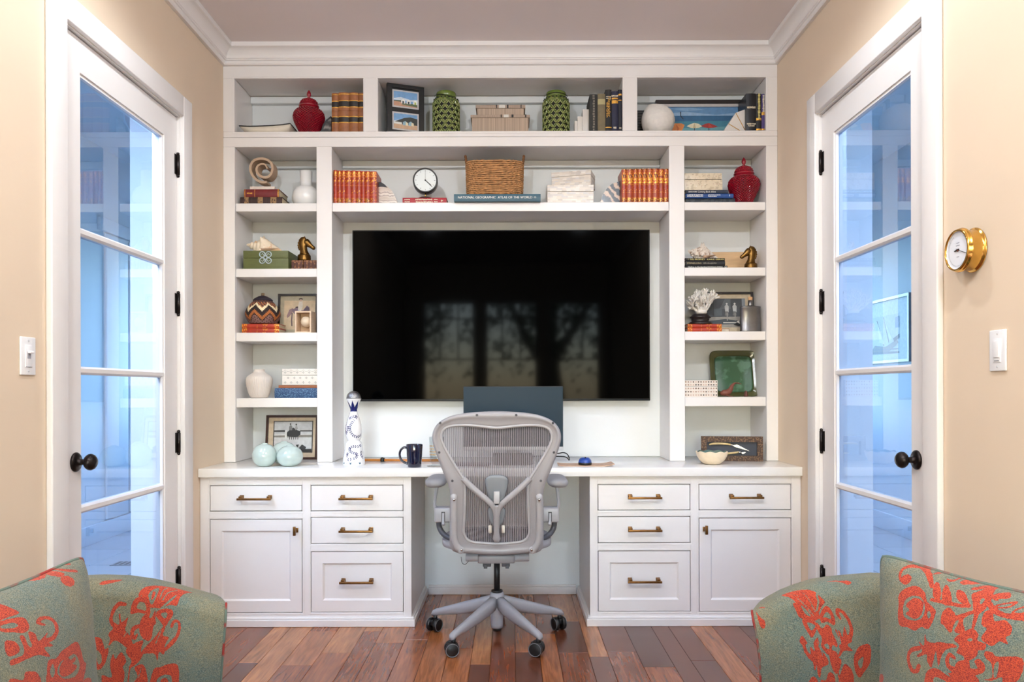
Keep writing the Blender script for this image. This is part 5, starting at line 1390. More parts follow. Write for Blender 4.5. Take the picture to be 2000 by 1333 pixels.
CORALM = mat('white_coral', (226, 220, 212), 0.8, var=0.06, scale=70, bump=0.6)
zs_ = max(v[2] for v in m.v); xs_ = max(abs(v[0]) for v in m.v); kz = R_(54, 4.11) / zs_; kx = 0.100 / xs_
m.v = [(v[0] * min(1.15, kx), max(-0.075, min(0.085, v[1])), v[2] * min(1.1, kz)) for v in m.v]
m.build('coral_branches', CORALM, o)
def statues(w, h):
    f = lambda a, b_: (w * a, h * b_)
    px_ = [([f(.10, .16), f(.86, .16), f(.86, .85), f(.10, .85)], (70, 74, 80)), ([f(.10, .16), f(.86, .16), f(.86, .42), f(.10, .40)], (150, 146, 140)), ([f(.12, .30), f(.5, .36), f(.86, .30), f(.86, .24), f(.12, .22)], (62, 70, 78)), ([f(.46, .26), f(.72, .26), f(.72, .285), f(.46, .285)], (206, 204, 200)),
           ([f(.30, .42), f(.44, .44), f(.44, .62), f(.30, .6)], (84, 94, 102)), ([f(.40, .60), f(.5, .84), f(.6, .84), f(.6, .6)], (92, 98, 104)), ([f(.80, .55), f(.86, .55), f(.86, .85), f(.80, .85)], (130, 138, 148)), ([f(.17, .48), f(.3, .44), f(.3, .8), f(.2, .8)], (54, 58, 64))]
    for cx in (.53, .67):
        px_ += [([f(cx - .03, .52), f(cx + .03, .52), f(cx + .035, .66), f(cx, .72), f(cx - .04, .66)], (186, 188, 190)), (ell(*f(cx, .725), w * .018, h * .022), (200, 200, 200)), ([f(cx - .04, .44), f(cx + .03, .44), f(cx + .02, .54), f(cx - .03, .54)], (110, 110, 112)), ([f(cx - .006, .32), f(cx + .01, .32), f(cx + .01, .5), f(cx - .006, .5)], (150, 148, 146))]
    px_ += [([f(.70, .20), f(.76, .20), f(.74, .32), f(.70, .30)], (220, 218, 214)), ([f(.64, .22), f(.7, .28), f(.78, .22), f(.74, .18)], (30, 32, 36)), ([f(.42, .035), f(.56, .035), f(.56, .125), f(.42, .125)], (150, 70, 52)), ([f(.428, .045), f(.552, .045), f(.552, .115), f(.428, .115)], (220, 208, 190))]
    return px_
leaning('dark framed black and white photograph behind the pewter flask', 1361, 1470, 571, 4.19, DECK['c'], 0.10, 0.0115, ESPR, statues, mat_c=(198, 182, 156))
PEW = mat('pewter', (128, 126, 126), 0.32, metal=0.95, var=0.2, scale=14)
o = thing('flask', 'flat pewter flask with a cork stopper on the right column', 'flask', (place(1466.5, 4.06), 4.075, DECK['c'])); k = R_(1, 4.06); wF = 20 * k; hF = at(1466, 598.5, 4.06)[1] - DECK['c']
def fl(rx, ry, z, n=40): return [(rx * math.copysign(abs(math.cos(a)) ** .75, math.cos(a)), ry * math.copysign(abs(math.sin(a)) ** .9, math.sin(a)), z) for a in [2 * PI * q / n for q in range(n)]]
q = MB(); loft(q, [fl(wF * .98, 0.021, 0), fl(wF, 0.023, 0.003), fl(wF, 0.023, 0.01), fl(wF * .985, 0.022, 0.012), fl(wF * .985, 0.022, hF - 0.008), fl(wF, 0.023, hF - 0.006), fl(wF, 0.023, hF - 0.002), fl(wF * .96, 0.02, hF), fl(wF * .4, 0.012, hF + 0.0035), fl(0.009, 0.009, hF + 0.005)]); q.build('flask_body', PEW, o)
MB().lathe([(0.012, hF + 0.003), (0.0125, hF + 0.008), (0.0115, hF + 0.012), (0.0115, hF + 12 * k)], 20).build('neck', PEW, o)
MB().lathe([(0.0105, hF + 11.5 * k), (0.0112, hF + 12.2 * k), (0.0118, hF + 18 * k), (0.010, hF + 18.8 * k), (0.0, hF + 18.8 * k)], 18).build('cork', mat('cork', (206, 160, 116), 0.8, var=0.15, scale=80), o)

# --- row d left: ribbed vase, lattice box
o = thing('ribbed_vase', 'off-white ribbed vase with a short neck on the left column', 'vase', (place(505.5, 4.10), 4.10, DECK['d'])); k = R_(1, 4.10)
pf = [(13, 0), (16, 1.5), (19.5, 8), (22.5, 18), (24.5, 28), (24.8, 35), (23, 41), (18, 45.5), (13, 48.5), (10.5, 51.5), (9.6, 54.5), (10.2, 56)]
pc = catmull([(a, b_, 0) for a, b_ in pf], 3)
def ribs(u, v):
    p = pc[min(len(pc) - 1, int(round(v * (len(pc) - 1))))]; a = 2 * PI * u
    rr = p.x * k * (1 + 0.018 * math.cos(44 * a)); return (rr * math.cos(a), rr * math.sin(a), p.y * k)
q = MB(); q.grid(ribs, 176, len(pc), cu=True); q.lathe([(9.4 * k, 56 * k), (8.6 * k, 54 * k), (12 * k, 46 * k), (0, 40 * k)], 30, caps=False); q.lathe([(0, 0.0004), (13 * k, 0.0004)], 30, caps=False)
q.build('vase_body', mat('matt_white_clay', (222, 212, 204), 0.6, var=0.03), o)
x0, z1 = at(551, 721, 4.06); x1, zl = at(621.8, 733.5, 4.06); w = (x1 - x0) / 2
LAT = mat('white_bone_veneer', (226, 220, 212), 0.4, var=0.03); LATD = mat('grey_lattice_inlay', (116, 118, 114), 0.5, var=0.3, scale=90)
o = thing('lattice_box', 'white box with a grey petal lattice on the thin brown book', 'box', ((x0 + x1) / 2, 4.06, ZLATT)); hb = zl - ZLATT; H = z1 - ZLATT
MB().box(-w, w, 0, 0.13, 0, hb - 0.0006, bev=0.0008).build('body', LAT, o); MB().box(-w, w, 0, 0.13, hb + 0.0008, H, bev=0.0008).build('lid', LAT, o)
q = MB(); NX = 6; cw = 2 * w / NX
def star(cx, cz, s_):
    for a in range(4):
        th = a * PI / 2; q.prism([(cx + s_ * .12 * math.cos(th), cz + s_ * .12 * math.sin(th)), (cx + s_ * .55 * math.cos(th + .42), cz + s_ * .55 * math.sin(th + .42)), (cx + s_ * math.cos(th), cz + s_ * math.sin(th)), (cx + s_ * .55 * math.cos(th - .42), cz + s_ * .55 * math.sin(th - .42))], -0.0006, 0.0005, 0 if s_ > 0.006 else 0)
for i in range(NX):
    star(-w + cw * (i + .5), hb * .27, 0.0072); star(-w + cw * (i + .5), (hb + H) / 2 - 0.002, 0.0072)
    if i: star(-w + cw * i, hb * .73, 0.0072)
for i in range(NX + 1):
    c = -w + cw * i; arc = [(min(w, max(-w, c + cw * .5 * math.cos(a))), H - 0.001 - 0.014 * math.sin(a) * 0.9) for a in [PI * t / 8 for t in range(9)]]
    for p, p2 in zip(arc, arc[1:]):
        if abs(p[0] - p2[0]) > 1e-5: q.prism([(p[0], p[1]), (p2[0], p2[1]), (p2[0], p2[1] - 0.0013), (p[0], p[1] - 0.0013)], -0.0005, 0.0005)
q.build('inlay', LATD, o)

# --- row d right: green platter, dotted box, wooden whale
Yg = 4.165; x0, z1 = at(1385.5, 685, Yg + 0.05); x1, _ = at(1479, 685, Yg + 0.05); w, h = x1 - x0, (z1 - DECK['d']) * 1.03
o = thing('green_platter', 'square green glazed platter leaning on the right column', 'platter', ((x0 + x1) / 2, Yg, DECK['d'])); o.rotation_euler = (-0.22, 0, 0)
GPL = mottled('green_platter_glaze', (56, 92, 66), (88, 124, 100), 14, 0.52, 0.10); GPR = mat('olive_platter_rim', (70, 72, 34), 0.2, var=0.2, scale=8, coat=0.4)
def sq(k_, y_, n=48):
    out = []
    for q_ in range(n):
        a = 2 * PI * q_ / n; c_, s_ = math.cos(a), math.sin(a); e = 0.26
        out.append((w / 2 * k_ * math.copysign(abs(c_) ** e, c_), y_, h / 2 + h / 2 * k_ * math.copysign(abs(s_) ** e, s_)))
    return out
q = MB(); rg_ = [sq(0.0, 0.022), sq(0.74, 0.021), sq(0.77, 0.017), sq(0.80, 0.010), sq(0.90, 0.004), sq(0.985, 0.0), sq(1.0, 0.003), sq(0.985, 0.008), sq(0.8, 0.022), sq(0.0, 0.030)]
vs = [p for r_ in rg_ for p in r_]; n = 48
for i in range(len(rg_) - 1):
    q.add([vs[i * n + k] for k in range(n)] + [vs[(i + 1) * n + k] for k in range(n)], [(k, n + k, n + (k + 1) % n, (k + 1) % n) for k in range(n)], 0 if i < 2 else 1, True)
q.build('platter_body', [GPL, GPR], o)
x0, z1 = at(1337, 743.5, 4.05); x1, zl = at(1401.5, 755.3, 4.05); w = (x1 - x0) / 2
o = thing('dotted_box', 'small cream box covered in brown shell discs on the right column', 'box', ((x0 + x1) / 2, 4.05, DECK['d'])); hb = zl - DECK['d']; H = z1 - DECK['d']
MB().box(-w, w, 0, 0.11, 0, hb - 0.0008, bev=0.0008).build('body', C(226, 216, 206, 0.4), o); MB().box(-w, w, 0, 0.11, hb + 0.0008, H, bev=0.0008).build('lid', C(226, 216, 206, 0.4), o)
q = MB(); dr = random.Random(8); nx_ = 13
for i in range(nx_):
    for z in (hb * .18, hb * .5, hb * .82, hb + (H - hb) * .28, hb + (H - hb) * .74):
        q.lathe([(0.0, 0.0007), (0.0036, 0.0006), (0.0042, 0.0)], 10, dr.randrange(4), False, Matrix.Translation((-w + 2 * w * (i + .5) / nx_, 0, z)) @ RX90, caps=False)
q.build('shell_discs', [C(112, 92, 80), C(168, 138, 120), C(90, 84, 78), C(204, 176, 160)], o)
o = thing('wooden_whale', 'small brown carved whale with raised tail before the green platter', 'figurine', (place(1424, 4.08), 4.08, DECK['d'])); WH = mat('reddish_driftwood', (124, 68, 52), 0.5, var=0.2, scale=20); k = R_(1, 4.08)
q = MB(); pts = catmull([(-18 * k, 0, 6 * k), (-12 * k, 0, 7.5 * k), (-5 * k, 0, 8 * k), (1 * k, 0, 13 * k), (4 * k, 0, 20 * k), (8 * k, 0, 25 * k), (12 * k, 0, 27 * k)], 5)
q.tube(pts, [k * r_ for r_ in [float(np.interp(i, [0, 5, 10, 15, 20, 25, 30], [2.5, 6.0, 6.6, 5.0, 3.6, 2.4, 1.6])) for i in range(len(pts))]], 12); q.build('whale_body', WH, o)
q = MB()
for sy in (-1, 1): q.tube([(10 * k, 0, 26.5 * k), (15 * k, sy * 4 * k, 27 * k), (21 * k, sy * 9 * k, 25 * k)], [1.6 * k, 2.4 * k, 0.5 * k], 8, flat=((0, 0, 1), 0.4))
q.build('tail_fluke', WH, o)
q = MB(); q.tube([(-8 * k, -5 * k, 4 * k), (-3 * k, -9 * k, 1.5 * k), (3 * k, -11 * k, 0.8 * k)], [1.6 * k, 2.2 * k, 0.6 * k], 8, flat=((0, 0, 1), 0.5)); q.build('fin', WH, o)
o2 = thing('wood_figurine', 'tiny dark brown wooden figure at the foot of the green platter', 'figurine', (place(1456, 4.09), 4.09, DECK['d']))
MB().lathe([(0.0, 0), (4.2 * k, 0), (4.4 * k, 3 * k), (3.2 * k, 8 * k), (2 * k, 11 * k), (0, 12 * k)], 16).build('figure_body', mat('dark_driftwood', (92, 52, 40), 0.6, var=0.2), o2)

# --- counter left: celadon vases and photograph
CEL = mat('celadon_glaze', (186, 202, 197), 0.10, var=0.04, scale=12, coat=0.6)
def celadon(label, px, pyb, rpx, hpx, Y):
    o = thing('celadon_vase', label, 'vase', (place(px, Y, 880), Y, ZT + 0.0002), group='pale green round vases'); k = R_(1, Y); r = rpx * k; h = hpx * k
    MB().lathe([(0.0, 0.0), (r * .35, 0.0), (r * .6, h * .045), (r * .85, h * .18), (r * .97, h * .34), (r, h * .46), (r * .96, h * .60), (r * .82, h * .77), (r * .58, h * .90), (r * .34, h * .952), (r * .25, h * .962), (r * .25, h * .995), (r * .22, h), (r * .17, h * .99), (r * .17, h * .93)], 48, caps=False).build('vase_body', CEL, o)
celadon('pale green round vase, left of the three on the worktop', 516.5, 904, 23.8, 45, 3.795)
celadon('pale green round vase at the back of the three on the worktop', 555, 895, 25.5, 44, 3.915)
celadon('pale green flattened vase, front right of the three on the worktop', 566, 903, 25.5, 41, 3.80)
def polo(w, h):
    f = lambda a, b_: (w * a, h * b_)
    L_ = [([f(.135, .155), f(.90, .155), f(.90, .875), f(.135, .875)], (70, 66, 60)), ([f(.155, .175), f(.88, .175), f(.88, .855), f(.155, .855)], (188, 190, 194)), ([f(.155, .175), f(.88, .175), f(.88, .58), f(.155, .58)], (206, 206, 206)), ([f(.155, .50), f(.88, .50), f(.88, .56), f(.155, .54)], (130, 126, 120)), ([f(.155, .62), f(.36, .62), f(.36, .665), f(.155, .66)], (54, 54, 54)), ([f(.65, .63), f(.88, .63), f(.88, .66), f(.65, .66)], (64, 64, 64)),
          ([f(.36, .56), f(.44, .66), f(.52, .72), f(.60, .66), f(.66, .64), f(.66, .56), f(.58, .50), f(.44, .52)], (34, 34, 36)), ([f(.44, .74), f(.47, .79), f(.50, .74), f(.50, .66), f(.44, .66)], (120, 120, 120)), (ell(*f(.465, .80), w * .014, h * .02), (40, 38, 36)), ([f(.55, .72), f(.58, .78), f(.61, .70), f(.56, .66)], (150, 150, 150)), (ell(*f(.575, .79), w * .014, h * .02), (40, 38, 36)), ([f(.36, .46), f(.40, .46), f(.40, .66), f(.37, .66)], (214, 214, 212))]
    for x_ in (.45, .49, .53, .57, .61): L_.append(([f(x_, .45), f(x_ + .012, .45), f(x_ + .012, .56), f(x_, .56)], (40, 40, 42)))
    L_ += [([f(.60, .175), f(.88, .175), f(.88, .24), f(.60, .23)], (36, 36, 36)), ([f(.62, .23), f(.70, .34), f(.78, .28), f(.76, .23)], (50, 52, 52)), ([f(.58, .33), f(.64, .34), f(.62, .26)], (44, 46, 46))]
    return L_
leaning('mahogany framed polo photograph behind the pale green vases', 520, 621.5, 811.5, 4.155, ZT + 0.0006, 0.13, 0.0125, MAHO, polo, mat_c=(200, 180, 154))

# --- counter right: bowl and framed knives
Ybw = 3.84; o = thing('scalloped_bowl', 'cream bowl with a wavy rim and green inside on the worktop', 'bowl', (place(1390.5, Ybw, 890), Ybw, ZT + 0.0002)); k = R_(1, Ybw); BWO = mat('cream_clay', (236, 216, 186), 0.4, var=0.05); BWI = mat('dark_green_glaze', (92, 116, 104), 0.15, var=0.2, scale=12, coat=0.5)
def bowl(u, v, off=0.0):
    a = 2 * PI * u; prof_ = [(10, 0), (16, 1.2), (24, 8), (29, 16.5), (30.8, 24)]; t = v * 4; i = min(3, int(t)); f_ = t - i
    r = (prof_[i][0] + (prof_[i + 1][0] - prof_[i][0]) * f_ - off) * k; z = (prof_[i][1] + (prof_[i + 1][1] - prof_[i][1]) * f_ + off * .8) * k
    z += v ** 3 * 1.1 * k * math.sin(9 * a); r *= 1 + 0.012 * v * math.sin(9 * a + 1)
    return (r * math.cos(a), r * math.sin(a) * 0.93, z)
q = MB(); q.grid(lambda u, v: bowl(u, v), 72, 13, cu=True); q.lathe([(0, 0.0003), (10 * k, 0.0003)], 30, caps=False)
q.add([bowl(i / 72, 1.0) for i in range(72)] + [bowl(i / 72, 1.0, 1.6) for i in range(72)], [(i, (i + 1) % 72, 72 + (i + 1) % 72, 72 + i) for i in range(72)], 0, True); q.build('outside', BWO, o)
q = MB(); q.grid(lambda u, v: bowl(u, 1 - v, 1.6), 72, 13, cu=True); q.lathe([(0, 1.4 * k), (9 * k, 1.3 * k)], 30, caps=False); q.build('glazed_inside', BWI, o)
Yk = 4.02; x0, z1 = at(1370, 853, Yk); x1, _ = at(1480, 857, Yk + 0.03); wK = (x1 - x0) * 1.02; hK = z1 - ZT
o = thing('knife_frame', 'carved brown shadow box with two horn-handled knives on the worktop', 'frame', (x0, Yk, ZT + 0.0003), math.radians(-9))
CRV = mottled('carved_dark_wood', (66, 44, 34), (120, 92, 66), 120, 0.54, 0.6)
frame_bars(o, wK, hK, 0.028, 0.03, CRV); MB().box(0.02, wK - 0.02, 0.02, 0.03, 0.02, hK - 0.02).build('backing', C(52, 58, 72), o)
HORN = mat('horn', (206, 180, 128), 0.3, var=0.15)
for nm, pts, rr, bl in (('upper_knife', [(0.04, hK * .66), (0.07, hK * .71), (0.12, hK * .70), (0.15, hK * .665)], [0.004, 0.0065, 0.006, 0.005], (0.248, hK * .40)), ('lower_knife', [(0.09, hK * .30), (0.13, hK * .30), (0.17, hK * .34), (0.19, hK * .37)], [0.004, 0.0055, 0.0055, 0.004], (0.225, hK * .35))):
    q = MB(); q.tube(catmull([(a, 0.010, b_) for a, b_ in pts], 5), [float(np.interp(i / 15, [0, .33, .66, 1], rr)) for i in range(16)], 10); kn = q.build(nm, HORN, o)
    e = pts[-1]; q = MB(); q.tube([(e[0], 0.010, e[1]), (e[0] + 0.012, 0.010, e[1] - 0.002)], 0.0062, 10); q.build('ferrule', CHROME, kn)
    q = MB(); dx, dz_ = bl[0] - e[0], bl[1] - e[1]; l = math.hypot(dx, dz_); nx_, nz_ = -dz_ / l, dx / l
    q.prism([(e[0] + 0.01, e[1] - 0.003), (e[0] + 0.02 + nx_ * -.005, e[1] - 0.006 + nz_ * -.005), bl, (e[0] + 0.03 + nx_ * .005, e[1] - 0.004 + nz_ * .005)], 0.0085, 0.011); q.build('blade', CHROME, kn)
# ================================================================== on the worktop
# --- ceramic bottle
Yd = 3.86; o = thing('ceramic_bottle', 'tall white ceramic bottle with blue painted leaves and a silver dome stopper', 'bottle', (place(691, Yd, 850), Yd, ZT + 0.0002)); k = R_(1, Yd)
CER = mat('white_bottle_glaze', (238, 238, 240), 0.10, var=0.01, coat=0.5); BLU = mat('cobalt_paint', (24, 34, 96), 0.2, var=0.2, scale=60); TEALP = mat('teal_paint', (56, 96, 120), 0.25, var=0.2)
prof = [(21.5, 0), (22, 1.5), (20.5, 13), (18.2, 27), (16.6, 38), (14.6, 44), (11.6, 47), (12.6, 49), (15.2, 56), (16, 66), (15.2, 76), (12.2, 88), (8.8, 98), (6.8, 104), (6.4, 107), (7.4, 111), (9.6, 117), (12.6, 124), (14.6, 128.5), (14, 129.5)]
pc = [(p.x * k, p.y * k) for p in catmull([(a, b_, 0) for a, b_ in prof], 3)]
MB().lathe([(0, 0)] + pc + [(0, 129.5 * k)], 56, caps=False).build('bottle_body', CER, o)
def surf_r(z): return float(np.interp(z, [p[1] for p in pc], [p[0] for p in pc]))
def on(ang, z, d=0.0004):
    r = surf_r(z) + d; return Vector((r * math.sin(ang), -r * math.cos(ang), z))
leaves = MB()
def leaf(ang, z, rot, L=0.0088, W=0.0042, mi=0):
    c = on(ang, z, 0.0006); ea = (on(ang + 0.01, z) - on(ang - 0.01, z)).normalized(); ez = (on(ang, z + 0.0005) - on(ang, z - 0.0005)).normalized()
    pts = []
    for t in range(8):
        a = 2 * PI * t / 8; u, v = math.cos(a) * L / 2, math.sin(a) * W / 2
        p = c + ea * (u * math.cos(rot) - v * math.sin(rot)) + ez * (u * math.sin(rot) + v * math.cos(rot)); pts.append(p)
    leaves.poly(pts, mi)
def garland(path, n=13):
    pts = catmull([(a, z, 0) for a, z in path], 12); N = len(pts)
    for i in range(n):
        p = pts[int(i * (N - 1) / (n - 1))]; q = pts[min(N - 1, int(i * (N - 1) / (n - 1)) + 2)]; z = p.y * k
        th = math.atan2((q.y - p.y) * k, (q.x - p.x) * surf_r(z) + 1e-9)
        for s_ in (-1, 1):
            off = 0.0034 * s_; leaf(p.x - math.sin(th) * off / surf_r(z), z + math.cos(th) * off, th + s_ * 0.75)
lz = lambda v: (153 - v) * 1.0           # zoom row -> height in pixels (row 1333/833 crop uses 8.33 px per px)
def g8(u, v):                            # crop pixel -> (angle, height px)
    z = (1278 - v) / 8.33; x_ = (u - 417) / 8.33 * k; r = surf_r(z * k); return (math.asin(max(-0.98, min(0.98, x_ / r))), z)
garland([g8(370, 520), g8(420, 495), g8(475, 490), g8(440, 550), g8(400, 610), g8(380, 680), g8(395, 740), g8(440, 800), g8(500, 820), g8(535, 790)], 22)
garland([g8(345, 655), g8(340, 710), g8(318, 760)], 5); garland([g8(348, 440), g8(318, 560), g8(297, 680), g8(300, 755)], 15)
garland([g8(540, 960), g8(500, 975), g8(430, 970), g8(380, 1000), g8(385, 1045), g8(440, 1075), g8(490, 1090), g8(495, 1130), g8(450, 1165), g8(360, 1180)], 20)
garland([g8(345, 1080), g8(338, 1125)], 3); garland([g8(272, 1040), g8(262, 1110), g8(252, 1155)], 5); garland([g8(552, 1060), g8(550, 1110), g8(572, 1155)], 5)
for u in (285, 400, 540):
    a, z = g8(u, 1245); leaf(a, z * k, PI / 2, 0.008, 0.009, 1)
    for q_ in (-.5, .5): leaf(a + q_ * 0.12, (z + 2.0) * k, PI / 2 + q_, 0.006, 0.0024, 1)
for u in (330, 468, 590): leaf(*[(lambda a, z: (a, z * k))(*g8(u, 1250))][0], 0, 0.0025, 0.0025)
b = leaves.build('painted_leaves', [BLU, TEALP], o); b['kind'] = 'stuff'
cr_ = MB(); n_ = 7; NS = 8
for i in range(n_):                       # blue crown on the neck
    a0 = 2 * PI * i / n_ - PI / n_
    for j in range(NS):
        za, zb2 = 104 + 22 * j / NS, 104 + 22 * (j + 1) / NS
        def hwid_(z): return PI / n_ if z < 113 else PI / n_ * max(0.02, ((126 - z) / 13.0)) ** 1.3
        pts = [on(a0 + PI / n_ + s_ * hwid_(z) * f_, z * k) for z in (za, zb2) for s_, f_ in ((-1, 1), (-1, .33), (1, .33), (1, 1))]
        cr_.add(pts, [(0, 1, 5, 4), (1, 2, 6, 5), (2, 3, 7, 6)], 0, True)
cr_.build('blue_crown', BLU, o)
SIL = mat('pierced_silver', (150, 150, 152), 0.3, metal=1.0, var=0.35, scale=260, bump=0.8)
st = MB(); R0 = 14 * k; z0_ = 130.2 * k
st.lathe([(R0, z0_ - 0.001), (R0 * 1.01, z0_ + 0.001)] + [(R0 * math.cos(PI / 2 * t / 8), z0_ + 0.001 + R0 * 0.98 * math.sin(PI / 2 * t / 8)) for t in range(1, 9)], 40)
st.build('dome_stopper', SIL, o); MB().lathe([(13.2 * k, 129.3 * k), (14.1 * k, 129.6 * k), (14.1 * k, 130.4 * k), (13.2 * k, 130.6 * k)], 40).build('stopper_ring', BLACK, o)

# --- mug
Ym = 3.735; o = thing('mug', 'dark navy glazed mug standing left of the office chair', 'mug', (place(809.5, Ym, 880), Ym, ZT + 0.0002)); k = R_(1, Ym); NVG = mat('navy_glaze', (17, 19, 46), 0.07, var=0.08, coat=0.8)
q = MB(); q.lathe([(0, 0), (12.2 * k, 0), (13 * k, 1.2 * k), (14.2 * k, 12 * k), (15.4 * k, 28 * k), (16.4 * k, 43.5 * k), (16.0 * k, 44.5 * k), (15.2 * k, 43.6 * k), (14 * k, 26 * k), (12.5 * k, 3 * k), (0, 2.4 * k)], 48, caps=False); q.build('cup', NVG, o)
q = MB(); q.tube(catmull([(-14.6 * k, -0.002, 37.5 * k), (-20 * k, -0.004, 38.5 * k), (-26 * k, -0.005, 34 * k), (-28.6 * k, -0.005, 26 * k), (-26.5 * k, -0.005, 16 * k), (-20 * k, -0.004, 9.5 * k), (-12.8 * k, -0.002, 6.5 * k)], 6), 2.3 * k, 10, flat=((0, 1, 0), 1.5)); q.build('handle', NVG, o)
# --- glass
Yg2 = 3.77; o = thing('drinking_glass', 'clear drinking glass with gold lettering half hidden by the chair back', 'glass', (place(853, Yg2, 880), Yg2, ZT + 0.0002)); k = R_(1, Yg2)
TGL = glass_mat('tumbler_glass', (244, 246, 246), 1.45)
_n = TGL.node_tree.nodes; _lw = _n.new('ShaderNodeLayerWeight'); _pw = _n.new('ShaderNodeMath'); _pw.operation = 'POWER'; _pw.inputs[1].default_value = 3.0
_ma = _n.new('ShaderNodeMath'); _ma.operation = 'MULTIPLY_ADD'; _ma.inputs[1].default_value = 0.5; _ma.inputs[2].default_value = 0.03
TGL.node_tree.links.new(_lw.outputs['Facing'], _pw.inputs[0]); TGL.node_tree.links.new(_pw.outputs[0], _ma.inputs[0])
TGL.node_tree.links.new(_ma.outputs[0], [x_ for x_ in _n if x_.type == 'MIX_SHADER'][0].inputs[0])
q = MB(); q.lathe([(0, 0), (19 * k, 0), (19.5 * k, 1.0 * k), (16 * k, 2.2 * k), (9 * k, 3 * k), (9 * k, 5 * k), (12.5 * k, 7 * k), (13.2 * k, 14 * k), (15 * k, 57 * k), (14.4 * k, 57.3 * k), (13.6 * k, 56 * k), (12.2 * k, 12 * k), (0, 10 * k)], 40, caps=False); q.build('tumbler', TGL, o)
q = MB(); r_ = random.Random(3)
for j in range(4):
    for i in range(7):
        a = -1.2 + i * 0.26; z = (22 + j * 5.5) * k; rr = 14.3 * k
        q.poly([(rr * math.sin(a + da_), -rr * math.cos(a + da_), z + dz_ * k) for da_, dz_ in ((-.08, 0), (.08, .6), (.07, 3.0), (-.03, 3.6))])
q.build('gold_print', GILT, o)
# --- cane lying along the back
CANE = mat('varnished_cane', (186, 118, 52), 0.3, var=0.2, scale=8, stretch=(1, 30, 30)); Yn = 4.02
o = thing('walking_cane', 'varnished wooden cane with a black clip lying along the back of the worktop', 'cane', (place(780, Yn, 890), Yn, ZT)); L = 0.23
q = MB(); q.tube([(-L, 0.02, 0.008), (0, 0.0, 0.008), (L * 1.1, -0.02, 0.008)], 0.0075, 12); q.build('shaft', CANE, o)
q = MB(); xb = at(747, 892, Yn)[0] - o.location.x; q.tube([(xb - 0.010, 0.009, 0.009), (xb + 0.010, 0.007, 0.009)], 0.0105, 12); q.box(xb - 0.004, xb + 0.004, -0.01, 0.004, 0.002, 0.024, bev=0.002); q.build('clip', BLACK, o)
# --- monitor
Yo = 3.965; x0, z1 = at(905, 755, Yo); x1, zb_ = at(1100, 880.5, Yo); w = (x1 - x0) / 2
o = thing('monitor', 'desktop monitor with a dark screen, its teal reflection painted in, and silver chin behind the chair', 'monitor', ((x0 + x1) / 2, Yo, ZT)); h0, h1 = zb_ - ZT, z1 - ZT
SCR = bpy.data.materials.new('screen_teal_reflection'); SCR.use_nodes = True; b = SCR.node_tree.nodes['Principled BSDF']; b.inputs['Base Color'].default_value = lin((30, 50, 64)); b.inputs['Roughness'].default_value = 0.35; b.inputs['Specular IOR Level'].default_value = 0.12  # bluish reflection painted into the base colour of the dark screen
SILP = mat('silver_plastic', (196, 198, 202), 0.35, metal=0.3, var=0.02)
MB().box(-w, w, 0.0, 0.022, h0, h1, bev=0.003).build('housing', BLACK, o)
MB().box(-w + 0.0005, w - 0.0005, -0.0015, 0.004, h0 + 0.0005, h0 + 0.020, bev=0.001).build('chin', SILP, o)
MB().poly([(-w + 0.001, -0.0008, h0 + 0.021), (w - 0.001, -0.0008, h0 + 0.021), (w - 0.001, -0.0008, h1 - 0.004), (-w + 0.001, -0.0008, h1 - 0.004)]).build('screen', SCR, o)
MB().box(-0.035, 0.035, 0.022, 0.04, 0.006, h0 + 0.10, bev=0.004).build('stand_neck', SILP, o); MB().box(-0.11, 0.11, -0.04, 0.12, 0.0003, 0.008, bev=0.003).build('stand_foot', SILP, o)
# --- dock box and papers seen through the mesh
x0, z1 = at(962, 876, 3.86); x1, _ = at(1040, 876, 3.86)
o = thing('docking_station', 'dark box standing on the worktop behind the chair mesh', 'box', ((x0 + x1) / 2, 3.80, ZT + 0.0003)); w = (x1 - x0) / 2
MB().box(-w, w, 0, 0.09, 0.003, 0.055, bev=0.004).build('case', mat('charcoal_plastic', (58, 56, 60), 0.5), o)
MB().box(-w + 0.01, w - 0.01, 0.01, 0.08, 0, 0.004).build('rubber_foot', BLACK, o)
o = thing('keyboard', 'dark low keyboard on the worktop behind the chair mesh', 'keyboard', (place(915, 3.80, 900), 3.76, ZT + 0.0003), math.radians(-8))
MB().box(-0.10, 0.10, 0, 0.10, 0, 0.010, bev=0.003).build('case', mat('dark_taupe_plastic', (84, 72, 72), 0.5), o)
km = MB().box(-0.0075, 0.0075, -0.0075, 0.0075, 0, 0.004, bev=0.001, seg=1).mesh('key', mat('grey_key', (110, 100, 100), 0.5))
for i in range(11):
    for j in range(5):
        kk = bpy.data.objects.new('key', km); COL.objects.link(kk); kk.parent = o; kk.location = (-0.085 + i * 0.017, 0.016 + j * 0.017, 0.010)
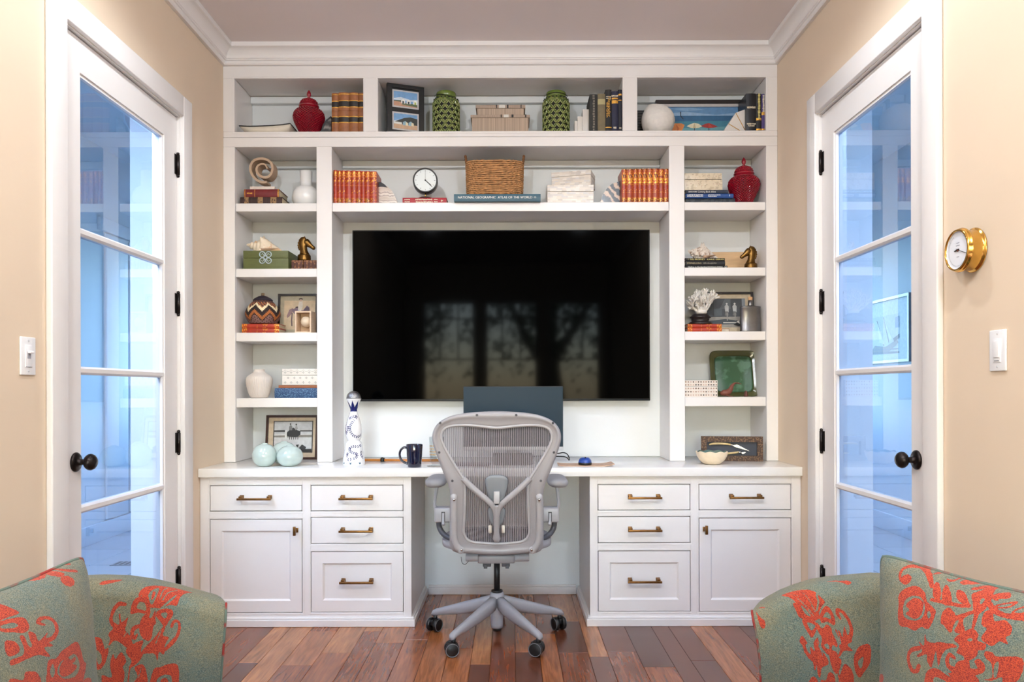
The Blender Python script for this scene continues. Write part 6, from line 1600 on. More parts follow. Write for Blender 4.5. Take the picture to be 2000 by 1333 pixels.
# --- cable, mouse, leather pad
q = MB(); P3 = lambda px, py, Y: (at(px, py, Y)[0], Y, max(ZT + 0.0035, at(px, py, Y)[1]))
q.tube(catmull([P3(1050, 876, 4.05), P3(1070, 884, 4.02), P3(1088, 886.5, 3.98), P3(1100, 884.5, 3.96), P3(1108, 888, 3.95), P3(1112, 896, 3.93), P3(1111, 899, 3.90)], 6), 0.0028, 8); q.tube(catmull([P3(1040, 892, 4.0), P3(1070, 891, 3.97), P3(1090, 892, 3.95), P3(1104, 893, 3.94), P3(1112, 899, 3.90)], 6), 0.0028, 8)
tag(q.build('cable', BLACK), 'black cable loop on the worktop left of the mouse', 'cable')
LEA = mat('tan_leather_pad', (200, 164, 136), 0.55, var=0.08, scale=30)
xa, _ = at(1089, 905, 3.83); xb, _ = at(1197, 908, 3.80); o = thing('mouse_pad', 'tan leather pad under the blue mouse', 'mat', ((xa + xb) / 2, 3.80, ZT + 0.0003)); w = (xb - xa) / 2
def pad(u, v):
    x_ = -w + 2 * w * u; y_ = -0.055 + 0.14 * v; lift = 0.010 * max(0, (u - .78) / .22) ** 2 + 0.004 * max(0, (.12 - u) / .12) ** 2
    return (x_, y_ - 0.012 * u, 0.003 + lift)
q = MB(); q.grid(pad, 24, 6); q.grid(lambda u, v: tuple(Vector(pad(u, 1 - v)) - Vector((0, 0, 0.0028))), 24, 6)
q.add([pad(i / 23, 0) for i in range(24)] + [tuple(Vector(pad(i / 23, 0)) - Vector((0, 0, 0.0028))) for i in range(24)], [(i, 24 + i, 25 + i, i + 1) for i in range(23)]); q.build('leather_sheet', LEA, o)
Yq = 3.80; o = thing('mouse', 'blue and black computer mouse on the tan pad', 'mouse', (place(1142.5, Yq, 900), Yq, ZT + 0.0035)); MBL = mat('blue_plastic', (40, 74, 158), 0.3, var=0.1, coat=0.3)
def dome(s_, z0, hh, rx, ry, n=28, m_=9):
    return lambda u, v: (rx * math.cos(2 * PI * u) * math.cos(PI / 2 * v) ** .6 if v < 1 else 0, ry * math.sin(2 * PI * u) * (math.cos(PI / 2 * v) ** .6 if v < 1 else 0), z0 + hh * math.sin(PI / 2 * v))
q = MB(); q.lathe([(0, 0), (0.96, 0), (1, 0.006), (0.98, 0.012)], 28, 0, True, Matrix.Diagonal((0.0335, 0.048, 1, 1))); q.build('mouse_base', BLACK, o)
q = MB(); q.grid(dome(1, 0.011, 0.026, 0.0328, 0.047), 28, 10, cu=True); q.build('mouse_shell', MBL, o)
q = MB(); q.tube([(0, -0.030, 0.033), (0, -0.018, 0.037)], 0.004, 8); q.build('scroll_wheel', BLACK, o)

# ================================================================== office chair
CHX, CHY = place(970.5, 3.53, 1100), 3.53
ch = thing('office_chair', 'grey mesh office chair with its back to the camera at the desk', 'chair', (CHX, CHY, 0))
FRM = mat('grey_chair_frame', (154, 153, 159), 0.38, var=0.03, scale=12); FRM2 = mat('pale_grey_plastic', (172, 172, 178), 0.35, var=0.02); PADG = mat('blue_grey_pad', (128, 134, 142), 0.5, var=0.03); ARMP = mat('grey_arm_pad', (150, 150, 155), 0.5, var=0.02); DGREY = mat('dark_grey_tube', (78, 78, 84), 0.35, var=0.1)
def bk(u, v, d=0.0):
    """point of the leaning back from crop pixel (u, v) of the 640..1280 x 730..1150 crop; d = towards +y"""
    px, py = 640 + u / 3.125, 730 + v / 3.125; Y = 3.27
    for _ in range(6):
        z = at(px, py, Y)[1]; Y = CHY - 0.20 - 0.21 * (z - 0.42) - 0.03 * math.sin(PI * min(1, max(0, (z - 0.42) / 0.63))) + d
    X_, Z_ = at(px, py, Y); return Vector((X_ - CHX, Y - CHY, Z_))
pairs = [((1032, 230), (1032, 332)), ((940, 233), (930, 322)), ((850, 240), (850, 316)), ((760, 257), (775, 317)), ((690, 290), (727, 328)), ((650, 335), (702, 352)), ((637, 390), (693, 390)), ((648, 450), (708, 440)), ((676, 530), (752, 520)), ((708, 615), (805, 605)), ((735, 680), (832, 650)), ((747, 740), (838, 700)), ((745, 800), (838, 780)), ((744, 900), (834, 890)), ((744, 1000), (831, 960)), ((750, 1065), (845, 1003)), ((785, 1093), (880, 1026)), ((870, 1100), (940, 1034)), ((1032, 1110), (1032, 1040))]
AX = 1031.0
full = pairs + [((2 * AX - a[0], a[1]), (2 * AX - b_[0], b_[1])) for a, b_ in reversed(pairs[1:-1])]
outer = catmull([(*a, 0) for a, _ in full], 5, True); inner = catmull([(*b_, 0) for _, b_ in full], 5, True); NL = len(outer)
sec = [(0.0, 0.004), (0.02, -0.006), (0.12, -0.014), (0.30, -0.017), (0.45, -0.013), (0.62, -0.008), (0.80, -0.009), (0.93, -0.007), (1.0, 0.0), (0.93, 0.010), (0.5, 0.016), (0.1, 0.014)]
m = MB(); rings = []
for o_, i_ in zip(outer, inner):
    rings.append([bk(o_.x + (i_.x - o_.x) * t, o_.y + (i_.y - o_.y) * t) + Vector((0, d, 0)) for t, d in sec])
n = len(sec); vs = [p for r_ in rings for p in r_]
m.add(vs, [(i * n + q, i * n + (q + 1) % n, ((i + 1) % NL) * n + (q + 1) % n, ((i + 1) % NL) * n + q) for i in range(NL) for q in range(n)], 0, True)
m.build('back_frame', FRM, ch)
q = MB(); q.tube([bk(p.x, p.y) + Vector((0, -0.005, 0)) for p in inner], 0.0062, 8, closed=True); q.build('mesh_rim', FRM2, ch)
# mesh fabric
MSH = bpy.data.materials.new('chair_mesh'); MSH.use_nodes = True; nt = MSH.node_tree; N = nt.nodes; bs = N['Principled BSDF']; bs.inputs['Base Color'].default_value = lin((112, 106, 114)); bs.inputs['Roughness'].default_value = 0.6
tc = N.new('ShaderNodeTexCoord'); sp = N.new('ShaderNodeSeparateXYZ'); nt.links.new(tc.outputs['Object'], sp.inputs[0])
def mth(op, a, b_=None):
    x_ = N.new('ShaderNodeMath'); x_.operation = op
    for i, v in enumerate((a, b_)):
        if v is None: continue
        if isinstance(v, (int, float)): x_.inputs[i].default_value = v
        else: nt.links.new(v, x_.inputs[i])
    return x_.outputs[0]
fx = mth('FRACT', mth('MULTIPLY', sp.outputs['X'], 1 / 0.0078)); stripe = mth('GREATER_THAN', fx, 0.42)
fz = mth('FRACT', mth('MULTIPLY', sp.outputs['Z'], 1 / 0.0035)); weft = mth('GREATER_THAN', fz, 0.55)
alpha = mth('MAXIMUM', mth('MULTIPLY', stripe, 0.90), mth('ADD', mth('MULTIPLY', weft, 0.10), 0.48))
nt.links.new(alpha, bs.inputs['Alpha'])
mx = N.new('ShaderNodeMix'); mx.data_type = 'RGBA'; mx.inputs[6].default_value = lin((96, 92, 100)); mx.inputs[7].default_value = lin((168, 164, 170)); nt.links.new(mth('GREATER_THAN', fx, 0.74), mx.inputs[0]); nt.links.new(mx.outputs[2], bs.inputs['Base Color'])
m = MB(); cen = Vector((AX, 660, 0)); KR = 9; vs = []
for j in range(KR):
    t = j / (KR - 1) * 0.96
    for p in inner:
        c2 = Vector((AX, 330 + (p.y - 330) * 1.0, 0))
        qx = p.x + (AX - p.x) * t; qy = p.y + (660 - p.y) * t * 0.985
        vs.append(bk(qx, qy) + Vector((0, 0.004 + 0.018 * math.sin(t * PI / 2), 0)))
m.add(vs, [(j * NL + i, j * NL + (i + 1) % NL, (j + 1) * NL + (i + 1) % NL, (j + 1) * NL + i) for j in range(KR - 1) for i in range(NL)] + [tuple((KR - 1) * NL + i for i in range(NL))], 0, True)
m.build('mesh_back', MSH, ch)
# frame uprights with bolts, small screws
def mirror(u): return 2 * AX - u
for sgn in (0, 1):
    f = (lambda u: u) if sgn == 0 else mirror
    pts = [bk(f(u), v, -0.014) for u, v in ((771, 755), (770, 800), (770, 900), (772, 1000), (790, 1055), (812, 1078))]
    q = MB(); q.tube(catmull(pts, 5), [0.0135 if i < 20 else 0.015 for i in range(26)], 12, flat=((0, 1, 0), 0.75)); q.ball(tuple(pts[0]), (0.0145, 0.012, 0.0165), 8); q.ball(tuple(pts[-1]), (0.017, 0.013, 0.017), 8); q.build('upright', FRM2, ch)
    for u, v in ((771, 772), (817, 1078)):
        q = MB(); q.lathe([(0, 0.004), (0.0045, 0.0032), (0.0062, 0.0)], 16, 0, True, Matrix.Translation(bk(f(u), v, -0.0275)) @ RX90); q.build('bolt', CHROME, ch)
    for u, v in ((687, 303), (681, 482), (761, 656), (911, 254)):
        q = MB(); q.lathe([(0, 0.001), (0.0028, 0.001), (0.0032, 0.003), (0.0052, 0.002), (0.0054, 0.0)], 14, 0, True, Matrix.Translation(bk(f(u), v, -0.0165)) @ RX90, caps=False); q.build('screw', DGREY, ch)
    # arm: pad, post, housing, lever, yoke tube
    def cp(u, v, Y):
        X_, Z_ = at(640 + u / 3.125, 730 + v / 3.125, Y); return Vector((X_ - CHX, Y - CHY, Z_))
    s = -1 if sgn == 0 else 1
    c0 = cp(f(652), 668, 3.42); q = MB()
    def padring(y_, rx, rz, cx, cz, n_=20): return [(cx + rx * math.copysign(abs(math.cos(a)) ** .7, math.cos(a)), y_, cz + rz * math.copysign(abs(math.sin(a)) ** .8, math.sin(a))) for a in [2 * PI * t / n_ for t in range(n_)]]
    yaw = s * 0.16; L_ = 0.24; rr_ = []
    for t, kx, kz in ((-.115, .30, .3), (-.11, .62, .66), (-.095, .88, .92), (-.06, 1, 1), (0, 1, 1), (.06, .96, 1), (.10, .86, .9), (.12, .6, .6), (.125, .25, .25)):
        rr_.append(padring(c0.y + 0.085 + t * 0.95, 0.046 * kx, 0.021 * kz, c0.x + yaw * (t + .115) * -0.15, c0.z - 0.002 + 0.02 * (t + 0.115)))
    loft(q, rr_); q.build('arm_pad', ARMP, ch)
    q = MB(); p0 = Vector((c0.x - s * 0.004, c0.y + 0.07, c0.z - 0.016)); p1 = cp(f(652), 800, 3.50); p2 = cp(f(662), 835, 3.50)
    q.tube([p0, (p0 + p1) / 2, p1, p2], [0.013, 0.0085, 0.0085, 0.014], 10, flat=((1, 0, 0), 0.75)); q.build('arm_post', FRM2, ch)
    a_, b_ = cp(f(650), 822, 3.46), cp(f(753), 912, 3.46); q = MB(); q.box(min(a_.x, b_.x), max(a_.x, b_.x), a_.y, a_.y + 0.07, b_.z, a_.z, bev=0.008); q.build('arm_housing', FRM2, ch)
    lx = cp(f(705), 850, 3.46); q = MB(); q.box(lx.x - 0.008, lx.x + 0.008, lx.y - 0.0012, lx.y + 0.004, cp(f(705), 905, 3.46).z, cp(f(705), 845, 3.46).z); q.build('lever_slot', BLACK, ch)
    q = MB(); q.tube(catmull([cp(f(705), 852, 3.455), cp(f(705), 895, 3.45), cp(f(706), 925, 3.44)], 4), [0.0055] * 6 + [0.0065, 0.0075, 0.008], 10, flat=((0, 1, 0), 0.6)); q.build('arm_lever', FRM2, ch)
    q = MB(); q.tube(catmull([cp(f(678), 905, 3.50), cp(f(684), 945, 3.50), cp(f(712), 985, 3.48), cp(f(760), 1010, 3.45), cp(f(830), 1020, 3.42)], 5), 0.0125, 10); q.build('arm_yoke', DGREY, ch)
# lumbar yoke, pad, knobs
q = MB()
for f in ((lambda u: u), mirror):
    pts = catmull([bk(f(u), v, -0.012 - 0.018 * min(1, i_ / 3)) for i_, (u, v) in enumerate(((826, 640), (870, 685), (930, 738), (985, 785), (1015, 822), (1028, 870)))], 5)
    q.tube(pts, [0.0125 + 0.001 * math.sin(i * .2) for i in range(len(pts))], 10, flat=((0, 1, 0), 0.55))
pts = catmull([bk(AX, v, -0.030) for v in (805, 850, 900, 950, 985, 1010, 1026)], 4)
q.tube(pts, [float(np.interp(i, [0, 8, 14, 20, 24], [0.013, 0.0135, 0.0125, 0.0165, 0.010])) for i in range(len(pts))], 12, flat=((0, 1, 0), 0.6)); q.build('lumbar_yoke', FRM, ch)
def pad_prism(name, outline, d, T, mt):
    pts = catmull([(*p, 0) for p in outline], 4, True); n_ = len(pts); c_ = Vector((sum(p.x for p in pts) / n_, sum(p.y for p in pts) / n_, 0)); q = MB(); rg = []
    for kk_, dd in ((0.02, -T * .5), (0.7, -T * .5), (0.93, -T * .38), (1.0, 0.0), (0.93, T * .4), (0.3, T * .5)):
        rg.append([bk(c_.x + (p.x - c_.x) * kk_, c_.y + (p.y - c_.y) * kk_, d + dd) for p in pts])
    loft(q, rg); q.build(name, mt, ch)
pad_prism('lumbar_pad', [(960, 658), (972, 634), (1000, 621), (1031, 619), (1062, 621), (1090, 634), (1102, 658), (1092, 720), (1072, 780), (1031, 800), (990, 780), (970, 720)], -0.006, 0.016, PADG)
pad_prism('lower_lumbar_pad', [(978, 850), (985, 820), (1031, 800), (1077, 820), (1084, 850), (1072, 905), (1050, 930), (1031, 935), (1012, 930), (990, 905)], -0.006, 0.014, PADG)
a_, b_ = bk(1013, 720, -0.02), bk(1050, 792, -0.02); q = MB(); q.box(a_.x, b_.x, a_.y - 0.006, a_.y + 0.008, b_.z, a_.z, bev=0.002); q.build('lumbar_slider', FRM2, ch)
for u in (991, 1072):
    c_ = bk(u, 951, -0.022); q = MB(); q.lathe([(0, -0.008), (0.008, -0.008), (0.0105, -0.004), (0.0105, 0.004), (0.008, 0.008), (0, 0.008)], 18, 0, True, Matrix.Translation(c_) @ Matrix.Rotation(PI / 2, 4, 'Y') @ Matrix.Diagonal((1.7, 0.8, 0.9, 1))); q.build('lumbar_knob', C(196, 190, 182, 0.4), ch)
# seat
q = MB(); rg = []
def seat_ring(kx, z, dy=0.0): return [(0.25 * kx * math.copysign(abs(math.cos(a)) ** .6, math.cos(a)), 0.04 + dy + 0.235 * kx * math.copysign(abs(math.sin(a)) ** .7, math.sin(a)), z) for a in [2 * PI * t / 40 for t in range(40)]]
loft(q, [seat_ring(0.90, 0.425), seat_ring(1.0, 0.435), seat_ring(1.0, 0.455), seat_ring(0.95, 0.462), seat_ring(0.86, 0.458)], caps=False); q.add(seat_ring(0.90, 0.425), [tuple(reversed(range(40)))]); q.build('seat_frame', FRM, ch)
q = MB(); loft(q, [seat_ring(0.90, 0.455), seat_ring(0.5, 0.447), seat_ring(0.02, 0.445)]); q.build('mesh_seat', MSH, ch)
# tilt mechanism
def zt2(v, Y): return at(970, 730 + v / 3.125, Y)[1]
q = MB(); zc = zt2(1124, 3.40); q.lathe([(0.016, -0.14), (0.0175, -0.136), (0.0175, 0.136), (0.016, 0.14)], 20, 0, True, Matrix.Translation((0.005, -0.13, zc)) @ Matrix.Rotation(PI / 2, 4, 'Y')); q.build('tilt_axle', FRM2, ch)
q = MB(); q.box(-0.082, 0.082, -0.16, 0.06, zt2(1160, 3.38), zt2(1108, 3.38), bev=0.008); q.build('tilt_housing', FRM, ch)
for s in (-1, 1):
    q = MB(); q.box(s * 0.042 - 0.018, s * 0.042 + 0.018, -0.13, -0.06, 0.352, 0.375, bev=0.003); q.box(s * 0.048 - 0.008, s * 0.048 + 0.008, -0.135, -0.125, 0.345, 0.362, bev=0.002); q.build('tilt_bracket', DGREY, ch)
q = MB(); q.tube(catmull([(-0.155, -0.14, 0.40), (-0.15, -0.15, 0.375), (-0.135, -0.155, 0.37), (-0.12, -0.15, 0.385)], 5), 0.0012, 6); q.build('control_wire', BLACK, ch)
MB().lathe([(0.0135, 0.19), (0.0135, 0.375)], 20).build('gas_lift', BLACK, ch)
MB().lathe([(0.022, 0.206), (0.026, 0.210), (0.026, 0.216), (0.018, 0.218)], 24).build('lift_collar', BLACK, ch)
BASEM = mat('grey_base_metal', (152, 152, 158), 0.35, var=0.02)
MB().lathe([(0.0, 0.045), (0.027, 0.045), (0.029, 0.06), (0.029, 0.13), (0.034, 0.15), (0.034, 0.185), (0.0305, 0.206), (0.022, 0.207)], 32).build('base_hub', BASEM, ch)
MB().lathe([(0.0, 0.030), (0.018, 0.030), (0.019, 0.045)], 20).build('hub_plug', BLACK, ch)
for kx in range(5):
    ang = -PI / 2 + PI / 5 + kx * 2 * PI / 5; d = Vector((math.cos(ang), math.sin(ang), 0)); nrm = Vector((-d.y, d.x, 0)); q = MB(); rg = []
    for t, w_, zb2, zt3 in ((0.020, 0.024, 0.130, 0.196), (0.07, 0.021, 0.112, 0.180), (0.14, 0.018, 0.096, 0.158), (0.22, 0.016, 0.084, 0.132), (0.275, 0.0155, 0.078, 0.114), (0.300, 0.0165, 0.072, 0.106), (0.318, 0.0165, 0.070, 0.098), (0.326, 0.010, 0.070, 0.084)):
        r_ = []
        for a in range(12):
            th = 2 * PI * a / 12; wx = w_ * math.copysign(abs(math.cos(th)) ** .7, math.cos(th)) * (1.0 if math.sin(th) >= -0.2 else 0.8); zz = (zb2 + zt3) / 2 + (zt3 - zb2) / 2 * math.copysign(abs(math.sin(th)) ** .8, math.sin(th)); p = d * t + nrm * wx; r_.append((p.x, p.y, zz))
        rg.append(r_)
    loft(q, rg); lg = q.build('base_leg', BASEM, ch)
    c_ = d * 0.308; tw = [0.35, -0.5, 0.9, 0.15, -0.2][kx] if kx in (0, 1, 2, 3, 4) else 0
    tw = {0: 1.25, 1: 0.5, 2: 0.3, 3: 2.6, 4: 1.75}[kx]
    ax = Vector((math.cos(tw), math.sin(tw), 0)); fw = Vector((-ax.y, ax.x, 0)); cc = c_ + fw * 0.008
    M_ = Matrix(((ax.x, fw.x, 0, cc.x), (ax.y, fw.y, 0, cc.y), (0, 0, 1, 0.0312), (0, 0, 0, 1)))
    cst = MB(); cst.tube([(c_.x, c_.y, 0.045), (c_.x, c_.y, 0.080)], 0.010, 12); cst.box(-0.008, 0.008, -0.022, 0.024, 0.0, 0.026, bev=0.004, M=M_); co = cst.build('caster', BLACK, ch)
    for s in (-1, 1):
        wq = MB(); wq.lathe([(0.0, -0.009), (0.026, -0.009), (0.0305, -0.006), (0.031, 0.0), (0.0305, 0.006), (0.026, 0.009), (0.0, 0.009)], 28, 0, True, M_ @ Matrix.Translation((s * 0.0185, 0, 0)) @ Matrix.Rotation(PI / 2, 4, 'Y')); wq.build('wheel', BLACK, co)
        rq = MB(); rq.lathe([(0.0285, 0.0), (0.029, 0.0016), (0.0265, 0.0016), (0.026, 0.0)], 28, 0, True, M_ @ Matrix.Translation((s * 0.0275, 0, 0)) @ Matrix.Rotation(s * PI / 2, 4, 'Y'), caps=False); rq.build('wheel_ring', C(110, 110, 114, 0.4), co)

# ================================================================== things on the side walls
def wall_plate(label, s, px, py, kind):
    Y = (HW - s * CX) * F / abs(px - PX); z = at(px, py, Y)[1]
    o = thing('light_switch', label, 'switch', (s * (HW - 0.0002), Y, z)); PLW = mat('white_switch_plastic', (240, 240, 242), 0.3, var=0.01)
    W2, H2 = 0.0365, 0.059
    xa, xb = sorted((0.0, -s * 0.006)); MB().box(xa, xb, -W2, W2, -H2, H2, bev=0.0025).build('plate', PLW, o)
    xa, xb = sorted((-s * 0.004, -s * 0.008)); MB().box(xa, xb, -0.0165, 0.0165, -0.034, 0.034, bev=0.001).build('insert', PLW, o)
    q = MB()
    for z_ in (-0.047, 0.047): q.lathe([(0, 0.0009), (0.003, 0.0007), (0.0032, 0)], 12, 0, True, Matrix.Translation((-s * 0.006, 0, z_)) @ Matrix.Rotation(-s * PI / 2, 4, 'Y'))
    q.build('screws', C(200, 200, 204, 0.4), o)
    if kind == 'toggle':
        xa, xb = sorted((-s * 0.0078, -s * 0.0083)); MB().box(xa, xb, -0.009, 0.009, -0.008, 0.014).build('slot', C(170, 170, 178, 0.5), o)
        xa, xb = sorted((-s * 0.006, -s * 0.020)); MB().box(xa, xb, -0.0075, 0.0075, 0.008, 0.016, bev=0.002).build('toggle', PLW, o)
        xa, xb = sorted((-s * 0.0075, -s * 0.0082)); MB().box(xa, xb, -0.015, 0.015, -0.0345, -0.0325).build('dimmer_slot', C(120, 118, 124, 0.5), o)
    else:
        xa, xb = sorted((-s * 0.006, -s * 0.0105)); MB().box(xa, xb, -0.0125, 0.0125, -0.020, 0.028, bev=0.0015).build('rocker', PLW, o)
        xa, xb = sorted((-s * 0.0075, -s * 0.0084)); MB().box(xa, xb, -0.011, 0.011, -0.0305, -0.0285).build('indicator', C(90, 92, 96, 0.5), o)
wall_plate('white toggle light switch on the left wall', -1, 52, 696, 'toggle')
wall_plate('white rocker light switch on the right wall', 1, 1952, 685, 'rocker')
Ybr = (HW - CX) * F / (1903 - PX); zbr = at(1903, 489, Ybr)[1]
o = thing('barometer', 'round brass barometer mounted on the right wall', 'barometer', (HW - 0.0002, Ybr, zbr)); M = Matrix.Rotation(-PI / 2, 4, 'Y') @ Matrix.Diagonal((1, 1, 0.70, 1)); kR = 0.066
q = MB(); q.lathe([(0, 0), (kR, 0.0), (kR * 1.02, 0.003), (kR, 0.007), (kR * 0.93, 0.009), (kR * 0.91, 0.014), (kR * 0.90, 0.052), (kR * 0.93, 0.055)], 64, 0, True, M, caps=False); q.build('case', GOLD, o)
q = MB(); q.lathe([(kR * 0.93, 0.054), (kR * 1.0, 0.056), (kR * 1.01, 0.060), (kR * 0.97, 0.063), (kR * 0.965, 0.072), (kR * 0.93, 0.078), (kR * 0.87, 0.079), (kR * 0.86, 0.072)], 64, 0, True, M, caps=False); q.build('bezel', GOLD, o)
q = MB(); q.lathe([(0, 0.068), (kR * 0.87, 0.068), (kR * 0.87, 0.0735)], 64, 0, False, M, caps=False); q.build('dial', mat('white_dial', (232, 234, 240), 0.4, var=0.01), o)
q = MB(); DM = M @ Matrix.Translation((0, 0, 0.0685))
for k in range(60):
    a = PI / 2 + (k - 30) * 0.088
    q.box(-0.0004, 0.0004, -0.0012 - (0.001 if k % 5 == 0 else 0), 0.0018, 0, 0.0003, M=DM @ Matrix.Rotation(a, 4, 'Z') @ Matrix.Translation((0, kR * 0.72, 0)))
for j, (dy_, wd, n_) in enumerate(((0.022, 0.016, 6), (0.014, 0.020, 8), (-0.020, 0.012, 5))):
    text_into(q, '~%d' % n_, 0.004, DM @ Matrix.Rotation(-PI / 2, 4, 'Z') @ Matrix.Translation((0, dy_, 0.0003)), 0, wd)
b = q.build('scale_marks', C(110, 110, 122, 0.5), o); b['kind'] = 'stuff'
def bhand(name, ang, L1, L0, w_, h_, mt):
    q = MB(); q.prism([(-w_, -L0), (w_, -L0), (w_ * .5, L1), (-w_ * .5, L1)], 0.0, 0.0007, M=M @ Matrix.Translation((0, 0, h_)) @ Matrix.Rotation(ang, 4, 'Z') @ Matrix.Rotation(-PI / 2, 4, 'X') @ Matrix.Translation((0, 0, 0))); q.build(name, mt, o)
q = MB(); q.tube([(-0.0496, 0.006, 0.004), (-0.0496, -0.044, -0.016)], 0.0009, 6); q.build('needle', BLACK, o)
q = MB(); q.tube([(-0.0496, 0.014, -0.001), (-0.0496, -0.006, 0.002)], 0.0022, 8); q.build('needle_tail', BLACK, o)
q = MB(); q.lathe([(0, 0.073), (0.004, 0.073), (0.0045, 0.069)], 14, 0, True, M); q.build('needle_hub', C(120, 60, 50, 0.4), o)

# ================================================================== sailing picture seen through the right door
o = thing('sailing_picture', 'silver framed drawing of a sailing ship seen through the right glazed door', 'picture', (3.068, 5.78, 1.37), math.radians(90))
w_, h_ = 0.80, 0.50
o.rotation_euler = (0, 0, math.radians(-90)); o.location = (3.068 - 0.022, 5.78 + w_, 1.345)
frame_bars(o, w_, h_ + 0.02, 0.022, 0.020, mat('silver_frame', (128, 132, 136), 0.35, metal=0.5))
f = lambda a, b_: (w_ * a, h_ * b_)
flat_print(o, [(rect(0.02, w_ - 0.02, 0.02, h_), (214, 222, 226)), ([f(.12, .14), f(.80, .14), f(.80, .76), f(.12, .76)], (196, 208, 216)), ([f(.20, .18), f(.30, .30), f(.52, .26), f(.76, .36), f(.78, .30), f(.60, .18)], (120, 134, 146)),
               ([f(.34, .70), f(.355, .70), f(.50, .28), f(.485, .28)], (70, 80, 90)), ([f(.48, .74), f(.492, .74), f(.60, .32), f(.588, .32)], (80, 90, 100)), ([f(.36, .66), f(.50, .30), f(.40, .34)], (226, 232, 236)), ([f(.50, .70), f(.60, .36), f(.66, .38)], (226, 232, 236)), ([f(.68, .38), f(.80, .44), f(.80, .38), f(.70, .32)], (64, 84, 110)), ([f(.72, .54), f(.80, .54), f(.80, .72), f(.72, .70)], (120, 150, 186)), ([f(.12, .16), f(.80, .14), f(.80, .17), f(.12, .20)], (96, 116, 140)), ([f(.15, .22), f(.78, .20), f(.78, .22), f(.15, .245)], (110, 128, 150))], 0.012, 'drawing')
# ================================================================== patterned armchairs
def fabric_mat():
    m = bpy.data.materials.new('sage_and_coral_damask'); m.use_nodes = True; nt = m.node_tree; N = nt.nodes; Lk = nt.links; b = N['Principled BSDF']
    b.inputs['Roughness'].default_value = 0.85; b.inputs['Sheen Weight'].default_value = 0.15
    at_ = N.new('ShaderNodeAttribute'); at_.attribute_name = 'print'
    tc = N.new('ShaderNodeTexCoord')
    def noise(scale, detail, st):
        mp = N.new('ShaderNodeMapping'); mp.inputs['Scale'].default_value = st; Lk.new(tc.outputs['Object'], mp.inputs[0])
        n = N.new('ShaderNodeTexNoise'); n.inputs['Scale'].default_value = scale; n.inputs['Detail'].default_value = detail; Lk.new(mp.outputs[0], n.inputs['Vector']); return n.outputs['Fac']
    def ramp(f, c0, c1, p0, p1):
        r = N.new('ShaderNodeValToRGB'); r.color_ramp.elements[0].position = p0; r.color_ramp.elements[1].position = p1
        r.color_ramp.elements[0].color = lin(c0); r.color_ramp.elements[1].color = lin(c1); Lk.new(f, r.inputs[0]); return r.outputs[0]
    def mix(f, a, b_, bt='MIX'):
        x_ = N.new('ShaderNodeMix'); x_.data_type = 'RGBA'; x_.blend_type = bt
        if isinstance(f, float): x_.inputs[0].default_value = f
        else: Lk.new(f, x_.inputs[0])
        Lk.new(a, x_.inputs[6]); Lk.new(b_, x_.inputs[7]); return x_.outputs[2]
    fine = noise(430, 1, (1, 1, 1.5)); mid = noise(110, 3, (1, 1, 1.4)); big = noise(9, 2, (1, 1, 1))
    base = mix(mid, ramp(fine, (50, 74, 76), (118, 138, 132), .35, .65), ramp(fine, (74, 76, 60), (154, 138, 98), .35, .65))
    base = mix(0.35, base, ramp(big, (72, 100, 103), (126, 116, 88), .35, .65))
    red = mix(mid, ramp(fine, (108, 20, 22), (184, 56, 34), .36, .62), ramp(fine, (132, 30, 22), (206, 88, 40), .36, .66))
    nj = N.new('ShaderNodeMath'); nj.operation = 'MULTIPLY_ADD'; Lk.new(noise(150, 1, (1, 1, 1)), nj.inputs[0]); nj.inputs[1].default_value = 12.0; nj.inputs[2].default_value = -5.5
    ad = N.new('ShaderNodeMath'); ad.operation = 'ADD'; Lk.new(at_.outputs['Fac'], ad.inputs[0]); Lk.new(nj.outputs[0], ad.inputs[1])
    gt = N.new('ShaderNodeMapRange'); gt.inputs['From Min'].default_value = -1.0; gt.inputs['From Max'].default_value = 2.0; Lk.new(ad.outputs[0], gt.inputs['Value'])
    Lk.new(mix(gt.outputs[0], base, red), b.inputs['Base Color'])
    bp = N.new('ShaderNodeBump'); bp.inputs['Strength'].default_value = 0.5; bp.inputs['Distance'].default_value = 0.0015; Lk.new(fine, bp.inputs['Height']); Lk.new(bp.outputs[0], b.inputs['Normal'])
    return m
FAB = fabric_mat()
PIPE = mottled('red_and_sage_piping', (92, 108, 98), (140, 38, 32), 14, 0.52, 0.8)
def sd_poly(P, poly):
    poly = np.array(poly, float); n = len(poly); d = np.full(len(P), 1e18); inside = np.zeros(len(P), bool)
    for i in range(n):
        a, b_ = poly[i], poly[(i + 1) % n]; e = b_ - a; w = P - a; t = np.clip((w @ e) / max(e @ e, 1e-9), 0, 1); q = w - t[:, None] * e; d = np.minimum(d, (q * q).sum(1))
        c1 = P[:, 1] >= a[1]; c2 = P[:, 1] < b_[1]; c3 = e[0] * w[:, 1] > e[1] * w[:, 0]
        inside ^= (c1 & c2 & c3) | (~c1 & ~c2 & ~c3)
    return np.where(inside, 1, -1) * np.sqrt(d)
def smooth_poly(pl):
    return [(p.x, p.y) for p in catmull([(*p, 0) for p in pl], 3, True)]
def sd_stroke(P, pts, w):
    pp_ = catmull([(*p, 0) for p in pts], 4); W = np.interp(np.linspace(0, 1, len(pp_)), np.linspace(0, 1, len(w)) if isinstance(w, (list, tuple)) else [0, 1], w if isinstance(w, (list, tuple)) else [w, w]) / 2
    best = np.full(len(P), -1e9)
    for i in range(len(pp_) - 1):
        a = np.array(pp_[i][:2]); b_ = np.array(pp_[i + 1][:2]); e = b_ - a; v = P - a; t = np.clip((v @ e) / max(e @ e, 1e-9), 0, 1); q = v - t[:, None] * e
        best = np.maximum(best, W[i] + (W[i + 1] - W[i]) * t - np.sqrt((q * q).sum(1)))
    return best
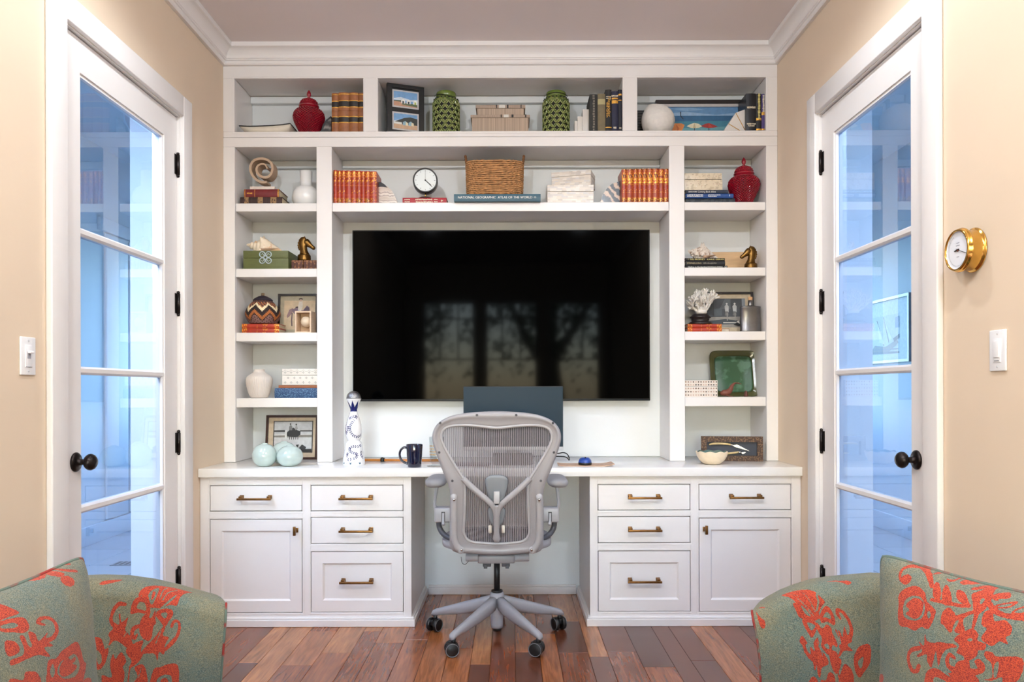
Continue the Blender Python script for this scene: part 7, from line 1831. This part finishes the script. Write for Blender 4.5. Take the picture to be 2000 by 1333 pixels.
def print_sd(P, art):
    best = np.full(len(P), -50.0)
    for kind, *arg in art:
        if kind == 'p': best = np.maximum(best, sd_poly(P, smooth_poly(arg[0])))
        elif kind == 'h': best = np.minimum(best, -sd_poly(P, smooth_poly(arg[0])))
        elif kind == 's': best = np.maximum(best, sd_stroke(P, arg[0], arg[1]))
        elif kind == 'x': best = np.minimum(best, -sd_stroke(P, arg[0], arg[1]))
        elif kind == 'e':
            cx, cy, rx, ry = arg[0]; best = np.maximum(best, (1 - np.hypot((P[:, 0] - cx) / rx, (P[:, 1] - cy) / ry)) * min(rx, ry))
    return np.clip(best, -50, 50)
ART_AL = [('p', [(690, 330), (760, 250), (850, 225), (930, 215), (1030, 218), (1120, 230), (1210, 250), (1300, 275), (1230, 310), (1190, 340), (1150, 400), (1120, 470), (1040, 460), (940, 500), (880, 490), (840, 490), (790, 470), (700, 380)]),
          ('h', [(840, 460), (800, 370), (810, 320), (870, 270), (915, 265), (900, 340)]), ('p', [(830, 400), (850, 310), (880, 320), (860, 380)]), ('x', [(930, 390), (960, 300), (1010, 245)], 14), ('x', [(960, 410), (1020, 320), (1120, 275)], 13), ('h', [(930, 500), (1040, 400), (1130, 335), (1080, 400), (980, 480)]), ('x', [(790, 460), (750, 390), (720, 360)], 14),
          ('p', [(610, 470), (650, 390), (730, 370), (780, 430), (825, 520), (760, 555), (690, 540), (605, 560)]), ('h', [(670, 490), (700, 425), (760, 440), (778, 520), (720, 510)]), ('p', [(900, 530), (980, 500), (1060, 510), (1085, 560), (1050, 620), (990, 700), (940, 650), (890, 580)]), ('h', [(940, 555), (1015, 545), (1000, 605), (970, 600)]),
          ('p', [(800, 540), (880, 520), (880, 600), (890, 660), (860, 700), (850, 790), (820, 860), (770, 850), (720, 800), (700, 720), (720, 620), (760, 570)]), ('h', [(845, 500), (875, 510), (835, 600), (808, 590)]), ('s', [(540, 450), (480, 445), (430, 490), (395, 570), (390, 640), (440, 700), (510, 760), (570, 830), (600, 900)], [40, 50, 40, 34, 40, 60, 80, 80, 60]),
          ('p', [(360, 780), (440, 700), (520, 640), (580, 590), (560, 660), (540, 780), (590, 860), (600, 960), (520, 900), (430, 850), (365, 915), (380, 830)]), ('s', [(480, 560), (490, 640), (500, 700)], 20), ('x', [(600, 660), (560, 760), (530, 810)], 10), ('s', [(700, 690), (640, 720), (620, 780), (650, 830), (680, 780)], [40, 46, 40, 40, 20]),
          ('s', [(1070, 700), (1100, 640), (1150, 655), (1160, 720), (1140, 800), (1090, 870), (1010, 950)], [34, 30, 30, 34, 38, 50, 40]), ('p', [(720, 1000), (800, 900), (880, 820), (950, 720), (1000, 700), (970, 800), (1045, 820), (1000, 900), (990, 1015), (930, 980), (918, 1115), (890, 1010), (800, 1000)]), ('x', [(950, 740), (920, 820), (890, 890)], 11),
          ('p', [(560, 940), (640, 890), (750, 850), (720, 960), (745, 1020), (700, 1090), (640, 1140), (585, 1160), (620, 1080), (565, 1010)]), ('p', [(410, 1000), (440, 1060), (500, 980), (560, 1080), (520, 1150), (540, 1230), (500, 1400), (330, 1420), (290, 1240), (400, 1270), (380, 1130)]), ('p', [(650, 1160), (740, 1120), (790, 1200), (800, 1400), (600, 1400), (690, 1260)]), ('x', [(730, 1160), (700, 1270)], 10),
          ('p', [(830, 1400), (850, 1250), (890, 1160), (950, 1155), (1050, 1120), (1165, 1140), (1175, 1400), (1100, 1400), (1090, 1260), (1000, 1240), (920, 1290), (900, 1400)]), ('p', [(980, 1400), (960, 1300), (1040, 1280), (1060, 1400)]), ('p', [(150, 840), (270, 820), (310, 900), (320, 950), (365, 940), (330, 1100), (250, 1180), (180, 1060)]), ('h', [(230, 960), (280, 1000), (290, 1090), (250, 1110)]), ('p', [(245, 215), (290, 165), (380, 145), (500, 130), (420, 185), (300, 225)]), ('s', [(600, 1150), (570, 1400)], 16)]
ART_AR = [('p', [(460, 285), (560, 250), (660, 232), (760, 232), (850, 255), (930, 320), (985, 380), (960, 420), (915, 510), (930, 570), (880, 600), (800, 590), (690, 575), (640, 480), (600, 400), (645, 395), (570, 335)]), ('x', [(660, 345), (760, 430), (850, 545)], 14), ('x', [(720, 270), (800, 360), (870, 500)], 14), ('x', [(885, 300), (908, 380), (890, 480)], 22), ('h', [(700, 430), (740, 450), (820, 550), (760, 530)]), ('x', [(560, 290), (700, 320)], 10),
          ('p', [(925, 550), (960, 460), (1010, 430), (1060, 480), (1105, 600), (1085, 655), (1010, 610), (940, 630)]), ('h', [(955, 575), (1000, 500), (1045, 530), (1050, 585), (990, 560)]), ('p', [(715, 590), (790, 585), (890, 640), (880, 690), (810, 800), (760, 740), (710, 640)]), ('h', [(760, 620), (830, 640), (860, 670), (800, 715)]),
          ('p', [(880, 620), (940, 690), (1000, 645), (1050, 690), (1060, 750), (1115, 850), (1110, 915), (1060, 880), (1040, 960), (1000, 1000), (915, 900), (930, 800), (885, 720)]), ('h', [(890, 590), (920, 590), (940, 680), (915, 670)]), ('h', [(950, 880), (1000, 870), (1020, 930), (980, 920)]), ('s', [(1170, 580), (1135, 530), (1130, 475), (1190, 500), (1250, 580), (1285, 670), (1285, 760), (1240, 830), (1180, 900)], [24, 34, 40, 36, 34, 36, 50, 70, 80]),
          ('p', [(1090, 690), (1150, 720), (1185, 790), (1205, 660), (1240, 760), (1300, 840), (1240, 880), (1310, 955), (1200, 950), (1150, 1015), (1125, 1010), (1160, 880)]), ('x', [(1110, 690), (1150, 800), (1165, 880)], 12), ('p', [(640, 850), (680, 775), (730, 840), (745, 865), (690, 885)]), ('s', [(690, 870), (720, 970), (790, 1040), (860, 1080)], [34, 40, 60, 70]),
          ('p', [(770, 900), (830, 960), (820, 860), (880, 800), (900, 930), (960, 1000), (1005, 1095), (930, 1140), (905, 1160), (890, 1265), (855, 1220), (850, 1110), (820, 1185), (795, 1060)]), ('x', [(870, 850), (910, 960), (930, 1010)], 11), ('p', [(1010, 950), (1100, 960), (1130, 1030), (1165, 1060), (1150, 1140), (1100, 1225), (1060, 1180), (1030, 1100)]),
          ('p', [(720, 1400), (740, 1310), (800, 1250), (855, 1300), (850, 1400)]), ('p', [(890, 1400), (900, 1290), (960, 1300), (1000, 1205), (1070, 1240), (1075, 1400)]), ('p', [(1140, 1240), (1200, 1105), (1280, 1160), (1315, 1260), (1300, 1400), (1190, 1400), (1110, 1190)]), ('s', [(1120, 1200), (1150, 1400)], 16), ('p', [(1320, 1010), (1380, 900), (1500, 880), (1500, 1080), (1430, 1200), (1380, 1265), (1335, 1200), (1318, 1100)]), ('h', [(1360, 1080), (1425, 1020), (1400, 1160)]),
          ('p', [(1130, 115), (1240, 100), (1300, 145), (1260, 178), (1200, 145)]), ('p', [(940, 120), (1100, 92), (1160, 110), (1050, 116)]), ('p', [(130, 480), (180, 570), (232, 610), (210, 690), (160, 680), (145, 600)]), ('p', [(160, 440), (230, 428), (270, 460)])]
ART_PL = [('p', [(-60, 500), (0, 480), (60, 470), (130, 530), (165, 580), (60, 620), (-60, 660)]), ('p', [(-60, 680), (0, 660), (100, 630), (180, 630), (205, 690), (190, 760), (130, 800), (60, 790), (-60, 780)]), ('h', [(-40, 715), (70, 685), (108, 715), (60, 742), (-40, 748)]), ('s', [(350, 715), (300, 690), (335, 645), (400, 640), (450, 675), (468, 740), (450, 810), (400, 865), (330, 885)], [20, 44, 34, 34, 36, 38, 40, 44, 50]),
          ('p', [(85, 840), (130, 830), (145, 930), (180, 950), (175, 790), (240, 810), (260, 890), (370, 790), (330, 880), (402, 945), (300, 960), (360, 1062), (230, 1040), (110, 1085), (-40, 1150), (-40, 1090), (80, 1040), (100, 950)]), ('x', [(160, 830), (185, 940)], 9), ('p', [(310, 1240), (335, 1100), (420, 1080), (480, 1010), (560, 960), (670, 905), (720, 960), (760, 1100), (800, 1140), (770, 1260), (700, 1360), (330, 1380)]),
          ('h', [(430, 1200), (470, 1120), (560, 1070), (640, 1035), (695, 1100), (700, 1190), (640, 1275), (520, 1300), (440, 1260)]), ('h', [(345, 1220), (380, 1140), (400, 1230), (370, 1290)]), ('p', [(450, 1200), (480, 1130), (550, 1070), (590, 1100), (645, 1065), (650, 1110), (605, 1140), (672, 1160), (620, 1230), (530, 1275), (470, 1270)]), ('p', [(-60, 890), (30, 890), (62, 950), (45, 1010), (-60, 1050)]), ('p', [(80, 1230), (130, 1215), (215, 1240), (235, 1400), (-60, 1400), (-60, 1290), (60, 1310)]),
          ('s', [(350, 218), (430, 230), (560, 215), (640, 160), (690, 100)], [20, 24, 22, 34, 40]), ('s', [(700, 90), (760, 150), (870, 178)], [26, 26, 30]), ('e', (740, 270, 62, 56)), ('p', [(640, 190), (690, 150), (755, 190), (700, 222)]), ('p', [(790, 60), (880, 85), (870, 112), (800, 92)]), ('p', [(760, 1310), (840, 1285), (885, 1310), (860, 1400), (740, 1400)])]
ART_PR = [('s', [(420, 260), (370, 285), (332, 240), (342, 170), (400, 142), (490, 147), (570, 190), (630, 240), (685, 320)], [30, 32, 28, 28, 32, 28, 34, 46, 34]), ('e', (408, 268, 52, 50)), ('s', [(640, 200), (720, 190), (800, 200), (865, 240), (830, 266), (780, 245)], [18, 16, 16, 22, 20, 10]), ('p', [(570, 112), (640, 120), (692, 145), (640, 182)]),
          ('p', [(355, 440), (400, 370), (490, 328), (560, 330), (640, 390), (680, 470), (770, 540), (792, 600), (740, 745), (660, 730), (580, 772), (490, 740), (400, 730), (368, 640), (370, 520)]), ('h', [(425, 540), (450, 460), (520, 420), (600, 430), (650, 480), (672, 560), (650, 640), (560, 668), (450, 640)]), ('h', [(715, 560), (745, 600), (730, 640), (705, 610)]), ('p', [(462, 600), (500, 560), (455, 515), (520, 450), (560, 440), (620, 460), (650, 500), (642, 600), (580, 652), (490, 622)]),
          ('p', [(700, 285), (740, 290), (795, 380), (800, 450), (735, 425), (708, 360)]), ('p', [(800, 308), (832, 312), (900, 400), (930, 490), (870, 500), (818, 430)]), ('s', [(720, 450), (860, 470), (1000, 500), (1100, 505)], [30, 40, 34, 40]), ('p', [(930, 350), (1010, 368), (1075, 450), (1105, 500), (980, 450)]), ('p', [(905, 272), (960, 240), (1100, 255), (1200, 295), (1100, 292), (960, 296)]), ('p', [(1045, 335), (1130, 308), (1185, 330), (1090, 348)]),
          ('p', [(1190, 298), (1240, 308), (1262, 380), (1285, 450), (1262, 540), (1210, 592), (1160, 560), (1130, 480), (1080, 390), (1150, 350)]), ('h', [(1190, 430), (1225, 440), (1210, 490), (1192, 470)]), ('s', [(1270, 470), (1350, 550), (1450, 600), (1560, 622), (1720, 650)], [40, 50, 44, 60, 50]), ('p', [(1280, 390), (1390, 380), (1432, 432), (1340, 440), (1372, 462), (1300, 445)]), ('s', [(1290, 318), (1400, 340), (1500, 350), (1580, 435)], [14, 22, 36, 40]), ('p', [(1335, 505), (1420, 478), (1524, 468), (1490, 525), (1380, 532)]), ('h', [(1370, 508), (1420, 494), (1490, 486), (1470, 512), (1390, 520)]), ('p', [(1515, 580), (1560, 530), (1700, 510), (1700, 610), (1560, 600)]), ('h', [(1540, 575), (1590, 540), (1650, 540), (1620, 580)]),
          ('p', [(860, 570), (912, 520), (970, 560), (1012, 600), (1160, 548), (1182, 572), (1080, 640), (1122, 775), (1030, 782), (1000, 740), (970, 782), (900, 710), (858, 680)]), ('h', [(990, 740), (1010, 660), (1040, 660), (1012, 750)]), ('p', [(1270, 560), (1340, 570), (1390, 660), (1480, 650), (1560, 720), (1572, 800), (1530, 830), (1562, 905), (1480, 870), (1420, 918), (1350, 890), (1290, 830), (1332, 740), (1268, 690)]), ('s', [(1197, 580), (1195, 745)], [46, 26]),
          ('p', [(1190, 735), (1262, 800), (1262, 860), (1352, 900), (1342, 962), (1280, 960), (1272, 1020), (1160, 1085), (1130, 1020), (1058, 990), (1080, 910), (1018, 850), (1080, 788)]), ('h', [(1155, 850), (1185, 835), (1215, 855), (1180, 870)]), ('p', [(698, 795), (732, 870), (800, 890), (870, 878), (940, 890), (1030, 900), (1052, 932), (960, 950), (900, 1020), (872, 1140), (850, 1060), (835, 960), (792, 1148), (740, 1080), (730, 1010), (640, 1045), (618, 1022), (680, 980), (635, 875), (700, 925)]), ('s', [(640, 950), (560, 968), (518, 1020), (518, 1100), (560, 1182), (615, 1190), (640, 1140)], [50, 50, 36, 36, 44, 50, 50]),
          ('s', [(1040, 1045), (985, 1012), (960, 1070), (985, 1140), (1040, 1170)], [34, 44, 40, 44, 60]), ('p', [(1080, 1080), (1190, 1070), (1212, 1150), (1290, 1152), (1250, 1080), (1300, 1055), (1362, 1120), (1352, 1200), (1270, 1230), (1312, 1292), (1200, 1400), (1080, 1400), (1010, 1250), (938, 1185), (1000, 1205), (1040, 1150)]), ('p', [(750, 1180), (840, 1158), (950, 1220), (1040, 1290), (1080, 1400), (730, 1400), (718, 1250)]), ('h', [(820, 1250), (920, 1280), (980, 1330), (830, 1350)]),
          ('p', [(1350, 975), (1430, 988), (1480, 1030), (1720, 1050), (1720, 1260), (1560, 1380), (1545, 1250), (1440, 1285), (1365, 1270), (1440, 1250), (1430, 1110), (1358, 1040)]), ('h', [(1460, 1110), (1502, 1088), (1492, 1235), (1460, 1245)]), ('e', (110, 1290, 52, 52))]
def ray(px, py):
    dx, dy = px - PX, py - PY
    return Vector(((dx - ROLL * dy) / F, 1.0, -(dy + ROLL * dx) / F))
CAMP = Vector((CX, 0, CZ))
def hit(px, py, p0, n):
    r = ray(px, py); t = (p0 - CAMP).dot(n) / r.dot(n); return CAMP + r * t
def add_print(o, vals):
    a = o.data.attributes.new('print', 'FLOAT', 'POINT'); a.data.foreach_set('value', np.asarray(vals, dtype=np.float32))
def affine(samples):
    """least-squares map from surface coordinates (2) to crop pixels (2)"""
    A = np.array([[a, b_, a * b_, 1] for (a, b_), _ in samples]); B = np.array([c for _, c in samples]); return np.linalg.lstsq(A, B, rcond=None)[0]
def armchair(s, label, tip_px, Ytip, top_px, front_px, crop, art, alpha=math.radians(21)):
    d = Vector((-s * math.cos(alpha), math.sin(alpha), 0)); nin = Vector((-s * math.sin(alpha), -math.cos(alpha), 0))
    tx, tz = at(*tip_px, Ytip); T = Vector((tx, Ytip, tz)); CHAIRW = 0.78
    base = T - d * 0.34 + nin * (CHAIRW / 2); base.z = 0
    o = thing('armchair', label, 'armchair', base, math.atan2(d.y, d.x), group='patterned armchairs')
    # local frame: x = facing, y = towards the visible arm's side (sign ly)
    Rm = Matrix.Rotation(-math.atan2(d.y, d.x), 4, 'Z'); loc = lambda p: Rm @ (p - base)
    ly = 1 if loc(T).y > 0 else -1
    # top profile of the arm
    tops = []
    for px, py in top_px:
        p = hit(px, py, T - nin * 0.055, nin); tops.append(((T - p).dot(d), p.z))
    tops.sort(); ta = [t[0] for t in tops]; tz_ = [t[1] for t in tops]
    fr = []
    for px, py in front_px:
        p = hit(px, py, T, nin); fr.append((p.z, (T - p).dot(d)))
    fr.sort(); fz = [f[0] for f in fr]; fa = [f[1] for f in fr]
    NA, NV = 250, 190; TH = 0.135; RR = 0.045; ZB = 0.10
    verts = []; uv = []
    for i in range(NA):
        a0 = 0.65 * (i / (NA - 1)); zt_ = float(np.interp(a0, ta, tz_)) + (0.0)
        k = min(1.0, math.sqrt(max(0.0, 1 - (1 - min(1, a0 / 0.035)) ** 2)) * 0.55 + 0.45); th = TH * k; rr = min(RR, th * 0.48)
        L1 = zt_ - rr - ZB; L2 = PI / 2 * rr; L3 = th - 2 * rr; tot = L1 * 2 + L2 * 2 + L3
        fin = L1 + L2 + L3
        for j in range(NV):
            q = j / (NV - 1); sdist = q / 0.88 * fin if q < 0.88 else fin + (q - 0.88) / 0.12 * (tot - fin)
            if sdist < L1: t_, z = 0.0, ZB + sdist
            elif sdist < L1 + L2: th_ = (sdist - L1) / rr; t_, z = rr - rr * math.cos(th_), zt_ - rr + rr * math.sin(th_)
            elif sdist < L1 + L2 + L3: t_, z = rr + sdist - L1 - L2, zt_
            elif sdist < L1 + 2 * L2 + L3: th_ = (sdist - L1 - L2 - L3) / rr; t_, z = th - rr + rr * math.sin(th_), zt_ - rr + rr * math.cos(th_)
            else: t_, z = th, zt_ - rr - (sdist - L1 - 2 * L2 - L3)
            aoff = float(np.interp(z, fz, fa)) * max(0.0, 1 - a0 / 0.25)
            bul = 0.012 * math.sin(PI * min(1, a0 / 0.7)) * math.sin(PI * min(1, max(0, (z - ZB) / (zt_ - ZB)))) if t_ < rr else 0
            p = T - d * (a0 + aoff) - nin * (t_ - bul); p.z = z
            verts.append(loc(p)); uv.append((a0, ZB + sdist))
    m = MB(); fs = []
    for i in range(NA - 1):
        for j in range(NV - 1):
            f = (i * NV + j, (i + 1) * NV + j, (i + 1) * NV + j + 1, i * NV + j + 1); fs.append(f if ly < 0 else f[::-1])
    m.add(verts, fs, 0, True); m.add([verts[j] for j in range(NV)], [tuple(range(NV))], 0, False)
    ob = m.build('arm', FAB, o)
    ox, oy, sc_ = crop; smp = []
    for u in range(0, 1700, 150):
        for v in range(100, 1400, 150):
            p = hit(ox + u / sc_, oy + v / sc_, T, nin); smp.append((((T - p).dot(d), p.z), (u, v)))
    smp = [x_ for x_ in smp if -0.05 < x_[0][0] < 0.6]
    K = affine(smp); U = np.array(uv); A = np.column_stack([U[:, 0], U[:, 1], U[:, 0] * U[:, 1], np.ones(len(U))]); PXY = A @ K
    val = print_sd(PXY, art); vals = np.full(len(ob.data.vertices), -50.0); vals[:len(val)] = val; vals[U.shape[0]:] = -50
    back = (U[:, 1] > np.array([ZB + 0.62]))
    add_print(ob, vals)
    pts = [verts[j] for j in range(int(NV * 0.02), int(NV * 0.98), 3)]
    q = MB(); q.tube([Vector(p) + Vector((0.0015, 0, 0)) for p in pts], 0.0032, 8); q.build('arm_piping', PIPE, o)
    # the rest of the chair
    hw = CHAIRW / 2; xb = 0.34 - 0.60
    q = MB(); q.box(xb - 0.07, xb + 0.04, -hw - 0.10, hw + 0.10, 0.10, 0.48, bev=0.045, seg=4); q.build('backrest', FAB, o)
    q = MB(); q.box(xb + 0.035, 0.31, -hw - 0.002, hw + 0.002, 0.10, 0.245, bev=0.01); q.build('seat_base', FAB, o)
    q = MB(); q.box(xb + 0.042, 0.335, -hw + 0.004, hw - 0.004, 0.247, 0.325, bev=0.03, seg=4); q.build('seat_cushion', FAB, o)
    y0, y1 = sorted((-ly * (hw + 0.001), -ly * (hw + 0.131))); q = MB(); q.box(xb + 0.02, 0.335, y0, y1, 0.10, 0.50, bev=0.045, seg=4); q.build('arm', FAB, o)
    for ch_ in o.children:
        if ch_.data and 'print' not in ch_.data.attributes and FAB.name in [m_.name for m_ in ch_.data.materials]: add_print(ch_, np.full(len(ch_.data.vertices), -50.0))
    LEG = mat('dark_turned_leg', (48, 32, 26), 0.35, var=0.2)
    for lx, l2 in ((0.28, 1), (0.28, -1), (xb + 0.0, 1), (xb + 0.0, -1)):
        q = MB(); q.lathe([(0.014, 0.0), (0.018, 0.03), (0.022, 0.104)], 16, 0, True, Matrix.Translation((lx, l2 * (hw + 0.05), 0))); q.build('leg', LEG, o)
    return o
armchair(-1, 'armchair in sage and coral damask at the lower left', (440, 1176), 2.13, [(40, 1190), (100, 1150), (140, 1134), (160, 1130), (200, 1128.5), (250, 1130), (300, 1137), (350, 1148.5), (400, 1163), (430, 1171), (441, 1175)], [(441, 1180), (439.5, 1210), (436, 1260), (430, 1333)], (150, 1103, 5.797), ART_AL)
armchair(1, 'armchair in sage and coral damask at the lower right', (1466, 1191), 2.10, [(1466, 1190), (1476, 1185), (1499.5, 1171), (1524, 1158), (1549, 1148.5), (1582, 1138), (1615, 1132.5), (1664.5, 1128), (1702, 1125), (1740, 1127), (1800, 1140), (1900, 1180)], [(1466, 1192), (1471, 1207), (1479, 1242), (1484.6, 1286), (1487, 1333)], (1450, 1113, 6.06), ART_AR)
def pillow(label, p1, e1, e2, L1, L2, crop, art, bul=0.085):
    e1 = Vector(e1).normalized(); e2 = Vector(e2).normalized(); e2 = (e2 - e1 * e2.dot(e1)).normalized(); n = e1.cross(e2).normalized()
    P1 = Vector(p1)
    if n.dot(CAMP - P1) < 0: n = -n
    c = P1 + e1 * L1 / 2 + e2 * L2 / 2
    o = thing('throw_pillow', label, 'pillow', c, 0.0, group='damask throw pillows')
    def pos(u, v, side):
        cu = 1 - 0.075 * (1 - v * v); cv = 1 - 0.075 * (1 - u * u)
        ru = abs(u) ** 8 * abs(v) ** 8
        th = bul * (max(0, 1 - abs(u) ** 2.4) * max(0, 1 - abs(v) ** 2.4)) ** 0.5
        wr = 0.0016 * math.exp(-((abs(u) - 0.86) / 0.12) ** 2) * math.sin(15 * v + 5 * u) * (1 - v * v)
        return e1 * (u * L1 / 2 * cu * (1 - 0.05 * ru)) + e2 * (v * L2 / 2 * cv * (1 - 0.05 * ru)) + n * side * ((th if side > 0 else th * 0.35) + wr * (side > 0))
    NG = 240; vs = []; uv = []
    for i in range(NG):
        for j in range(NG):
            u, v = -1 + 2 * i / (NG - 1), -1 + 2 * j / (NG - 1); vs.append(pos(u, v, 1)); uv.append((u, v))
    fl = e1.cross(e2).dot(n) > 0
    m = MB(); m.add(vs, [((i * NG + j, (i + 1) * NG + j, (i + 1) * NG + j + 1, i * NG + j + 1) if fl else (i * NG + j + 1, (i + 1) * NG + j + 1, (i + 1) * NG + j, i * NG + j)) for i in range(NG - 1) for j in range(NG - 1)], 0, True)
    NB = 40; bvs = [pos(-1 + 2 * i / (NB - 1), -1 + 2 * j / (NB - 1), -1) for i in range(NB) for j in range(NB)]
    m.add(bvs, [((i * NB + j + 1, (i + 1) * NB + j + 1, (i + 1) * NB + j, i * NB + j) if fl else (i * NB + j, (i + 1) * NB + j, (i + 1) * NB + j + 1, i * NB + j + 1)) for i in range(NB - 1) for j in range(NB - 1)], 0, True)
    ob = m.build('cover', FAB, o); smp = []; ox, oy, sc_ = crop
    for u in range(-200, 1700, 150):
        for v in range(0, 1500, 150):
            q = hit(ox + u / sc_, oy + v / sc_, c + n * bul * 0.6, n) - c; uu, vv = q.dot(e1) / (L1 / 2), q.dot(e2) / (L2 / 2)
            if abs(uu) < 1.6 and abs(vv) < 1.6: smp.append(((uu, vv), (u, v)))
    # full quadratic fit of surface -> crop coordinates
    f = lambda a, b_: [1, a, b_, a * b_, a * a, b_ * b_]
    K = np.linalg.lstsq(np.array([f(*x_[0]) for x_ in smp]), np.array([x_[1] for x_ in smp]), rcond=None)[0]
    val = print_sd(np.array([f(*x_) for x_ in uv]) @ K, art); vals = np.full(len(ob.data.vertices), -50.0); vals[:len(val)] = val; add_print(ob, vals)
    ring = [pos(u, -1, 0) for u in np.linspace(-1, 1, 40)] + [pos(1, v, 0) for v in np.linspace(-1, 1, 40)[1:]] + [pos(u, 1, 0) for u in np.linspace(1, -1, 40)[1:]] + [pos(-1, v, 0) for v in np.linspace(1, -1, 40)[1:-1]]
    q = MB(); q.tube(ring, 0.004, 8, closed=True); q.build('piping', PIPE, o)
    return o
X1, Z1 = at(166, 1081, 1.80); pillow('damask throw pillow on the left armchair', (X1, 1.80, Z1), (-0.11, -0.994, -0.02), (0.034, 0.06, -0.42), 0.52, 0.43, (0, 1073, 5.125), ART_PL)
X1, Z1 = at(1716, 1077, 1.80); pillow('damask throw pillow on the right armchair', (X1, 1.80, Z1), (0.45, -0.89, -0.02), (-0.033, 0.06, -0.42), 0.52, 0.43, (1680, 1073, 5.128), ART_PR)
